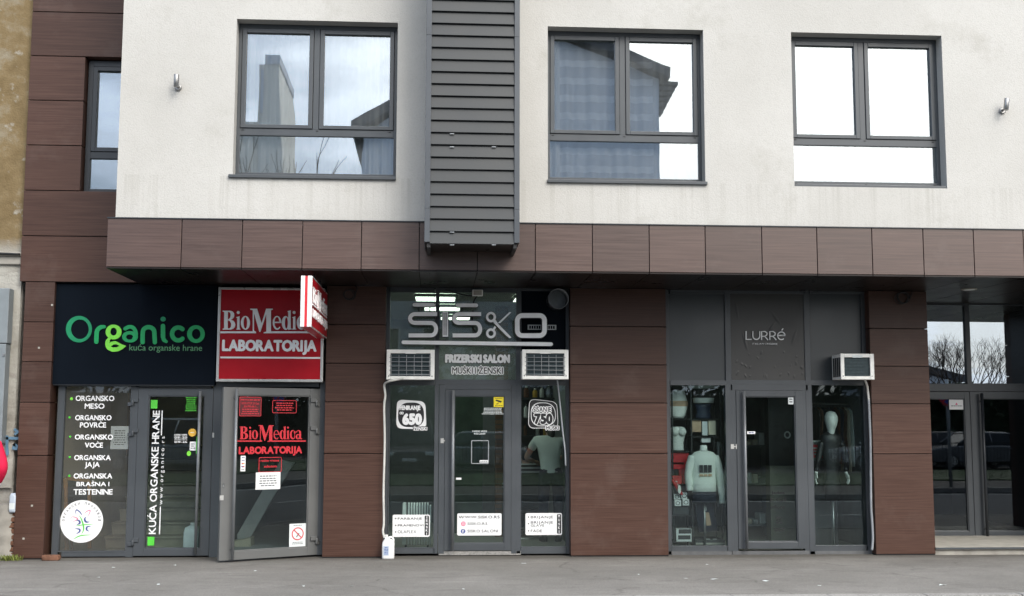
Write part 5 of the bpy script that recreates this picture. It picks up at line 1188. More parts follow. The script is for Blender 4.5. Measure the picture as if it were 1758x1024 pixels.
# floodlight box and its cables
PX = FP(.02); r = PX.rect(811, 497.5, 829, 508.5); t = thing('floodlight', 'small pale floodlight box above the salon letters with black cable', 'floodlight', base(PX, r))
mb = MB(); mb.pbox(PX, r, -.06, 0); mb.build('housing', 'cream', t, bevel=.006); mb = MB(); mb.pbox(PX, (r[0] + .015, r[1] - .015, r[2] + .012, r[3] - .012), .0005, .003); mb.build('lens', 'stone', t)
mb = MB(); mb.tube(smooth3([PX.at(*PX.px(811, 508), -.03), PX.at(*PX.px(795, 506), -.03), PX.at(*PX.px(782, 502), -.05), PX.at(*PX.px(765, 497), -.05)]), .009, 6); mb.tube(smooth3([PX.at(*PX.px(819, 508), -.03), PX.at(*PX.px(813, 520), -.05), PX.at(*PX.px(811, 545), -.06), PX.at(*PX.px(812, 562), -.06), PX.at(*PX.px(818, 571), -.06)]), .009, 6); mb.build('power_cable', 'cable', t)
# round duct
PD = FP(-.05); u, z = PD.px(957, 513.5); R_ = .135
t = thing('vent_duct', 'short round metal duct stub sticking out above an air conditioner', 'duct', (u, .05, z - R_))
mb = MB(); prof = [(R_, .2), (R_, .0)]
for k in range(9): prof += [(R_ + (.004 if k % 2 else 0), -.0 - k * .012)]
prof += [(R_ + .003, -.1), (R_ - .006, -.1), (R_ - .006, .18)]
mb.lathe((u + .01, 0.0, z - .0), prof, 32, 'y'); mb.build('duct_pipe', plain('galvanised_sheet', (.20, .21, .22), .38, .7, .5, .15, 10), t)
PV = FP(.13); r = PV.rect(906, 558, 955, 566.5); t = thing('vent_grille', 'tiny horizontal vent grille behind the letter o', 'vent', base(PV, r)); mb = MB(); mb.ring(PV, r, (.012,) * 4, -.01, .004)
for k in range(12): u = r[0] + (k + .5) * (r[1] - r[0]) / 12; mb.pbox(PV, (u - .004, u + .004, r[2], r[3]), -.008, .002)
mb.build('grille', 'grill', t)
# cable coils and soffit downlight
def coil(x, y, rad, n, label, seed):
    pl = FP(-.02); u, z = pl.px(x, y); rg = random.Random(seed); pts = []
    for k in range(n * 14):
        a = 2 * math.pi * k / 14; rr = rad * (1 + .14 * math.sin(k * .37 + seed)); pts.append(pl.at(u + rr * math.cos(a) + .02 * math.sin(k * .11), z + rr * .9 * math.sin(a), .006 + .004 * (k % 5)))
    pts += [pl.at(u + rad * 1.5, z + rad * .5, .012), pl.at(u + rad * 1.7, z + rad * 1.1, .0), pl.at(u + rad * 1.2, z + rad * 1.7, -.0)]
    mb = MB(); mb.tube(pts, .007, 5); tag(mb.build('cable_coil', 'cable'), label, 'cable', 'coils of black cable hung under the soffit')
coil(1549, 512.5, .085, 3, 'coil of black cable hung at the top of pier beside the entrance', 1); coil(597, 506, .075, 2, 'dim coil of black cable at the top of pier beside the red sign', 3)
sp_ = solve_y(1664, 496.5, ZS - .02); t = thing('downlight', 'round flush downlight in the dark soffit before the entrance', 'light', (sp_.x, sp_.y, ZS - .03))
mb = MB(); mb.lathe((sp_.x, sp_.y, ZS - .031), [(.095, .0), (.10, .004), (.10, .012)], 28); mb.build('trim_ring', 'stone', t); mb = MB(); mb.lathe((sp_.x, sp_.y, ZS - .035), [(.07, .0), (.078, .003)], 24); mb.build('diffuser', 'paper', t)

# ------------------------------------------------------------------ old building next door
OB = FP(.10)
ob = thing('old_building', 'weathered old house with flaking ochre plaster and a rough base', 'building', (-8.5, .4, 0))
mb = MB(); nz_ = 70; nx_ = 40; x0, x1 = -10.5, XL - .012
V = [[mb.bm.verts.new((x0 + (x1 - x0) * i / nx_, .10 + .014 * math.sin(i * 1.7 + j * .9) * math.sin(j * .6) + random.uniform(-.004, .004), .9 + 10.1 * j / nz_)) for i in range(nx_ + 1)] for j in range(nz_ + 1)]
for j in range(nz_):
    for i in range(nx_): mb.bm.faces.new((V[j][i], V[j][i + 1], V[j + 1][i + 1], V[j + 1][i])).smooth = True
mb.build('plaster_wall', 'plaster', ob)
mb = MB(); mb.box(x0, x1, .16, 3.0, 0, 11); mb.build('wall_core', 'plaster', ob)
pt = FP(-.02).px(10, 866)[1]
mb = MB(); xe = FP(-.02).px(19, 910)[0]
V = []
rg = random.Random(9)
for j in range(15):
    row = []
    for i in range(31):
        f = i / 30; e = xe + .025 * math.sin(j * 1.3) + rg.uniform(-.012, .012); row.append(mb.bm.verts.new((x0 + (e - x0) * f, -.02 + rg.uniform(-.014, .014) + (.06 * max(0, f - .97) / .03), .0 + (pt + rg.uniform(-.012, .012) * (j == 14)) * j / 14)))
    V.append(row)
for j in range(14):
    for i in range(30): mb.bm.faces.new((V[j][i], V[j][i + 1], V[j + 1][i + 1], V[j + 1][i])).smooth = True
for i in range(30): a = V[14][i].co; b = V[14][i + 1].co; mb.face([a, b, (b.x, .16, b.z + .01), (a.x, .16, a.z + .01)])
pbase = mb.build('plinth', 'concrete', ob)
mb = MB()
for k in range(9):
    z = .02 + k * .075; mb.box(xe - .05 + rg.uniform(-.02, .03), xe + .07 + rg.uniform(-.02, .015), .03, .15, z, z + .062)
mb.build('exposed_brick', 'brick', pbase, bevel=.01)
zl_ = OB.px(20, 437)[1]; mb = MB(); mb.box(x0, x1, .03, .12, zl_ - .03, zl_ + .02); mb.box(x0, x1, .055, .12, zl_ - .14, zl_ - .031); mb.build('ledge', 'concrete', ob, bevel=.012)
mb = MB(); mb.tube(smooth3([(x0, .0, zl_ - .0), (-8, .015, zl_ - .02), (-6.3, .01, zl_ + .005), (XL - .02, .015, zl_ - .01)]), .016, 6); tag(mb.build('wall_cable', 'cable'), 'black cable sagging along the ledge of old plaster house', 'cable')
g1 = M['blue_paint'] = plain('blue_spray_paint', (.11, .20, .29), .8, 0, .2, .2)
t = thing('graffiti', 'small blue spray painted scrawl on the old grey plaster', 'graffiti', OB.at(*OB.px(24, 770), .02)); PG = FP(.078)
mb = MB()
for s in (((11, 753), (20, 752.5), (30, 753)), ((12.5, 750), (12, 765), (13, 780)), ((25, 764), (29, 766), (28, 771), (24, 770), (25, 764)), ((26, 738), (31, 742), (27, 745))): mb.ribbon(PG, [PG.px(*p) for p in s], .035, 0.0, .006 + .001 * len(s), True)
mb.build('paint_stroke', 'blue_paint', t)
# grey cabinet on the old wall
PC = FP(-.08); x1c = PC.px(11.5, 600)[0]; zc1 = PC.px(5, 495)[1]; zcm = PC.px(5, 590)[1]; zc0 = PC.px(5, 762)[1]
t = thing('utility_cabinet', 'tall grey steel utility cabinet fixed on the old plaster wall', 'cabinet', (x1c - .3, -.08, zc0))
mb = MB(); mb.box(x1c - .62, x1c, -.08, .09, zcm + .004, zc1); mb.build('upper_housing', 'cabinet', t, bevel=.01); mb = MB(); mb.box(x1c - .62, x1c - .012, -.075, .09, zc0, zcm - .004); mb.build('lower_housing', 'cabinet', t, bevel=.01)
mb = MB(); mb.box(x1c - .045, x1c - .02, -.09, -.0755, zcm - .16, zcm - .13); mb.build('latch', 'steel', t)
# small container on the plinth
PK = FP(.02); a, b = PK.px(17, 862)[0], PK.px(28, 862)[0]; zk0 = PK.px(22, 880)[1]; zk1 = PK.px(22, 847)[1]
t = thing('plastic_container', 'pale bluish plastic container wedged on the rough base of old house', 'container', ((a + b) / 2, .02, zk0))
mb = MB(); mb.loft([rsec((a + b) / 2, .04, (b - a) / 2 * .9, .05, zk0, .02), rsec((a + b) / 2, .04, (b - a) / 2, .055, zk0 + .02, .02), rsec((a + b) / 2, .04, (b - a) / 2, .055, zk1 - .04, .02), rsec((a + b) / 2, .04, (b - a) / 2 * .7, .04, zk1, .02)]); mb.build('body', plain('bluish_plastic', (.48, .54, .62), .4), t)
mb = MB(); mb.box(a + .006, b - .006, -.0165, -.0155, zk0 + .04, zk0 + .12); mb.build('label', 'paper', t)
# brick chunk, weeds, litter
u = FP(-.08).px(88, 958)[0]; t = MB(); rg = random.Random(3)
t.loft([[(u + (p[0] + rg.uniform(-.008, .008)) * s, -.09 + p[1] * s + rg.uniform(-.006, .006), z) for p in rrect(-.11, .11, -.05, .05, .02, 3)] for s, z in ((.94, .0), (1.0, .012), (1.0, .05), (.9, .066))])
tag(t.build('brick', 'brick'), 'broken brown brick lying at the foot of first pier', 'brick')
mb = MB(); rg = random.Random(11); u = FP(-.06).px(20, 957)[0]
for k in range(110):
    a = rg.uniform(0, 6.28); r_ = rg.uniform(0, .09); p = Vector((u + r_ * math.cos(a) * 1.6, -.09 + r_ * math.sin(a) * .7, 0)); h = rg.uniform(.03, .085); d = Vector((rg.uniform(-.05, .05), rg.uniform(-.05, .02), h)); w_ = Vector((rg.uniform(-.01, .01), .004, 0)).normalized() * .006
    mb.face([p - w_, p + w_, p + d * .6 + w_ * 1.4, p + d, p + d * .6 - w_ * 1.4])
tag(mb.build('weed', 'weed', fix=False), 'small yellow green weed tuft growing at the foot of old house', 'plant')
for k, (x, y) in enumerate(((899, 968), (1214, 970), (1226, 995), (521, 1007), (604, 1007), (1177, 994), (1314, 998), (1407, 1006), (300, 971), (195, 975), (168, 992), (438, 981), (272, 1004), (796, 1012), (1096, 987), (1619, 1005))):
    p = solve_y(x, y, .003); rg = random.Random(k); s = rg.uniform(.012, .04); mb = MB(); a0 = rg.uniform(0, 3)
    pts = [(p.x + s * f * math.cos(a0 + t_), p.y + s * f * .7 * math.sin(a0 + t_), .004 + rg.uniform(0, .008)) for t_, f in ((0, 1.2), (1.1, .7), (2.2, 1), (3.3, 1.3), (4.4, .6), (5.4, .9))]
    mb.face(pts); tag(mb.build('paper_scrap', 'paper', fix=False), 'tiny pale scrap of litter lying on the grey pavement', 'litter', 'scraps of litter on the pavement')
# ------------------------------------------------------------------ people
def skin_body(V, E, root=0, sub=2):
    me = bpy.data.meshes.new('body'); me.from_pydata([v[:3] for v in V], E, []); o = bpy.data.objects.new('body', me); C.objects.link(o)
    o.modifiers.new('skin', 'SKIN'); s = o.modifiers.new('sub', 'SUBSURF'); s.levels = sub; s.render_levels = sub
    for i, d in enumerate(me.skin_vertices[0].data):
        r = V[i][3]; d.radius = r if isinstance(r, tuple) else (r, r); d.use_root = i == root
    dg = bpy.context.evaluated_depsgraph_get(); m2 = bpy.data.meshes.new_from_object(o.evaluated_get(dg)); bpy.data.objects.remove(o); bpy.data.meshes.remove(me)
    return m2
def add_mesh(me, name, mat, parent, M4, extra=None):
    bm = bmesh.new(); bm.from_mesh(me); bpy.data.meshes.remove(me)
    if extra: extra(bm)
    off = root_of(parent).location; bmesh.ops.transform(bm, matrix=M4, verts=bm.verts); bmesh.ops.translate(bm, verts=bm.verts, vec=-off)
    m = bpy.data.meshes.new(name); bm.to_mesh(m); bm.free(); m.materials.append(M[mat])
    for p in m.polygons: p.use_smooth = True
    o = bpy.data.objects.new(name, m); C.objects.link(o); o.parent = parent; return o
def fingers(bm, wrist, d, side, up):
    """palm and five fingers, gently curled"""
    w_ = Vector(wrist); d = Vector(d).normalized(); s_ = Vector(side).normalized(); n = d.cross(s_).normalized() * up
    t = MB(); t.bm.free(); t.bm = bm
    t.loft([[w_ + d * a + s_ * (hw * c_) + n * (ht * e) for c_, e in ((-1, -.6), (-.6, -1), (.6, -1), (1, -.6), (1, .6), (.6, 1), (-.6, 1), (-1, .6))] for a, hw, ht in ((-.01, .024, .018), (.03, .036, .016), (.07, .041, .015), (.092, .038, .012))])
    for k, (o_, L_) in enumerate(((-.030, .066), (-.010, .078), (.010, .073), (.029, .058))):
        b = w_ + d * .088 + s_ * o_; t.tube([b, b + d * L_ * .42 + n * .004, b + d * L_ * .75 + n * .018, b + d * L_ * .92 + n * .036], [.0092, .0088, .008, .0062], 7)
    b = w_ + d * .02 + s_ * -.034; t.tube([b, b + d * .03 - s_ * .022, b + d * .058 - s_ * .03 + n * .012], [.012, .0105, .008], 7)
M['lip'] = plain('lip', (.36, .13, .11), .5)
HEAD = ((-.122, .024, .026, .048), (-.112, .040, .046, .040), (-.085, .055, .066, .024), (-.045, .066, .084, .010), (0, .074, .094, .0), (.04, .077, .098, -.004), (.08, .068, .087, -.008), (.105, .048, .062, -.010), (.120, .018, .024, -.010))
def hring(z, hx, hy, dy, n=20): return [(hx * math.cos(2 * math.pi * k / n), dy + hy * math.sin(2 * math.pi * k / n), z) for k in range(n)]
def person(label, loc, rot, scale, J, coat, legs, coat_name, hair_long, tilt=0):
    t = thing('person', label, 'person', loc); M4 = Matrix.Translation(loc) @ Matrix.Rotation(rot, 4, 'Z') @ Matrix.Scale(scale, 4)
    names = [n for n in J if n not in ('crown',)]; idx = {n: i for i, n in enumerate(names)}; V = [J[n] if n != 'skull' else (*J[n][:2], J[n][2] - .05, .05) for n in names]
    E = [(idx[a], idx[b]) for a, b in (('pelvis', 'waist'), ('waist', 'chest'), ('chest', 'neck'), ('neck', 'skull'), ('chest', 'sl'), ('sl', 'el'), ('el', 'wl'), ('chest', 'sr'), ('sr', 'er'), ('er', 'wr'),
                                       ('pelvis', 'hl'), ('hl', 'kl'), ('kl', 'al'), ('al', 'tl'), ('pelvis', 'hr'), ('hr', 'kr'), ('kr', 'ar'), ('ar', 'tr'))]
    HM = Matrix.Translation(J['skull'][:3]) @ Matrix.Rotation(-tilt, 4, 'X')
    def hp(p): return HM @ Vector(p)
    def hloft(mb, rings): mb.loft([[hp(p) for p in r] for r in rings])
    def ex(bm):
        for w_, e_, s_ in (('wl', 'el', 1), ('wr', 'er', -1)):
            a, b = Vector(J[w_][:3]), Vector(J[e_][:3]); fingers(bm, a, a - b, (0, -s_ * .2, 0) if abs((a - b).normalized().y) < .8 else (s_, 0, 0), s_)
        tt = MB(); tt.bm.free(); tt.bm = bm; hloft(tt, [hring(*r) for r in HEAD])
        hloft(tt, [[(x, y + .094, z + .0) for x, y, z in ((-.006, 0, .02), (.006, 0, .02), (.006, -.01, .02), (-.006, -.01, .02))], [(x, y + .108, z) for x, y, z in ((-.013, 0, -.028), (.013, 0, -.028), (.013, -.03, -.028), (-.013, -.03, -.028))], [(x, y + .094, z) for x, y, z in ((-.011, 0, -.038), (.011, 0, -.038), (.011, -.02, -.038), (-.011, -.02, -.038))]])
        for sx in (-1, 1): hloft(tt, [[(sx * (.072 + .012 * f), -.012 + w_ * .8 * math.cos(2 * math.pi * k / 10), -.005 + w_ * 1.5 * math.sin(2 * math.pi * k / 10)) for k in range(10)] for f, w_ in ((0, .016), (.5, .021), (1, .014))])
    add_mesh(skin_body(V, E), 'body', 'skin', t, M4, ex)
    def lerp(a, b_, f): return tuple(J[a][k] * (1 - f) + J[b_][k] * f for k in range(3))
    def piece(mb, name, mat): me = bpy.data.meshes.new('q'); bmesh.ops.recalc_face_normals(mb.bm, faces=mb.bm.faces); mb.bm.to_mesh(me); mb.bm.free(); return add_mesh(me, name, mat, t, M4)
    p_ = J['pelvis']; hem = (p_[0], p_[1] + (.04 if J['kl'][1] > .3 else 0), p_[2] - coat.get('hem', .13)); cut = coat.get('sleeve', .92)
    cv = [(*hem, coat['hip']), (*p_[:3], coat['hip']), (*J['waist'][:3], coat['waist']), (*J['chest'][:3], coat['chest']), (*lerp('chest', 'neck', .8), (.075, .07)), (*J['sl'][:3], .066 + coat['pad']), (*J['sr'][:3], .066 + coat['pad'])]
    ce = [(0, 1), (1, 2), (2, 3), (3, 4), (3, 5), (3, 6)]
    for s_, sh in (('l', 5), ('r', 6)):
        i = len(cv)
        if cut > .5: cv += [(*J['e' + s_][:3], .052 + coat['pad']), (*lerp('e' + s_, 'w' + s_, .97), .040 + coat['pad'])]; ce += [(sh, i), (i, i + 1)]
        else: cv += [(*lerp('s' + s_, 'e' + s_, .55), .056 + coat['pad'])]; ce += [(sh, i)]
    add_mesh(skin_body(cv, ce, 3), coat_name, coat['mat'], t, M4)
    lv = [(*lerp('pelvis', 'waist', .75), legs['hip']), (*p_[:3], legs['hip'])]; le = [(0, 1)]
    for s_ in 'lr':
        i = len(lv); lv += [(*J['h' + s_][:3], .105), (*J['k' + s_][:3], .074), (*lerp('k' + s_, 'a' + s_, 1.06), .064)]; le += [(1, i), (i, i + 1), (i + 1, i + 2)]
    add_mesh(skin_body(lv, le, 1), 'trousers', legs['mat'], t, M4)
    for s_ in 'lr':
        a = Vector(J['a' + s_][:3]); f = Vector(J['t' + s_][:3]); mb = MB(); d = (f - a); d.z = 0; d = d.normalized(); sd_ = Vector((-d.y, d.x, 0)); b0 = Vector((a.x, a.y, 0))
        mb.loft([[b0 + d * x + sd_ * (w_ * c_) + Vector((0, 0, z)) for c_, z in ((-1, .004), (1, .004), (1, h * .6), (.5, h), (-.5, h), (-1, h * .6))] for x, w_, h in ((-.075, .03, .07), (-.04, .042, .09), (.04, .045, .085), (.12, .048, .06), (.17, .042, .05), (.195, .02, .035))]); piece(mb, 'shoe', 'rubber')
    mb = MB(); hloft(mb, [hring(z, hx * 1.10 + .004, (hy * 1.10 + .004) * (.86 if z < .05 else 1), dy - (.022 if z < .05 else .004)) for z, hx, hy, dy in ((-.075, .052, .062, -.005), (-.03, .066, .084, -.004), (.02, .074, .093, -.006), (.055, .077, .098, -.004), (.085, .068, .087, -.008), (.112, .046, .06, -.010), (.130, .012, .016, -.010))])
    if hair_long: hloft(mb, [hring(z, hx, hy, dy, 14) for z, hx, hy, dy in ((.05, .04, .03, -.085), (-.05, .062, .035, -.095), (-.16, .055, .03, -.088), (-.26, .03, .018, -.075), (-.30, .008, .006, -.07))])
    piece(mb, 'hair', 'hair')
    for sx in (-1, 1):
        mb = MB(); c_ = hp((sx * .031, .083, .004)); mb.lathe(c_, [(.003, -.010), (.009, -.006), (.011, 0), (.009, .006), (.003, .010)], 10); piece(mb, 'eye', 'sticker'); mb = MB(); c_ = hp((sx * .031, .091, .004)); mb.lathe(c_, [(.002, -.005), (.005, 0), (.002, .005)], 8); piece(mb, 'iris', 'hair')
    mb = MB(); hloft(mb, [[(x, .080 + .012 * (1 - abs(x) / .03), -.066 + dz_) for x in (-.024, -.012, 0, .012, .024)] + [(x, .072, -.066 + dz_) for x in (.024, .012, 0, -.012, -.024)] for dz_ in (-.006, .004)]); piece(mb, 'mouth', 'lip')
    return t
STAND = dict(pelvis=(0, 0, .93, (.135, .105)), waist=(0, .0, 1.08, (.125, .09)), chest=(0, 0, 1.30, (.145, .10)), neck=(0, .0, 1.46, .052), skull=(0, .025, 1.585, (.082, .098)), crown=(0, .02, 1.655, (.072, .085)),
             sl=(-.185, 0, 1.39, .058), el=(-.235, -.03, 1.10, .043), wl=(-.22, .06, .86, .029), sr=(.185, 0, 1.39, .058), er=(.245, -.06, 1.12, .043), wr=(.20, .10, .93, .029),
             hl=(-.095, 0, .86, .092), kl=(-.10, .01, .48, .06), al=(-.10, -.02, .085, .042), tl=(-.11, .13, .035, .034), hr=(.095, 0, .86, .092), kr=(.10, .03, .48, .06), ar=(.10, .0, .085, .042), tr=(.12, .15, .035, .034))
xp = FP(-.55).px(-34, 800)[0]
pr = person('person in a crimson jacket standing at the edge of old plaster house', (xp, -.55, 0), R(30), 1.04, STAND, dict(mat='pinkcoat', hip=(.18, .14), waist=(.165, .13), chest=(.175, .13), pad=.018, sleeve=.95), dict(mat='jeans', hip=(.14, .11)), 'jacket', False)
for s_ in 'lr':
    for k in (.80, .86):
        a, b = Vector(STAND['e' + s_][:3]), Vector(STAND['w' + s_][:3]); p = a.lerp(b, k); d = (b - a).normalized() * .009; mb = MB(); mb.tube([p - d, p + d], .0655 - .012 * k, 16); me = bpy.data.meshes.new('c'); mb.bm.to_mesh(me); mb.bm.free(); add_mesh(me, 'cuff_stripe', 'white', pr, Matrix.Translation((xp, -.55, 0)) @ Matrix.Rotation(R(30), 4, 'Z') @ Matrix.Scale(1.04, 4))
BEND = dict(STAND); BEND.update(chest=(-.02, .08, 1.29, (.14, .095)), waist=(-.01, .02, 1.08, (.115, .088)), neck=(0, .16, 1.43, .05), skull=(.01, .245, 1.53, (.080, .095)), crown=(.012, .285, 1.595, (.07, .082)),
     sl=(-.20, .10, 1.36, .055), el=(-.335, .16, 1.12, .04), wl=(-.20, .36, 1.07, .027), sr=(.185, .11, 1.37, .055), er=(.30, .22, 1.14, .04), wr=(.13, .40, 1.12, .027))
xq = FP(1.7).px(946, 790)[0]
person('hairdresser in a pale green top seen from behind, bending over a client', (xq, 1.7, .03), 0, 1.07, BEND, dict(mat='shirt', hem=.02, hip=(.165, .138), waist=(.14, .11), chest=(.152, .105), pad=.006, sleeve=.3), dict(mat='jeans', hip=(.140, .112)), 'top', True, R(38))
# seated client under a striped cape
xs_ = FP(2.3).px(903, 800)[0]
def make_cape():
    m, n, l, b = new_mat('striped_cape'); t = n.new('ShaderNodeTexCoord'); sp = n.new('ShaderNodeSeparateXYZ'); l.new(t.outputs['Object'], sp.inputs[0])
    f = mm(n, l, 'FRACT', mm(n, l, 'MULTIPLY', sp.outputs['Z'], 17)); l.new(ramp(n, l, f, ((.48, (.02,) * 3), (.52, (.5,) * 3))), b.inputs['Base Color']); b.inputs['Roughness'].default_value = .8; return m
M['cape'] = make_cape()
SIT = dict(pelvis=(0, 0, .55, (.14, .12)), waist=(0, .0, .72, (.12, .1)), chest=(0, 0, .95, (.14, .10)), neck=(0, .01, 1.11, .052), skull=(0, .03, 1.235, (.082, .098)), crown=(0, .025, 1.305, (.072, .085)),
           sl=(-.18, 0, 1.04, .058), el=(-.26, .06, .80, .043), wl=(-.2, .28, .74, .029), sr=(.18, 0, 1.04, .058), er=(.26, .06, .80, .043), wr=(.2, .28, .74, .029),
           hl=(-.1, .08, .53, .09), kl=(-.11, .46, .52, .06), al=(-.11, .46, .12, .042), tl=(-.12, .62, .05, .034), hr=(.1, .08, .53, .09), kr=(.11, .46, .52, .06), ar=(.11, .46, .12, .042), tr=(.12, .62, .05, .034))
person('client seated under a dark striped cape in front of the hairdresser', (xs_, 2.25, .03), R(20), 1.0, SIT, dict(mat='cape', hip=(.24, .24), waist=(.22, .2), chest=(.19, .14), pad=.05, sleeve=.95), dict(mat='jeans', hip=(.14, .12)), 'cape', False)
t = thing('salon_chair', 'black salon chair carrying the client, on a round steel base', 'chair', (xs_, 2.25, .03))
mb = MB(); mb.box(xs_ - .27, xs_ + .27, 2.02, 2.52, .40, .47); mb.build('seat', 'rubber', t, bevel=.03); mb = MB(); mb.box(xs_ - .25, xs_ + .25, 1.96, 2.03, .48, .98); mb.build('backrest', 'rubber', t, bevel=.03)
mb = MB(); mb.lathe((xs_, 2.25, .03), [(.29, 0), (.29, .015), (.08, .05), (.035, .07), (.035, .37)], 28); mb.build('base', 'steel', t)
for s_ in (-1, 1):
    mb = MB(); mb.tube([(xs_ + s_ * .29, 2.05, .45), (xs_ + s_ * .29, 2.05, .66), (xs_ + s_ * .29, 2.42, .66)], .02, 8); mb.build('armrest', 'rubber', t)

# ------------------------------------------------------------------ inside the food shop
xk = FP(1.4).px(203, 850)[0]
mb = MB(); nst = 8
for k in range(nst):
    z = .03 + .165 * (k + 1); y = .95 + .29 * k; xa_ = FP(1).px(184, 900)[0] if k < 2 else xk
    mb.box(xa_, xb - .03, y, 4.1, .03 + .165 * k + .001, z - .03); mb.box(xa_ - .01, xb - .03, y - .025, 4.1, z - .0295, z)
mb.build('staircase', 'stair', bld, bevel=.005)
PB6 = FP(.62); t = thing('chalkboard', 'wooden framed chalkboard easel leaning inside the food shop window', 'chalkboard', PB6.at(*PB6.px(132, 942)))
def slant(px_pts, y0, y1):
    """a px outline on a plane leaning backward from the foot (y0) to the top (y1)"""
mb = MB(); A = [PB6.px(x, y) for x, y in ((109, 822), (150, 826), (158, 940), (119, 942))]
def lean(u, z, o=0): zb_, zt_ = A[2][1], A[0][1]; return Vector((u, .52 + .22 * (z - zb_) / (zt_ - zb_) - o, z))
def lbar(p, q_, w_, d_):
    p, q_ = Vector(p), Vector(q_); d = (q_ - p).normalized(); s_ = Vector((-d.y, d.x)) * w_ / 2; mb.hexa([lean(*(p + s_), d_), lean(*(p - s_), d_), lean(*(p - s_), 0), lean(*(p + s_), 0), lean(*(q_ + s_), d_), lean(*(q_ - s_), d_), lean(*(q_ - s_), 0), lean(*(q_ + s_), 0)])
lbar(A[0], A[3], .045, .03); lbar(A[1], A[2], .045, .03); lbar(A[0], A[1], .045, .0302); m1 = Vector(A[0]) * .3 + Vector(A[3]) * .7; m2 = Vector(A[1]) * .3 + Vector(A[2]) * .7; lbar(m1, m2, .045, .0302)
mb.build('wooden_frame', 'wood', t); mb = MB(); q = [lean(*A[0], .01), lean(*A[1], .01), lean(*m2, .01), lean(*m1, .01)]; mb.hexa([*[p for p in q], *[p + Vector((0, .01, 0)) for p in q]]); mb.build('board', 'black', t)
mb = MB(); mb.tube([lean(A[0][0] - .04, A[0][1], -.02), (A[3][0] - .06, .95, .04)], .018, 6); mb.build('prop_leg', 'wood', t)
PW = FP(.5); a, b = PW.px(316, 930)[0], PW.px(343, 930)[0]; zt_ = PW.px(330, 902)[1]
t = thing('plastic_canister', 'translucent white canister standing inside the food shop door', 'canister', ((a + b) / 2, .5, .03)); mb = MB(); mb.loft([rsec((a + b) / 2, .5, (b - a) / 2 * s_, .09 * s_, z, .03) for s_, z in ((.92, .032), (1, .06), (1, zt_ - .1), (.85, zt_ - .03), (.3, zt_))]); mb.build('body', 'paper', t)
mb = MB(); mb.lathe(((a + b) / 2, .5, zt_), [(.028, 0), (.028, .03), (.022, .034)], 14); mb.build('cap', 'white', t)
t = thing('shop_shelf', 'low pale shelf unit with grocery packets at the back of food shop', 'shelf', (-4.4, 3.7, .03)); mb = MB()
for z in (1.5, 1.9, 2.3): mb.box(xa + .1, xk - .1, 3.6, 3.95, z, z + .03)
mb.box(xa + .1, xa + .13, 3.6, 3.95, 1.2, 2.6); mb.box(xk - .13, xk - .1, 3.6, 3.95, 1.2, 2.6); mb.build('shelf_frame', 'wood', t)
# laboratory stair parapet
PL = FP(1.3); mb = MB(); mb.prism(PL, [PL.px(*p) for p in ((407, 918), (408, 930), (430, 922), (470, 852), (505, 795), (482, 790), (452, 840))], -.10, 0); mb.build('stair_parapet', 'int_mid', bld)
PL = FP(1.15); mb = MB(); mb.prism(PL, [PL.px(*p) for p in ((398, 930), (398, 948), (430, 942), (430, 924))], -.35, 0); mb.build('stair_step', 'stair', bld)

# ------------------------------------------------------------------ inside the salon
for k, (xa_, xb_, ya_, yb_) in enumerate(((714, 781, .75, 1.35), (729, 789, 2.2, 2.8), (757, 806, 3.9, 4.4), (883, 905, .75, 1.35))):
    pl = FP((ya_ + yb_) / 2); yy = {0: 516, 1: 535, 2: 560, 3: 516}[k]; a, b = pl.px(xa_, yy)[0], pl.px(xb_, yy)[0]
    t = thing('ceiling_light', ('long lit ceiling panel nearest the salon window', 'lit ceiling panel second from the salon window', 'small lit ceiling panel deep inside the salon', 'lit ceiling panel beside the dark blanked overlight')[k], 'light', ((a + b) / 2, (ya_ + yb_) / 2, ZC - .05), 'lit ceiling panels in the salon')
    mb = MB(); pz = Pl((0, 0, 0)); z = ZC - .05
    for q in ((a - .02, a, ya_, yb_), (b, b + .02, ya_, yb_), (a, b, ya_ - .02, ya_), (a, b, yb_, yb_ + .02)): mb.box(q[0], q[1], q[2], q[3], z, ZC - .005)
    mb.build('frame', 'white', t); mb = MB(); mb.box(a, b, ya_, yb_, z + .004, z + .012); mb.build('diffuser', 'lamp_on', t)
PR = FP(.62); a, b = PR.px(690.5, 900)[0], PR.px(741, 900)[0]; z0_, z1_ = .10, PR.px(715, 863)[1]
t = thing('radiator', 'white finned oil radiator standing inside the salon window', 'radiator', ((a + b) / 2, .62, .03)); mb = MB(); n = 9
for k in range(n):
    u = a + .07 + (k + .5) * (b - a - .07) / n; mb.loft([[(u + c_ * .012, .62 + y, z) for y, z in [(p[0], p[1]) for p in rrect(-.07, .07, z0_, z1_ - (.03 if k == n - 1 else 0), .05, 5)]] for c_ in (-1, 1)])
mb.build('fin', 'mann', t)
mb = MB(); mb.box(a, a + .055, .55, .69, z0_ + .01, z1_); mb.build('control_box', 'mann', t, bevel=.012)
for u in (a + .05, b - .05):
    mb = MB(); mb.box(u - .012, u + .012, .52, .72, .05, .09); mb.lathe((u - .01, .54, .055), [(.024, 0), (.024, .02)], 12, 'x'); mb.lathe((u - .01, .70, .055), [(.024, 0), (.024, .02)], 12, 'x'); mb.build('foot', 'rubber', t)
PZ = FP(3.2); t = thing('salon_shelf', 'dark wall shelving with hair products behind the hairdresser', 'shelf', PZ.at(*PZ.px(935, 745))); mb = MB(); xl_, xr_ = PZ.px(893, 700)[0], PZ.px(985, 700)[0]; zs_ = [PZ.px(930, y)[1] for y in (748, 718, 683)]
for z in zs_: mb.box(xl_, xr_, 3.1, 3.38, z - .03, z)
mb.box(xl_, xr_, 3.39, 3.41, zs_[0] - .4, zs_[2] + .35); mb.build('shelf_board', 'int_dark', t)
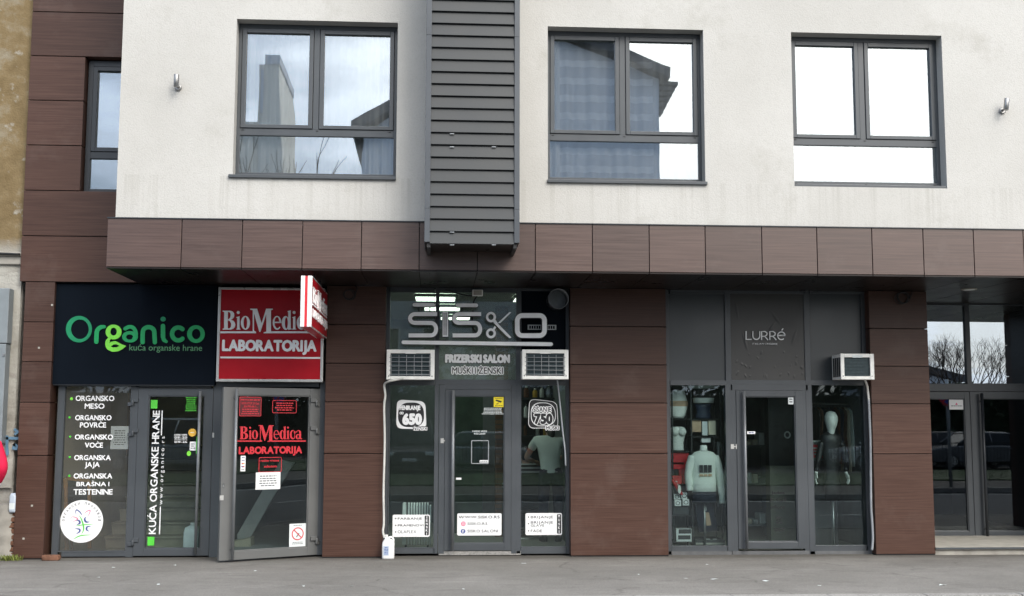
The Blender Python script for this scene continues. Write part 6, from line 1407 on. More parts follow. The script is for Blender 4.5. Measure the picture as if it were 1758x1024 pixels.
rg = random.Random(21); cols = ['amber', 'white', 'int_mid', 'brick', 'mann', 'paper', 'greyprint']
kk_ = 0
for zi, z in enumerate(zs_):
    u = xl_ + .06
    while u < xr_ - .1:
        r_ = rg.uniform(.022, .042); h = rg.uniform(.13, .24); nm = rg.choice(('tall', 'squat', 'slim', 'round')); cl = rg.choice(cols); t2 = thing('product_bottle', 'small hair product bottle on the dark salon shelving', 'bottle', (u + r_, 3.22, z), 'product bottles on the salon shelving')
        mb = MB(); mb.lathe((u + r_, 3.22, z + .001), [(r_ * .95, 0), (r_, .01), (r_, h * .65), (r_ * .45, h * .8), (r_ * .4, h * .85)], 14); mb.build('body', cl, t2); mb = MB(); mb.lathe((u + r_, 3.22, z + h * .85), [(r_ * .5, 0), (r_ * .5, h * .14), (r_ * .3, h * .16)], 10); mb.build('cap', rg.choice(('rubber', 'white', 'chrome')), t2)
        u += 2 * r_ + rg.uniform(.03, .14)
PT = FP(2.4); a, b = PT.px(851, 800)[0], PT.px(872, 800)[0]
def make_brick():
    m, n, l, b_ = new_mat('interior_brick'); br = n.new('ShaderNodeTexBrick'); br.inputs['Scale'].default_value = 1; br.inputs['Brick Width'].default_value = .24; br.inputs['Row Height'].default_value = .075; br.inputs['Mortar Size'].default_value = .008
    br.inputs['Color1'].default_value = (.22, .12, .07, 1); br.inputs['Color2'].default_value = (.13, .07, .045, 1); br.inputs['Mortar'].default_value = (.10, .09, .08, 1)
    t = n.new('ShaderNodeTexCoord'); mp = n.new('ShaderNodeMapping'); mp.inputs['Rotation'].default_value = (R(90), 0, 0); l.new(t.outputs['Object'], mp.inputs[0]); l.new(mp.outputs[0], br.inputs[0]); l.new(br.outputs[0], b_.inputs['Base Color']); b_.inputs['Roughness'].default_value = .9; return m
M['ibrick'] = make_brick(); mb = MB(); mb.box(a, b, 2.4, 2.7, .03, ZC - .01); mb.build('interior_pillar', 'ibrick', bld)
mb = MB(); PT = FP(3.0); a, b = PT.px(790, 700)[0], PT.px(829, 700)[0]; mb.box(a - .4, b, 3.0, 3.1, .03, 2.4); mb.build('partition', plain('green_tiled_partition', (.05, .075, .05), .35, 0, .5, .4, 3), bld)
t = thing('styling_mirror', 'tall dark framed mirror on the salon partition wall', 'mirror', (2.1, 4.9, .6)); mb = MB(); pl = FP(4.85); mb.ring(pl, (1.75, 2.45, .8, 2.2), (.05,) * 4, -.03, .02); mb.build('frame', 'frame_dark', t); mb = MB(); mb.pbox(pl, (1.8, 2.4, .85, 2.15), -.01, .0); mb.build('mirror_glass', plain('mirror', (.7, .7, .7), .03, 1), t)

# ------------------------------------------------------------------ lingerie shop window displays
YD = .46; PD_ = FP(YD)
def dpx(x, y): return PD_.px(x, y)
t = thing('display_rack', 'thin black metal display rack behind the lingerie shop window', 'rack', PD_.at(*dpx(1195, 945)))
mb = MB(); xr_ = [dpx(x, 800)[0] for x in (1155, 1188, 1238)]; zt_ = dpx(1190, 662)[1]
for x in xr_: mb.box(x - .009, x + .009, YD - .01, YD + .01, .03, zt_); mb.box(x - .009, x + .009, YD + .34, YD + .36, .03, zt_)
mb.build('upright', 'rubber', t)
for i, ys in enumerate(((719, 775, 832, 885, 930), (720, 750))):
    for y in ys:
        z = dpx(1175, y)[1]; mb = MB(); a, b = (xr_[0], xr_[1]) if i == 0 else (xr_[1], xr_[2]); mb.box(a + .01, b - .01, YD - .01, YD + .36, z - .012, z); mb.build('shelf_board', 'rubber', t)
def torso(label, x0, x1, y0, y1, prof, mat, extra=None, name='mannequin', yy=YD + .14, dep=.62):
    """a lathe-like dress form: prof = (half width fraction, height fraction)"""
    a, b = dpx(x0, (y0 + y1) / 2)[0], dpx(x1, (y0 + y1) / 2)[0]; zb_, zt2 = dpx((x0 + x1) / 2, y1)[1], dpx((x0 + x1) / 2, y0)[1]; cx_, hw = (a + b) / 2, (b - a) / 2; H = zt2 - zb_
    t = thing(name, label, 'mannequin', (cx_, yy, zb_)); mb = MB(); rings = []
    for f, h in prof: rings.append([(cx_ + hw * f * math.cos(2 * math.pi * k / 24), yy + hw * f * dep * math.sin(2 * math.pi * k / 24), zb_ + H * h) for k in range(24)])
    mb.loft(rings); mb.build('form', mat, t)
    return t, cx_, hw, zb_, H, yy
def band(t, cx_, hw, zb_, H, yy, prof, h0, h1, mat, name, grow=1.03, dep=.62):
    def w_at(h):
        for (f0, a), (f1, b) in zip(prof, prof[1:]):
            if a <= h <= b: return f0 + (f1 - f0) * (h - a) / max(1e-6, b - a)
        return prof[-1][0]
    mb = MB(); hs = [h0 + (h1 - h0) * k / 6 for k in range(7)]
    mb.loft([[(cx_ + hw * w_at(h) * grow * math.cos(2 * math.pi * k / 24), yy + hw * w_at(h) * grow * dep * math.sin(2 * math.pi * k / 24), zb_ + H * h) for k in range(24)] for h in hs], caps=False); return mb.build(name, mat, t)
M['tan'] = plain('tan_lace', (.52, .36, .24), .8); M['navy'] = plain('dark_blue_lycra', (.012, .022, .05), .5); M['corset'] = plain('white_lace', (.74, .76, .72), .8, 0, .3, .12, 40)
hip = [(.62, 0), (.78, .1), (.95, .35), (1, .55), (.86, .78), (.72, .95), (.7, 1)]
q = torso('pale hip mannequin wearing a tan brief on the top shelf', 1149, 1184, 670, 718, hip, 'mann'); band(*q, hip, .42, .62, 'tan', 'brief')
bust = [(.62, 0), (.66, .25), (.95, .58), (1, .72), (.9, .88), (.55, 1)]
q = torso('pale bust mannequin in a black bra at the top of shop window', 1183, 1240, 652, 692, bust, 'mann'); band(*q, bust, .22, .62, 'black', 'bra', 1.04)
b2_ = [(.8, 0), (.85, .1), (.62, .5), (.72, .75), (.85, 1)]
q = torso('dark blue shapewear torso standing on the rack beside boxes', 1193, 1229, 694, 719, b2_, 'navy')
b3 = [(.72, 0), (.66, .3), (.86, .62), (1, .82), (.92, .94), (.6, 1)]
q = torso('white corset bust mannequin on the second shelf', 1153, 1181, 733, 774, b3, 'mann'); band(*q, b3, .02, .9, 'corset', 'corset', 1.05)
for s_ in (-1, 1):
    mb = MB(); mb.lathe((q[1] + s_ * q[2] * .45, q[5] - q[2] * .5, q[3] + q[4] * .78), [(.005, -.06), (.045, -.04), (.062, 0), (.045, .045), (.005, .06)], 16); mb.build('bra_cup', 'corset', q[0])
# sweater mannequin
cx_ = dpx(1206, 820)[0]; zn = dpx(1206, 766)[1]; zb_ = dpx(1206, 846)[1]; yy = YD - .09
t = thing('mannequin', 'headless mannequin in a pale sweatshirt with three dark printed squares', 'mannequin', (cx_, yy, .03))
mb = MB(); hgt = zn - zb_
prof = [(.165, .0), (.17, .2), (.16, .45), (.175, .68), (.18, .80), (.13, .87), (.062, .90)]
mb.loft([[(cx_ + w_ * math.cos(2 * math.pi * k / 28), yy + w_ * .55 * math.sin(2 * math.pi * k / 28), zb_ + hgt * h) for k in range(28)] for w_, h in prof]); mb.build('sweatshirt', 'shirt', t)
mb = MB(); mb.lathe((cx_, yy, zb_ + hgt * .89), [(.056, 0), (.05, .04), (.05, .075), (.03, .085)], 18); mb.build('neck', 'mann', t)
for s_, pts in ((-1, ((-.15, .78), (-.21, .45), (-.2, .05))), (1, ((.15, .78), (.22, .4), (.25, -.22)))):
    mb = MB(); mb.tube(smooth3([(cx_ + u, yy, zb_ + hgt * h) for u, h in pts]), [.062] * 5 + [.055] * 5 + [.045] * 3, 12); mb.build('sleeve', 'shirt', t)
qf = FP(yy - .1); 
for k in range(3):
    u = cx_ - .085 + k * .06; mb = MB(); mb.pbox(qf, (u, u + .05, zb_ + hgt * .44, zb_ + hgt * .60), .0, .004); mb.build('printed_square', 'black', t); mb = MB(); mb.pbox(qf, (u, u + .05, zb_ + hgt * .36, zb_ + hgt * .41), .0, .004); mb.build('printed_stripe', 'tan', t)
mb = MB(); mb.loft([[(cx_ + w_ * math.cos(2 * math.pi * k / 24), yy + w_ * .6 * math.sin(2 * math.pi * k / 24), z) for k in range(24)] for w_, z in ((.17, zb_ - .12), (.165, zb_ + .02))]); mb.build('skirt', 'jeans', t)
mb = MB(); mb.tube([(cx_, yy, .03), (cx_, yy, zb_ - .1)], .016, 8); mb.lathe((cx_, yy, .03), [(.15, 0), (.15, .012), (.03, .02)], 20); mb.build('stand', 'steel', t)
def dbox(label, x0, x1, y0, y1, mat, dep=.2, yy=YD + .02, name='gift_box', lid=None, group=None, cat='box'):
    a, b = dpx(x0, y1)[0], dpx(x1, y1)[0]; z0_, z1_ = dpx(x0, y1)[1], dpx(x0, y0)[1]
    t = thing(name, label, cat, ((a + b) / 2, yy + dep / 2, z0_), group); mb = MB(); mb.box(a + .003, b - .003, yy, yy + dep, z0_, z1_ - (.02 if lid else 0)); mb.build('carton', mat, t, bevel=.003)
    if lid: mb = MB(); mb.box(a, b, yy - .004, yy + dep + .004, z1_ - .02, z1_); mb.build('lid', lid, t, bevel=.002)
    return t, (a, b, z0_, z1_), yy
M['redbox'] = plain('red_card', (.50, .012, .02), .45)
dbox('shiny red gift bag at the back of the third shelf', 1153, 1184, 778, 806, 'redbox', .08, YD + .03, 'gift_bag', None, None, 'bag'); dbox('tall red gift box standing on the third shelf', 1167, 1178, 795, 830, 'redbox', .1, YD + .04, lid='redbox'); dbox('low red box beside the slipper, nearer the pier', 1154, 1171, 817, 831, 'redbox', .14, YD - .02, lid='redbox')
dbox('low red box with darker front under the red gift box', 1172, 1188, 817, 831, 'redbox', .14, YD - .02, lid='redvinyl'); dbox('narrow white box lying on the red boxes', 1153, 1176, 794, 798, 'white', .12, YD + .03)
dbox('beige lingerie photo carton on the rack beneath dark shapewear', 1188, 1205, 722, 742, 'tan', .05); dbox('white lingerie carton between the beige cartons', 1206, 1216, 724, 748, 'paper', .05); dbox('wide cream lingerie carton at the end of the rack shelf', 1217, 1230, 722, 747, 'beige', .05)
dbox('small white carton with dark marks above brown bust', 1205, 1221, 752, 760, 'white', .08)
for k, (x0, x1, y0, y1, lb_) in enumerate(((1156, 1168, 848, 858, 'white sock packet with dark ring, upper one under the slipper'), (1169, 1180, 846, 857, 'white sock packet with dark ring, upper one away from the pier'), (1157, 1169, 859, 869, 'white sock packet with dark ring, lower one near the pier'), (1171, 1183, 857, 868, 'white sock packet with dark ring, lower one away from pier'))):
    t, rr, yy2 = dbox(lb_, x0, x1, y0, y1, 'white', .03, YD - .01 - .02 * (k > 1), 'sock_packet', None, 'white sock packets with rings', 'packet'); pl = FP(yy2); u, z = (rr[0] + rr[1]) / 2, (rr[2] + rr[3]) / 2; e = (rr[3] - rr[2]) * .33
    me = outline_mesh([ell(u, z, e * 1.15, e, 0, 360, 20), ell(u, z, e * .85, e * .72, 0, 360, 20)]); place(me, pl, (u - e * 1.15, u + e * 1.15, z - e, z + e), .001, .001, 'ring', 'black', t)
dbox('dark carton with white photo corners on the fourth shelf', 1155, 1184, 870, 884, 'int_dark', .12); dbox('white framed dark box low on the display rack', 1160, 1187, 908, 930, 'white', .14, YD - .03)
dbox('dark panel standing in the white framed box', 1163, 1185, 919, 926, 'int_dark', .004, YD - .036, 'name_board', None, None, 'board'); dbox('black accessory box above white framed box', 1164, 1186, 908.5, 916, 'rubber', .004, YD - .036)
# dotted slipper
u, z = dpx(1160, 850); t = thing('slipper', 'red slipper with white dots and pale fleece lining standing on its heel', 'slipper', (u, YD - .06, z))
mb = MB(); mb.loft([[(u - .05 + f * .12 + w_ * .75 * math.cos(2 * math.pi * k / 16), YD - .06 + w_ * .6 * math.sin(2 * math.pi * k / 16), z + .215 * (1 - f)) for k in range(16)] for f, w_ in ((0, .02), (.1, .042), (.4, .05), (.7, .044), (.93, .04), (1, .02))]); mb.build('upper', 'redbox', t)
mb = MB(); mb.prism(FP(YD - .093), ell(u + .033, z + .08, .022, .06, 0, 360, 20), 0, .006); mb.build('lining', 'corset', t); mb = MB(); rg = random.Random(2)
for k in range(12):
    a = rg.uniform(-.04, .03); h = rg.uniform(.03, .19); mb.prism(FP(YD - .095), ell(u - .03 + (.215 - h) * .5 + a * .5, z + h, .006, .006, 0, 360, 8), 0, .002)
mb.build('dot', 'white', t)
# trousers and little things on the floor
PF = FP(.48); t = thing('folded_trousers', 'dark trousers with white tag and a printed leg strip leaning in window', 'trousers', PF.at(*PF.px(1212, 912)))
mb = MB(); mb.prism(PF, [PF.px(*p) for p in ((1193, 866), (1222, 864), (1234, 912), (1200, 914))], -.03, 0); mb.build('cloth', 'jeans', t); mb = MB(); mb.prism(PF, [PF.px(*p) for p in ((1211, 880), (1217, 880), (1221, 902), (1213, 903))], .001, .006); mb.build('printed_leg', 'tan', t); mb = MB(); mb.prism(PF, [PF.px(*p) for p in ((1207, 870), (1212, 870), (1213, 877), (1208, 877))], .001, .004); mb.build('price_tag', 'white', t)
t = thing('display_plinth', 'low dark display plinth with a pale front edge on the shop floor', 'plinth', PF.at(*PF.px(1215, 930))); a, b = PF.px(1192, 925)[0], PF.px(1242, 925)[0]; mb = MB(); mb.box(a, b, .40, .9, .10, .17); mb.build('top', 'int_dark', t); mb = MB(); mb.box(a, b, .385, .399, .11, .135); mb.build('edge_strip', 'stone', t); mb = MB(); mb.box(a + .03, b - .03, .43, .87, .031, .099); mb.build('base', 'rubber', t)
for x, lb_ in ((1215, 'small white price card lying on the dark plinth nearer the rack'), (1226.5, 'small white price card lying on the dark plinth nearer the door')):
    u = PF.px(x, 908)[0]; mb = MB(); mb.hexa([(u - .025, .45, .172), (u + .025, .45, .172), (u + .03, .50, .172), (u - .02, .50, .172), (u - .025, .45, .178), (u + .025, .45, .178), (u + .03, .50, .178), (u - .02, .50, .178)]); tag(mb.build('price_card', 'white'), lb_, 'card', 'price cards on the plinth')
# behind the door: dark stand with ring, stacked cartons
PQ = FP(1.6); a, b = PQ.px(1321, 800)[0], PQ.px(1366, 800)[0]; zt_ = PQ.px(1340, 680)[1]; zb_ = PQ.px(1340, 800)[1]
t = thing('display_stand', 'tall black display stand with a pale ring behind the lingerie door', 'stand', ((a + b) / 2, 1.7, .03)); mb = MB(); mb.box(a, b, 1.6, 1.8, zb_, zt_); mb.build('panel', 'black', t); u, z = PQ.px(1351.5, 747); me = outline_mesh([ell(u, z, .05, .055, 0, 360, 24), ell(u, z, .03, .034, 0, 360, 24)]); place(me, PQ, (u - .05, u + .05, z - .055, z + .055), .002, .006, 'ring', 'int_white', t)
mb = MB(); mb.box(a, b, 1.58, 1.82, .031, zb_ - .001); mb.build('cabinet', plain('muted_olive_board', (.20, .20, .15), .6), t)
PQ = FP(2.2); a, b = PQ.px(1280, 800)[0], PQ.px(1319, 800)[0]; rows = (846, 815, 800, 770, 758); t = thing('stock_shelf', 'open stock shelf with folded clothes deep behind the lingerie door', 'shelf', ((a + b) / 2, 2.3, .03)); mb = MB()
for y in (900, 830, 765): z = PQ.px(1300, y)[1]; mb.box(a, b, 2.2, 2.6, z - .03, z)
mb.box(a - .03, a, 2.2, 2.6, .03, 2.1); mb.box(b, b + .03, 2.2, 2.6, .03, 2.1); mb.build('shelf_frame', 'int_mid', t)
rg = random.Random(31); k = 0
for y in (900, 830, 765):
    z = PQ.px(1300, y)[1]; u = a + .02
    while u < b - .08:
        w_ = rg.uniform(.07, .12); h = rg.uniform(.06, .2); mb = MB(); mb.box(u, min(b - .01, u + w_), 2.22, 2.5, z + .001, z + h); tag(mb.build('folded_clothes', rg.choice(('int_white', 'mann', 'jeans', 'beige', 'int_mid')), bevel=.012), 'pile of folded clothes on the stock shelf behind the lingerie door', 'clothes', 'folded clothes on the stock shelf'); u += w_ + .02
# hosiery packets and strips hanging at the door side of the first window
for k, (x, y, hh) in enumerate(((1226, 757, 26), (1233, 758, 30), (1240, 760, 24), (1232, 800, 70), (1238, 802, 60), (1243, 806, 64))):
    pl = FP(YD + .1); u, z = pl.px(x, y); h = hh / 124; mb = MB(); mb.loft([[(u + w_ * math.cos(2 * math.pi * j / 10), YD + .1 + w_ * .5 * math.sin(2 * math.pi * j / 10), z - f * h) for j in range(10)] for f, w_ in ((0, .008), (.08, .026), (.5, .02), (1, .014))]); tag(mb.build('hanging_stocking', ('rubber', 'int_mid', 'rubber', 'int_mid', 'tan', 'int_mid')[k]), 'stocking hanging on the display rack at the door side of shop window', 'stocking', 'stockings hanging on the display rack')
# second window: head, rack of garments, counter, poster, hands
PH = FP(.55); u, z = PH.px(1427.5, 742); h = PH.px(1427.5, 706)[1] - z
t = thing('mannequin', 'egg headed white mannequin in a dark outfit behind the second lingerie window', 'mannequin', (u, .55, .03))
mb = MB(); mb.loft([[(u + w_ * math.cos(2 * math.pi * k / 24), .55 + dy + w_ * 1.15 * math.sin(2 * math.pi * k / 24), z + h * f) for k in range(24)] for w_, f, dy in ((.052, -.16, .02), (.05, 0, .02), (.054, .14, .01), (.074, .3, 0), (.09, .55, 0), (.088, .75, 0), (.062, .93, .01), (.02, 1, .01))]); mb.build('head', 'mann', t)
mb = MB(); mb.loft([[(u + w_ * math.cos(2 * math.pi * k / 24), .57 + w_ * .5 * math.sin(2 * math.pi * k / 24), zz_) for k in range(24)] for w_, zz_ in ((.09, z - .95), (.125, z - .75), (.10, z - .5), (.15, z - .16), (.145, z - .05), (.066, z + .005))]); mb.build('outfit', 'black', t)
mb = MB(); mb.tube([(u, .57, .03), (u, .57, z - .94)], .02, 8); mb.lathe((u, .57, .03), [(.16, 0), (.16, .012), (.03, .02)], 20); mb.build('stand', 'steel', t)
for sx, px_ in ((1, (1447, 812)), (-1, (1396, 812))):
    hx, hz2 = PH.px(*px_); mb = MB(); mb.tube(smooth3([(u + sx * .14, .57, z - .14), (u + sx * .20, .54, z - .38), (hx, .42, hz2 + .03)]), [.045] * 6 + [.036] * 6 + [.026], 10); mb.build('arm', 'black', t)
    bm = bmesh.new(); fingers(bm, (hx, .42, hz2 + .01), (.25 * sx, -.2, -1), (0, 1, 0), -sx); me = bpy.data.meshes.new('hand'); bm.to_mesh(me); bm.free(); add_mesh(me, 'hand', 'mann', t, Matrix.Identity(4))
PG2 = FP(1.15); a, b = PG2.px(1392, 700)[0], PG2.px(1486, 700)[0]; zr = PG2.px(1440, 694)[1]
t = thing('clothes_rail', 'steel clothes rail crossing the back of second lingerie window', 'rail', ((a + b) / 2, 1.15, .03)); mb = MB(); mb.tube([(a, 1.15, zr), (b, 1.15, zr)], .014, 10); mb.build('crossbar', 'steel', t)
for x in (a, b): mb = MB(); mb.tube([(x, 1.15, .03), (x, 1.15, zr)], .014, 8); mb.build('post', 'steel', t)
rg = random.Random(8); n = 15
for k in range(n):
    u = a + .06 + k * (b - a - .12) / (n - 1); pale = u > PG2.px(1448, 700)[0]; mt = rg.choice(('int_mid', 'beige', 'shirt', 'int_white', 'stair')) if pale else rg.choice(('jeans', 'rubber', 'int_dark', 'brick', 'navy')); L_ = rg.uniform(.75, 1.05)
    t = thing('hanging_garment', 'pale garment hanging on the clothes rail behind lingerie window' if pale else 'dark garment hanging on the clothes rail behind lingerie window', 'garment', (u, 1.15, zr - L_), 'pale garments on the rail' if pale else 'dark garments on the rail')
    mb = MB(); mb.loft([[(u + (.018 + .012 * math.sin(a2 * 5 + k)) * math.cos(a2) + .008 * math.sin(h * 9 + k), 1.15 + dd * math.sin(a2), zr - .05 - h) for a2 in [2 * math.pi * j / 18 for j in range(18)]] for h, dd in ((0, .03), (.05, .17), (.12, .2), (.4, .19), (L_ * .8, .22), (L_ - .06, .23))]); mb.build('garment', mt, t)
    mb = MB(); mb.tube([(u, 1.15, zr - .06), (u, 1.15, zr + .01), (u, 1.17, zr + .022)], .005, 5); mb.build('hanger', 'steel', t)
PK2 = FP(.74); a, b = PK2.px(1380, 760)[0], PK2.px(1443, 760)[0]; zt_, zm_, zb_ = PK2.px(1410, 757)[1], PK2.px(1410, 792)[1], .03
t = thing('shop_counter', 'grey shop counter with a pale top behind the second lingerie window', 'counter', ((a + b) / 2, .87, .03)); mb = MB(); mb.box(a, b, .74, 1.0, zm_, zt_ - .02); mb.build('front_panel', 'int_mid', t); mb = MB(); mb.box(a - .01, b + .02, .72, 1.02, zt_ - .019, zt_); mb.build('worktop', 'int_white', t); mb = MB(); mb.box(a + .02, b - .05, .80, 1.0, .031, zm_ - .001); mb.build('base', 'int_dark', t)
r = PK2.rect(1391, 764, 1420, 786); flat_thing('counter_poster', 'crimson poster with pale print fixed on the grey shop counter', 'poster', PK2, r, .002, 'redvinyl', .003, 3, 'paper')
# ------------------------------------------------------------------ curtains upstairs
M['sheer'] = make_curtain('sheer_curtain', (.90, .90, .90), False, .80); M['sheer_dense'] = make_curtain('dense_sheer_curtain', (.86, .86, .85), False, .96); M['sheer_stripe'] = make_curtain('striped_sheer_curtain', (.95, .95, .96), True, .72)
def curtain(x0, x1, z0, z1, y, mat, label, seed, amp=.035, wl=.11, gather=0):
    rg = random.Random(seed); n = int((x1 - x0) / .012); ph = [rg.uniform(0, 6) for _ in range(4)]; V = []; mb = MB()
    for j in range(13):
        f = j / 12; row = []
        for i in range(n + 1):
            u = x0 + (x1 - x0) * i / n; s_ = u / wl * 2 * math.pi; pull_ = gather * math.sin(f * math.pi * .6) * (u - x0)
            row.append(mb.bm.verts.new((u - pull_, y + amp * (math.sin(s_ + ph[0] + .4 * math.sin(s_ * .31 + ph[1])) * .7 + .4 * math.sin(s_ * .43 + ph[2] + f * .6)) * (.75 + .5 * (1 - f)), z0 + (z1 - z0) * f)))
        V.append(row)
    for j in range(12):
        for i in range(n): mb.bm.faces.new((V[j][i], V[j][i + 1], V[j + 1][i + 1], V[j + 1][i])).smooth = True
    tag(mb.build('curtain', mat, fix=False), label, 'curtain')
yc = -1.19
def wx(i, f): return OPEN[i][0] + (OPEN[i][1] - OPEN[i][0]) * f
z0c, z1c = OPEN[0][2] - .25, OPEN[0][3] + .12
curtain(wx(0, -.12), wx(0, .10), z0c, z1c, yc - .03, 'sheer_dense', 'grey gathered curtain at the edge of window beside the lone wall lamp', 1)
curtain(wx(0, .06), wx(0, .31), z0c, z1c, yc + .05, 'sheer', 'thin falling white curtain beside the grey gathered curtain', 2)
curtain(wx(0, .30), wx(0, .86), z0c, z1c, yc + .07, 'sheer', 'wide thin net curtain across the middle of the window above the red sign', 3, .02)
curtain(wx(0, .82), wx(0, 1.12), z0c, z1c, yc, 'sheer_dense', 'gathered curtain at the window edge nearest the slatted bay', 4)
curtain(wx(1, -.1), wx(1, .09), z0c, z1c, yc - .03, 'sheer_dense', 'plain pale curtain beside the striped net curtain', 5)
curtain(wx(1, .08), wx(1, .70), z0c, z1c, yc + .04, 'sheer_stripe', 'white net curtain with broad pale horizontal stripes', 6, .03, .16)
curtain(wx(1, .68), wx(1, 1.1), z0c, z1c, yc + .06, 'sheer', 'thin plain net curtain covering the other part of the striped window', 7, .02)
curtain(wx(2, -.1), wx(2, 1.1), z0c, z1c, yc + .05, 'sheer', 'thin net curtain behind the brightest glaring window', 8, .02)
# ------------------------------------------------------------------ across the street (seen only in the glass)
mb = MB(); mb.box(-60, 60, -24.5, -17.2, -.15, .02); structure(mb.build('lawn', 'grass'))
mb = MB(); rg = random.Random(77)
for k in range(5200):
    x, y = rg.uniform(-22, 30), rg.uniform(-24.4, -17.3); h = rg.uniform(.03, .09); a = rg.uniform(0, 6.28); d = Vector((rg.uniform(-.03, .03), rg.uniform(-.03, .03), h)); p = Vector((x, y, .02)); w_ = Vector((math.cos(a), math.sin(a), 0)) * .012; mb.face([p - w_, p + w_, p + d])
g = mb.build('grass', 'grass', fix=False); g['kind'] = 'stuff'; g['label'] = 'short grass on the verge across the street'
def railing(x0, x1, y):
    t = thing('railing', 'black metal railing along the grass verge across the street', 'fence', ((x0 + x1) / 2, y, 0)); mb = MB()
    for z in (.15, 1.0): mb.box(x0, x1, y - .015, y + .015, z, z + .035)
    x = x0
    while x < x1: mb.box(x, x + .018, y - .009, y + .009, .05, 1.06); x += .125
    mb.build('railing_grille', 'rubber', t)
    x = x0
    while x < x1: m2 = MB(); m2.box(x, x + .05, y - .025, y + .025, 0, 1.15); m2.build('post', 'rubber', t); x += 2.5
railing(-20, 34, -24.7)
def car(label, x, y, rz, col, van=False):
    t = thing('parked_car', label, 'car', (0, 0, 0), 'cars parked across the street'); L_, W_ = (4.6, 1.85) if van else (4.25, 1.74); H = 1.9 if van else 1.46; belt = 1.0 if van else .92
    paint = plain('car_paint', col, .25, .3, .5, .03)
    mb = MB(); prof = [(-L_ / 2, .45), (-L_ / 2 + .05, .78), (-L_ / 2 + .5, belt - .06), (-L_ / 2 + 1.0, belt), (L_ / 2 - .35, belt), (L_ / 2 - .03, belt - .12), (L_ / 2, .5), (L_ / 2 - .1, .28), (-L_ / 2 + .1, .28)]
    mb.loft([[(px_, yy_, pz if abs(yy_) < W_ / 2 - .02 else pz - .03 * (pz > .6)) for px_, pz in prof] for yy_ in (-W_ / 2, -W_ / 2 + .06, W_ / 2 - .06, W_ / 2)])
    for f in mb.bm.faces: f.smooth = False
    mb.build('body', paint, t, bevel=.05)
    a, b, c_, d_ = (-L_ / 2 + .75, L_ / 2 - .1, -L_ / 2 + 1.45, L_ / 2 - .35) if van else (-L_ / 2 + 1.05, L_ / 2 - .25, -L_ / 2 + 1.75, L_ / 2 - .95)
    wb, wt = W_ / 2 - .06, W_ / 2 - .26
    mb = MB(); mb.hexa([(a, -wb, belt - .02), (b, -wb, belt - .02), (b, wb, belt - .02), (a, wb, belt - .02), (c_, -wt, H - .05), (d_, -wt, H - .05), (d_, wt, H - .05), (c_, wt, H - .05)]); mb.build('window', 'carglass', t)
    mb = MB(); mb.hexa([(c_ - .06, -wt - .02, H - .07), (d_ + .06, -wt - .02, H - .07), (d_ + .06, wt + .02, H - .07), (c_ - .06, wt + .02, H - .07), (c_ + .1, -wt + .06, H), (d_ - .1, -wt + .06, H), (d_ - .1, wt - .06, H), (c_ + .1, wt - .06, H)])
    mb.build('roof', paint, t, bevel=.02)
    for f0, g0 in ((a, c_), (b, d_), ((a + b) / 2, (c_ + d_) / 2)):
        for s_ in (-1, 1):
            mb = MB(); mb.tube([(f0, s_ * (wb + .005), belt - .03), (g0, s_ * (wt + .008), H - .05)], .035, 6); mb.build('pillar', paint, t)
    for wx_ in (-L_ / 2 + .82, L_ / 2 - .8):
        for s_ in (-1, 1):
            mb = MB(); mb.lathe((wx_, s_ * (W_ / 2 - .1), .31), [(.2, -.1), (.29, -.1), (.31, -.07), (.31, .07), (.29, .105), (.2, .105)], 24, 'y'); wh = mb.build('wheel', 'rubber', t); mb = MB(); mb.lathe((wx_, s_ * (W_ / 2 - .1), .31), [(.19, -.112), (.2, -.112), (.2, .112), (.19, .112)], 18, 'y'); mb.build('rim', 'alu', wh)
    for s_ in (-1, 1):
        mb = MB(); mb.box(-L_ / 2 - .004, -L_ / 2 + .16, s_ * (W_ / 2 - .22) - .17, s_ * (W_ / 2 - .22) + .17, .64, .77); mb.build('headlight', 'paper', t, bevel=.02); mb = MB(); mb.box(L_ / 2 - .12, L_ / 2 + .012, s_ * (W_ / 2 - .17) - .12, s_ * (W_ / 2 - .17) + .12, .66, .86); mb.build('tail_light', 'redvinyl', t, bevel=.02)
    for e, nm in ((-1, 'number_plate'), (1, 'number_plate')): mb = MB(); mb.box(e * L_ / 2 - .012 + e * .012, e * L_ / 2 + .012 + e * .012, -.25, .25, .44, .55); mb.build(nm, 'white', t)
    t.location = (x, y, -.02); t.rotation_euler = (0, 0, rz); return t
M['carglass'] = plain('car_window', (.008, .010, .012), .05, 0, .8, .02)
def mx_(px_, y): return FP(0).px(px_, 760)[0] * (DIST - y) / DIST
car('silver van parked side on across the street', mx_(283, -27), -27, R(0), (.42, .43, .44), True)
car('dark blue car parked tail to the street', mx_(705, -26.5), -26.5, R(-90), (.012, .016, .03), True)
car('silver grey car parked beside the dark blue one', mx_(812, -27), -27, R(8), (.34, .35, .36))
car('white car parked across the street near the zebra crossing', mx_(1535, -28), -28, R(3), (.5, .5, .5))
car('dark grey car parked across the street opposite the entrance', mx_(1640, -28), -28, R(0), (.05, .052, .058))
car('pale silver car parked across the street past the sign pole', mx_(1735, -26.5), -26.5, R(-4), (.16, .165, .175))
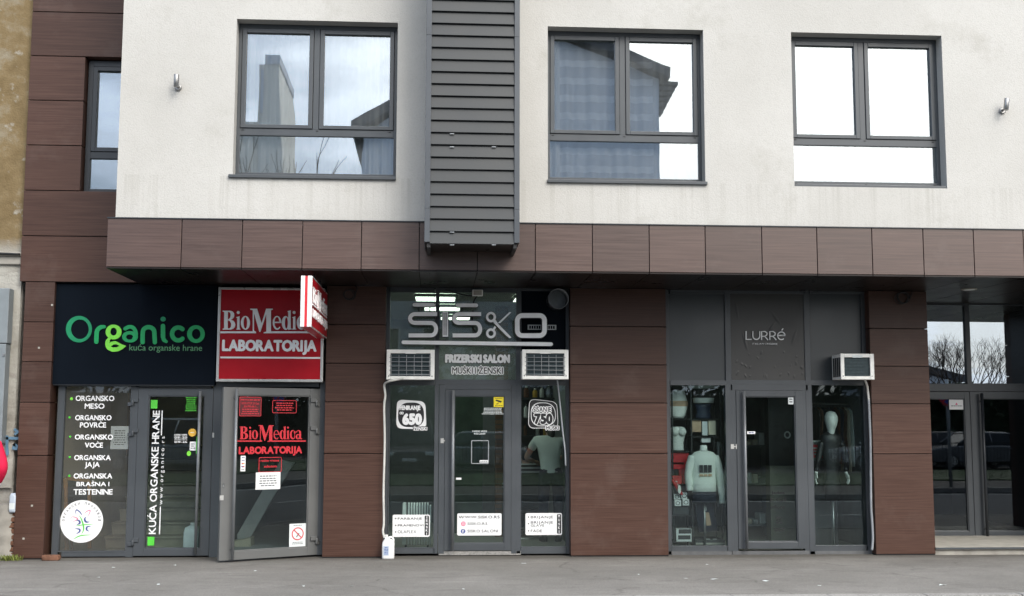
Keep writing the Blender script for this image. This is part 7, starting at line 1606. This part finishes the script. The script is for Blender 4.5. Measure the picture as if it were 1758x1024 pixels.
def tree(label, x, y, h, seed, spread, levels=6, trunk=.5):
    rg = random.Random(seed); t = thing('bare_tree', label, 'tree', (x, y, 0), 'bare trees across the street'); mbT = MB(); mbC = MB()
    def grow(p, d, L_, r, lv):
        n = 3; pts = [p]; q = p; dd = d
        for k in range(n): dd = (dd + Vector((rg.uniform(-.16, .16), rg.uniform(-.16, .16), rg.uniform(-.02, .10)))).normalized(); q = q + dd * L_ / n; pts.append(q)
        (mbT if lv == 0 else mbC).tube(pts, [r * (1 - .35 * k / n) for k in range(n + 1)], 5 if lv < 3 else 3, False)
        if lv >= levels: return
        for k in range(rg.choice((2, 3)) if lv else 4):
            s_ = spread * (1.15 if lv == 0 else 1); nd_ = (dd + Vector((rg.uniform(-s_, s_), rg.uniform(-s_, s_), rg.uniform(-.1, .25)))).normalized(); grow(pts[-1] if k < 2 else pts[-2], nd_, L_ * rg.uniform(.62, .86), r * .62, lv + 1)
    grow(Vector((x, y, 0)), Vector((rg.uniform(-.05, .05), rg.uniform(-.05, .05), 1)), h * trunk * .55, h * .019, 0)
    mbT.build('trunk', 'bark', t, fix=False); mbC.build('crown', 'bark', t, fix=False)
tree('wide bare tree opposite the entrance', mx_(1690, -42), -42, 7.4, 5, .62, 7)
tree('second bare tree opposite the entrance, nearer the salon', mx_(1612, -45), -45, 7.0, 15, .62, 7)
tree('tall bare tree at the kerb opposite the red sign', mx_(594, -16.5), -16.5, 6.6, 8, .55, 5, .75)
tree('slim bare tree at the kerb opposite the food shop', mx_(470, -16.8), -16.8, 6.3, 21, .5, 5, .78)
tree('bare tree beyond the parking opposite the lingerie shop', mx_(1350, -44), -44, 6.8, 33, .6, 7)
# evergreen belt behind the parked cars
mb = MB(); rg = random.Random(5)
for k in range(14000):
    x = rg.uniform(-34, 46); top = (4.7 if x < 19 else 3.55) + .12 * math.sin(x * .5) + .10 * math.sin(x * 1.7 + 1); z = top * rg.random() ** .7; y = -31.5 + rg.uniform(-1.1, 1.1) * (1 - .3 * z / top); s_ = rg.uniform(.12, .26); n = Vector((rg.uniform(-1, 1), rg.uniform(-1, 1), rg.uniform(-1, 1))).normalized(); a = n.orthogonal().normalized() * s_; b = n.cross(a).normalized() * s_ * .6; p = Vector((x, y, z)); mb.face([p - a, p - b, p + a, p + b])
mb.box(-34, 46, -32.0, -31.3, 0, 2.9)
g = mb.build('hedge', 'leafdark', fix=False); g['kind'] = 'stuff'; g['label'] = 'long dark evergreen hedge behind the parked cars'
# houses far behind the street
M['far_wall'] = plain('far_grey_render', (.52, .56, .62), .9, 0, .2, .06, .4); M['far_pale'] = plain('far_pale_render', (.66, .65, .60), .9, 0, .2, .06, .4); M['far_roof'] = plain('far_dark_roof', (.04, .042, .048), .6)
def house(label, x0, x1, y0, y1, zl_, zr_, zpk, xpk, wall, rows, cols):
    t = thing('apartment_building', label, 'building', ((x0 + x1) / 2, (y0 + y1) / 2, 0)); mb = MB(); pts = [(x0, 0), (x1, 0), (x1, zr_), (xpk, zpk), (x0, zl_)]
    V = [[(x, y, z) for x, z in pts] for y in (y0, y1)]; mb.loft(V)
    for f in mb.bm.faces: f.smooth = False
    mb.build('wall', wall, t)
    mb = MB()
    for (a, b), (c_, d_) in (((x0 - .5, zl_ - .1), (xpk, zpk + .12)), ((xpk, zpk + .12), (x1 + .5, zr_ - .1))):
        mb.hexa([(a, y0 - .3, b), (c_, y0 - .3, d_), (c_, y1 + .7, d_), (a, y1 + .7, b), (a, y0 - .3, b + .55), (c_, y0 - .3, d_ + .55), (c_, y1 + .7, d_ + .55), (a, y1 + .7, b + .55)])
    mb.build('roof', 'far_roof', t); q = Pl((0, y1, 0), (-1, 0, 0))
    for i in range(cols):
        for j in range(rows):
            x = x0 + (i + .5) * (x1 - x0) / cols; z = 2.2 + j * 3.0
            if z + 1.6 > min(zl_, zr_) or z > 11: continue
            mb = MB(); mb.ring(q, (-x - .7, -x + .7, z, z + 1.5), (.08,) * 4, -.05, .05); w_ = mb.build('window', 'white', t); mb = MB(); mb.pbox(q, (-x - .62, -x + .62, z + .08, z + 1.42), .004, .02); mb.build('pane', 'carglass', w_)
    return t
YH = -45.0
def mw(px_, py_, y, m=-1.31):
    # a point whose image in the glass plane y=m stands behind the picture point
    k = (2 * m - y + DIST) / DIST; u, z = FP(0).px(px_, py_); return u * k, EYE + (z - EYE) * k
ax, az = mw(622, 212, YH); bx_, bz_ = mw(1131, 120, YH); px2, pz2 = mw(930, 38, YH)
h1 = house('big grey gabled house across the street with dark roof', ax, bx_, YH - 12, YH, az - .5, bz_ - .5, pz2 - .5, px2, 'far_wall', 6, 6)
xr_ = bx_
for k in range(6):
    z = mw(1140, 142 + k * 9.5, YH)[1]; mb = MB(); mb.box(xr_ + .02, xr_ + 1.05 - k * .16, YH - .9, YH, z - .09, z + .09); mb.build('balcony_fin', 'far_roof', h1)
# flat roofed block with a stair tower at its end
x0, z0 = mw(300, 205, YH); x1, z1 = mw(487, 112, YH); xm_, zm_ = mw(446, 112, YH)
t = thing('apartment_building', 'pale flat roofed block across the street with a tall stair tower', 'building', ((x0 + x1) / 2, YH - 5, 0))
mb = MB(); mb.box(x0, xm_ - .01, YH - 10, YH, 0, z0); mb.build('wall', 'far_pale', t); mb = MB(); mb.hexa([(xm_, YH - 6, 0), (x1 + .9, YH - 6, 0), (x1 + .9, YH + .2, 0), (xm_, YH + .2, 0), (xm_, YH - 6, z1), (x1 - .25, YH - 6, z1), (x1 - .25, YH + .2, z1), (xm_, YH + .2, z1)]); mb.build('stair_tower', 'far_pale', t)
mb = MB(); mb.box(x1 - .9, x1 - .2, YH - 6, YH + .25, z1 + .001, z1 + .5); mb.box(xm_ + .1, x1 - .95, YH + .21, YH + .3, z1 - 2.6, z1 - .3); mb.build('roof_parapet', 'far_wall', t)
q = Pl((0, YH, 0), (-1, 0, 0))
for i in range(4):
    for j in range(3):
        x = x0 + (i + .5) * (xm_ - x0) / 4; z = 2.2 + j * 3.0; mb = MB(); mb.ring(q, (-x - .7, -x + .7, z, z + 1.5), (.08,) * 4, -.05, .05); w_ = mb.build('window', 'white', t); mb = MB(); mb.pbox(q, (-x - .62, -x + .62, z + .08, z + 1.42), .004, .02); mb.build('pane', 'carglass', w_)
ax, az = mw(1500, 655, -70, YE); bx_, bz_ = mw(1640, 655, -70, YE)
house('low long house across the street beyond the bare trees', ax, bx_, -80, -70, az, bz_, az + .8, (ax + bx_) / 2, 'far_wall', 1, 5)
# sign pole
u = mx_(1722, -13.6); t = thing('sign_pole', 'grey steel pole with round blue and red no parking sign', 'traffic sign', (u, -13.6, 0)); mb = MB(); mb.tube([(u, -13.6, -.02), (u, -13.6, 3.0)], .05, 12); mb.build('pole', 'cabinet', t)
q = Pl((0, -13.54, 0), (-1, 0, 0)); z = 2.55; mb = MB(); mb.prism(q, ell(-u, z, .3, .3, 0, 360, 36), 0, .01); sg = mb.build('sign_disc', 'redvinyl', t); mb = MB(); mb.prism(q, ell(-u, z, .24, .24, 0, 360, 36), .0105, .014); mb.build('blue_field', plain('sign_blue', (.02, .06, .42), .4), sg); mb = MB(); mb.ribbon(q, [(-u - .18, z + .18), (-u + .18, z - .18)], .06, .0145, .017); mb.build('red_bar', 'redvinyl', sg)
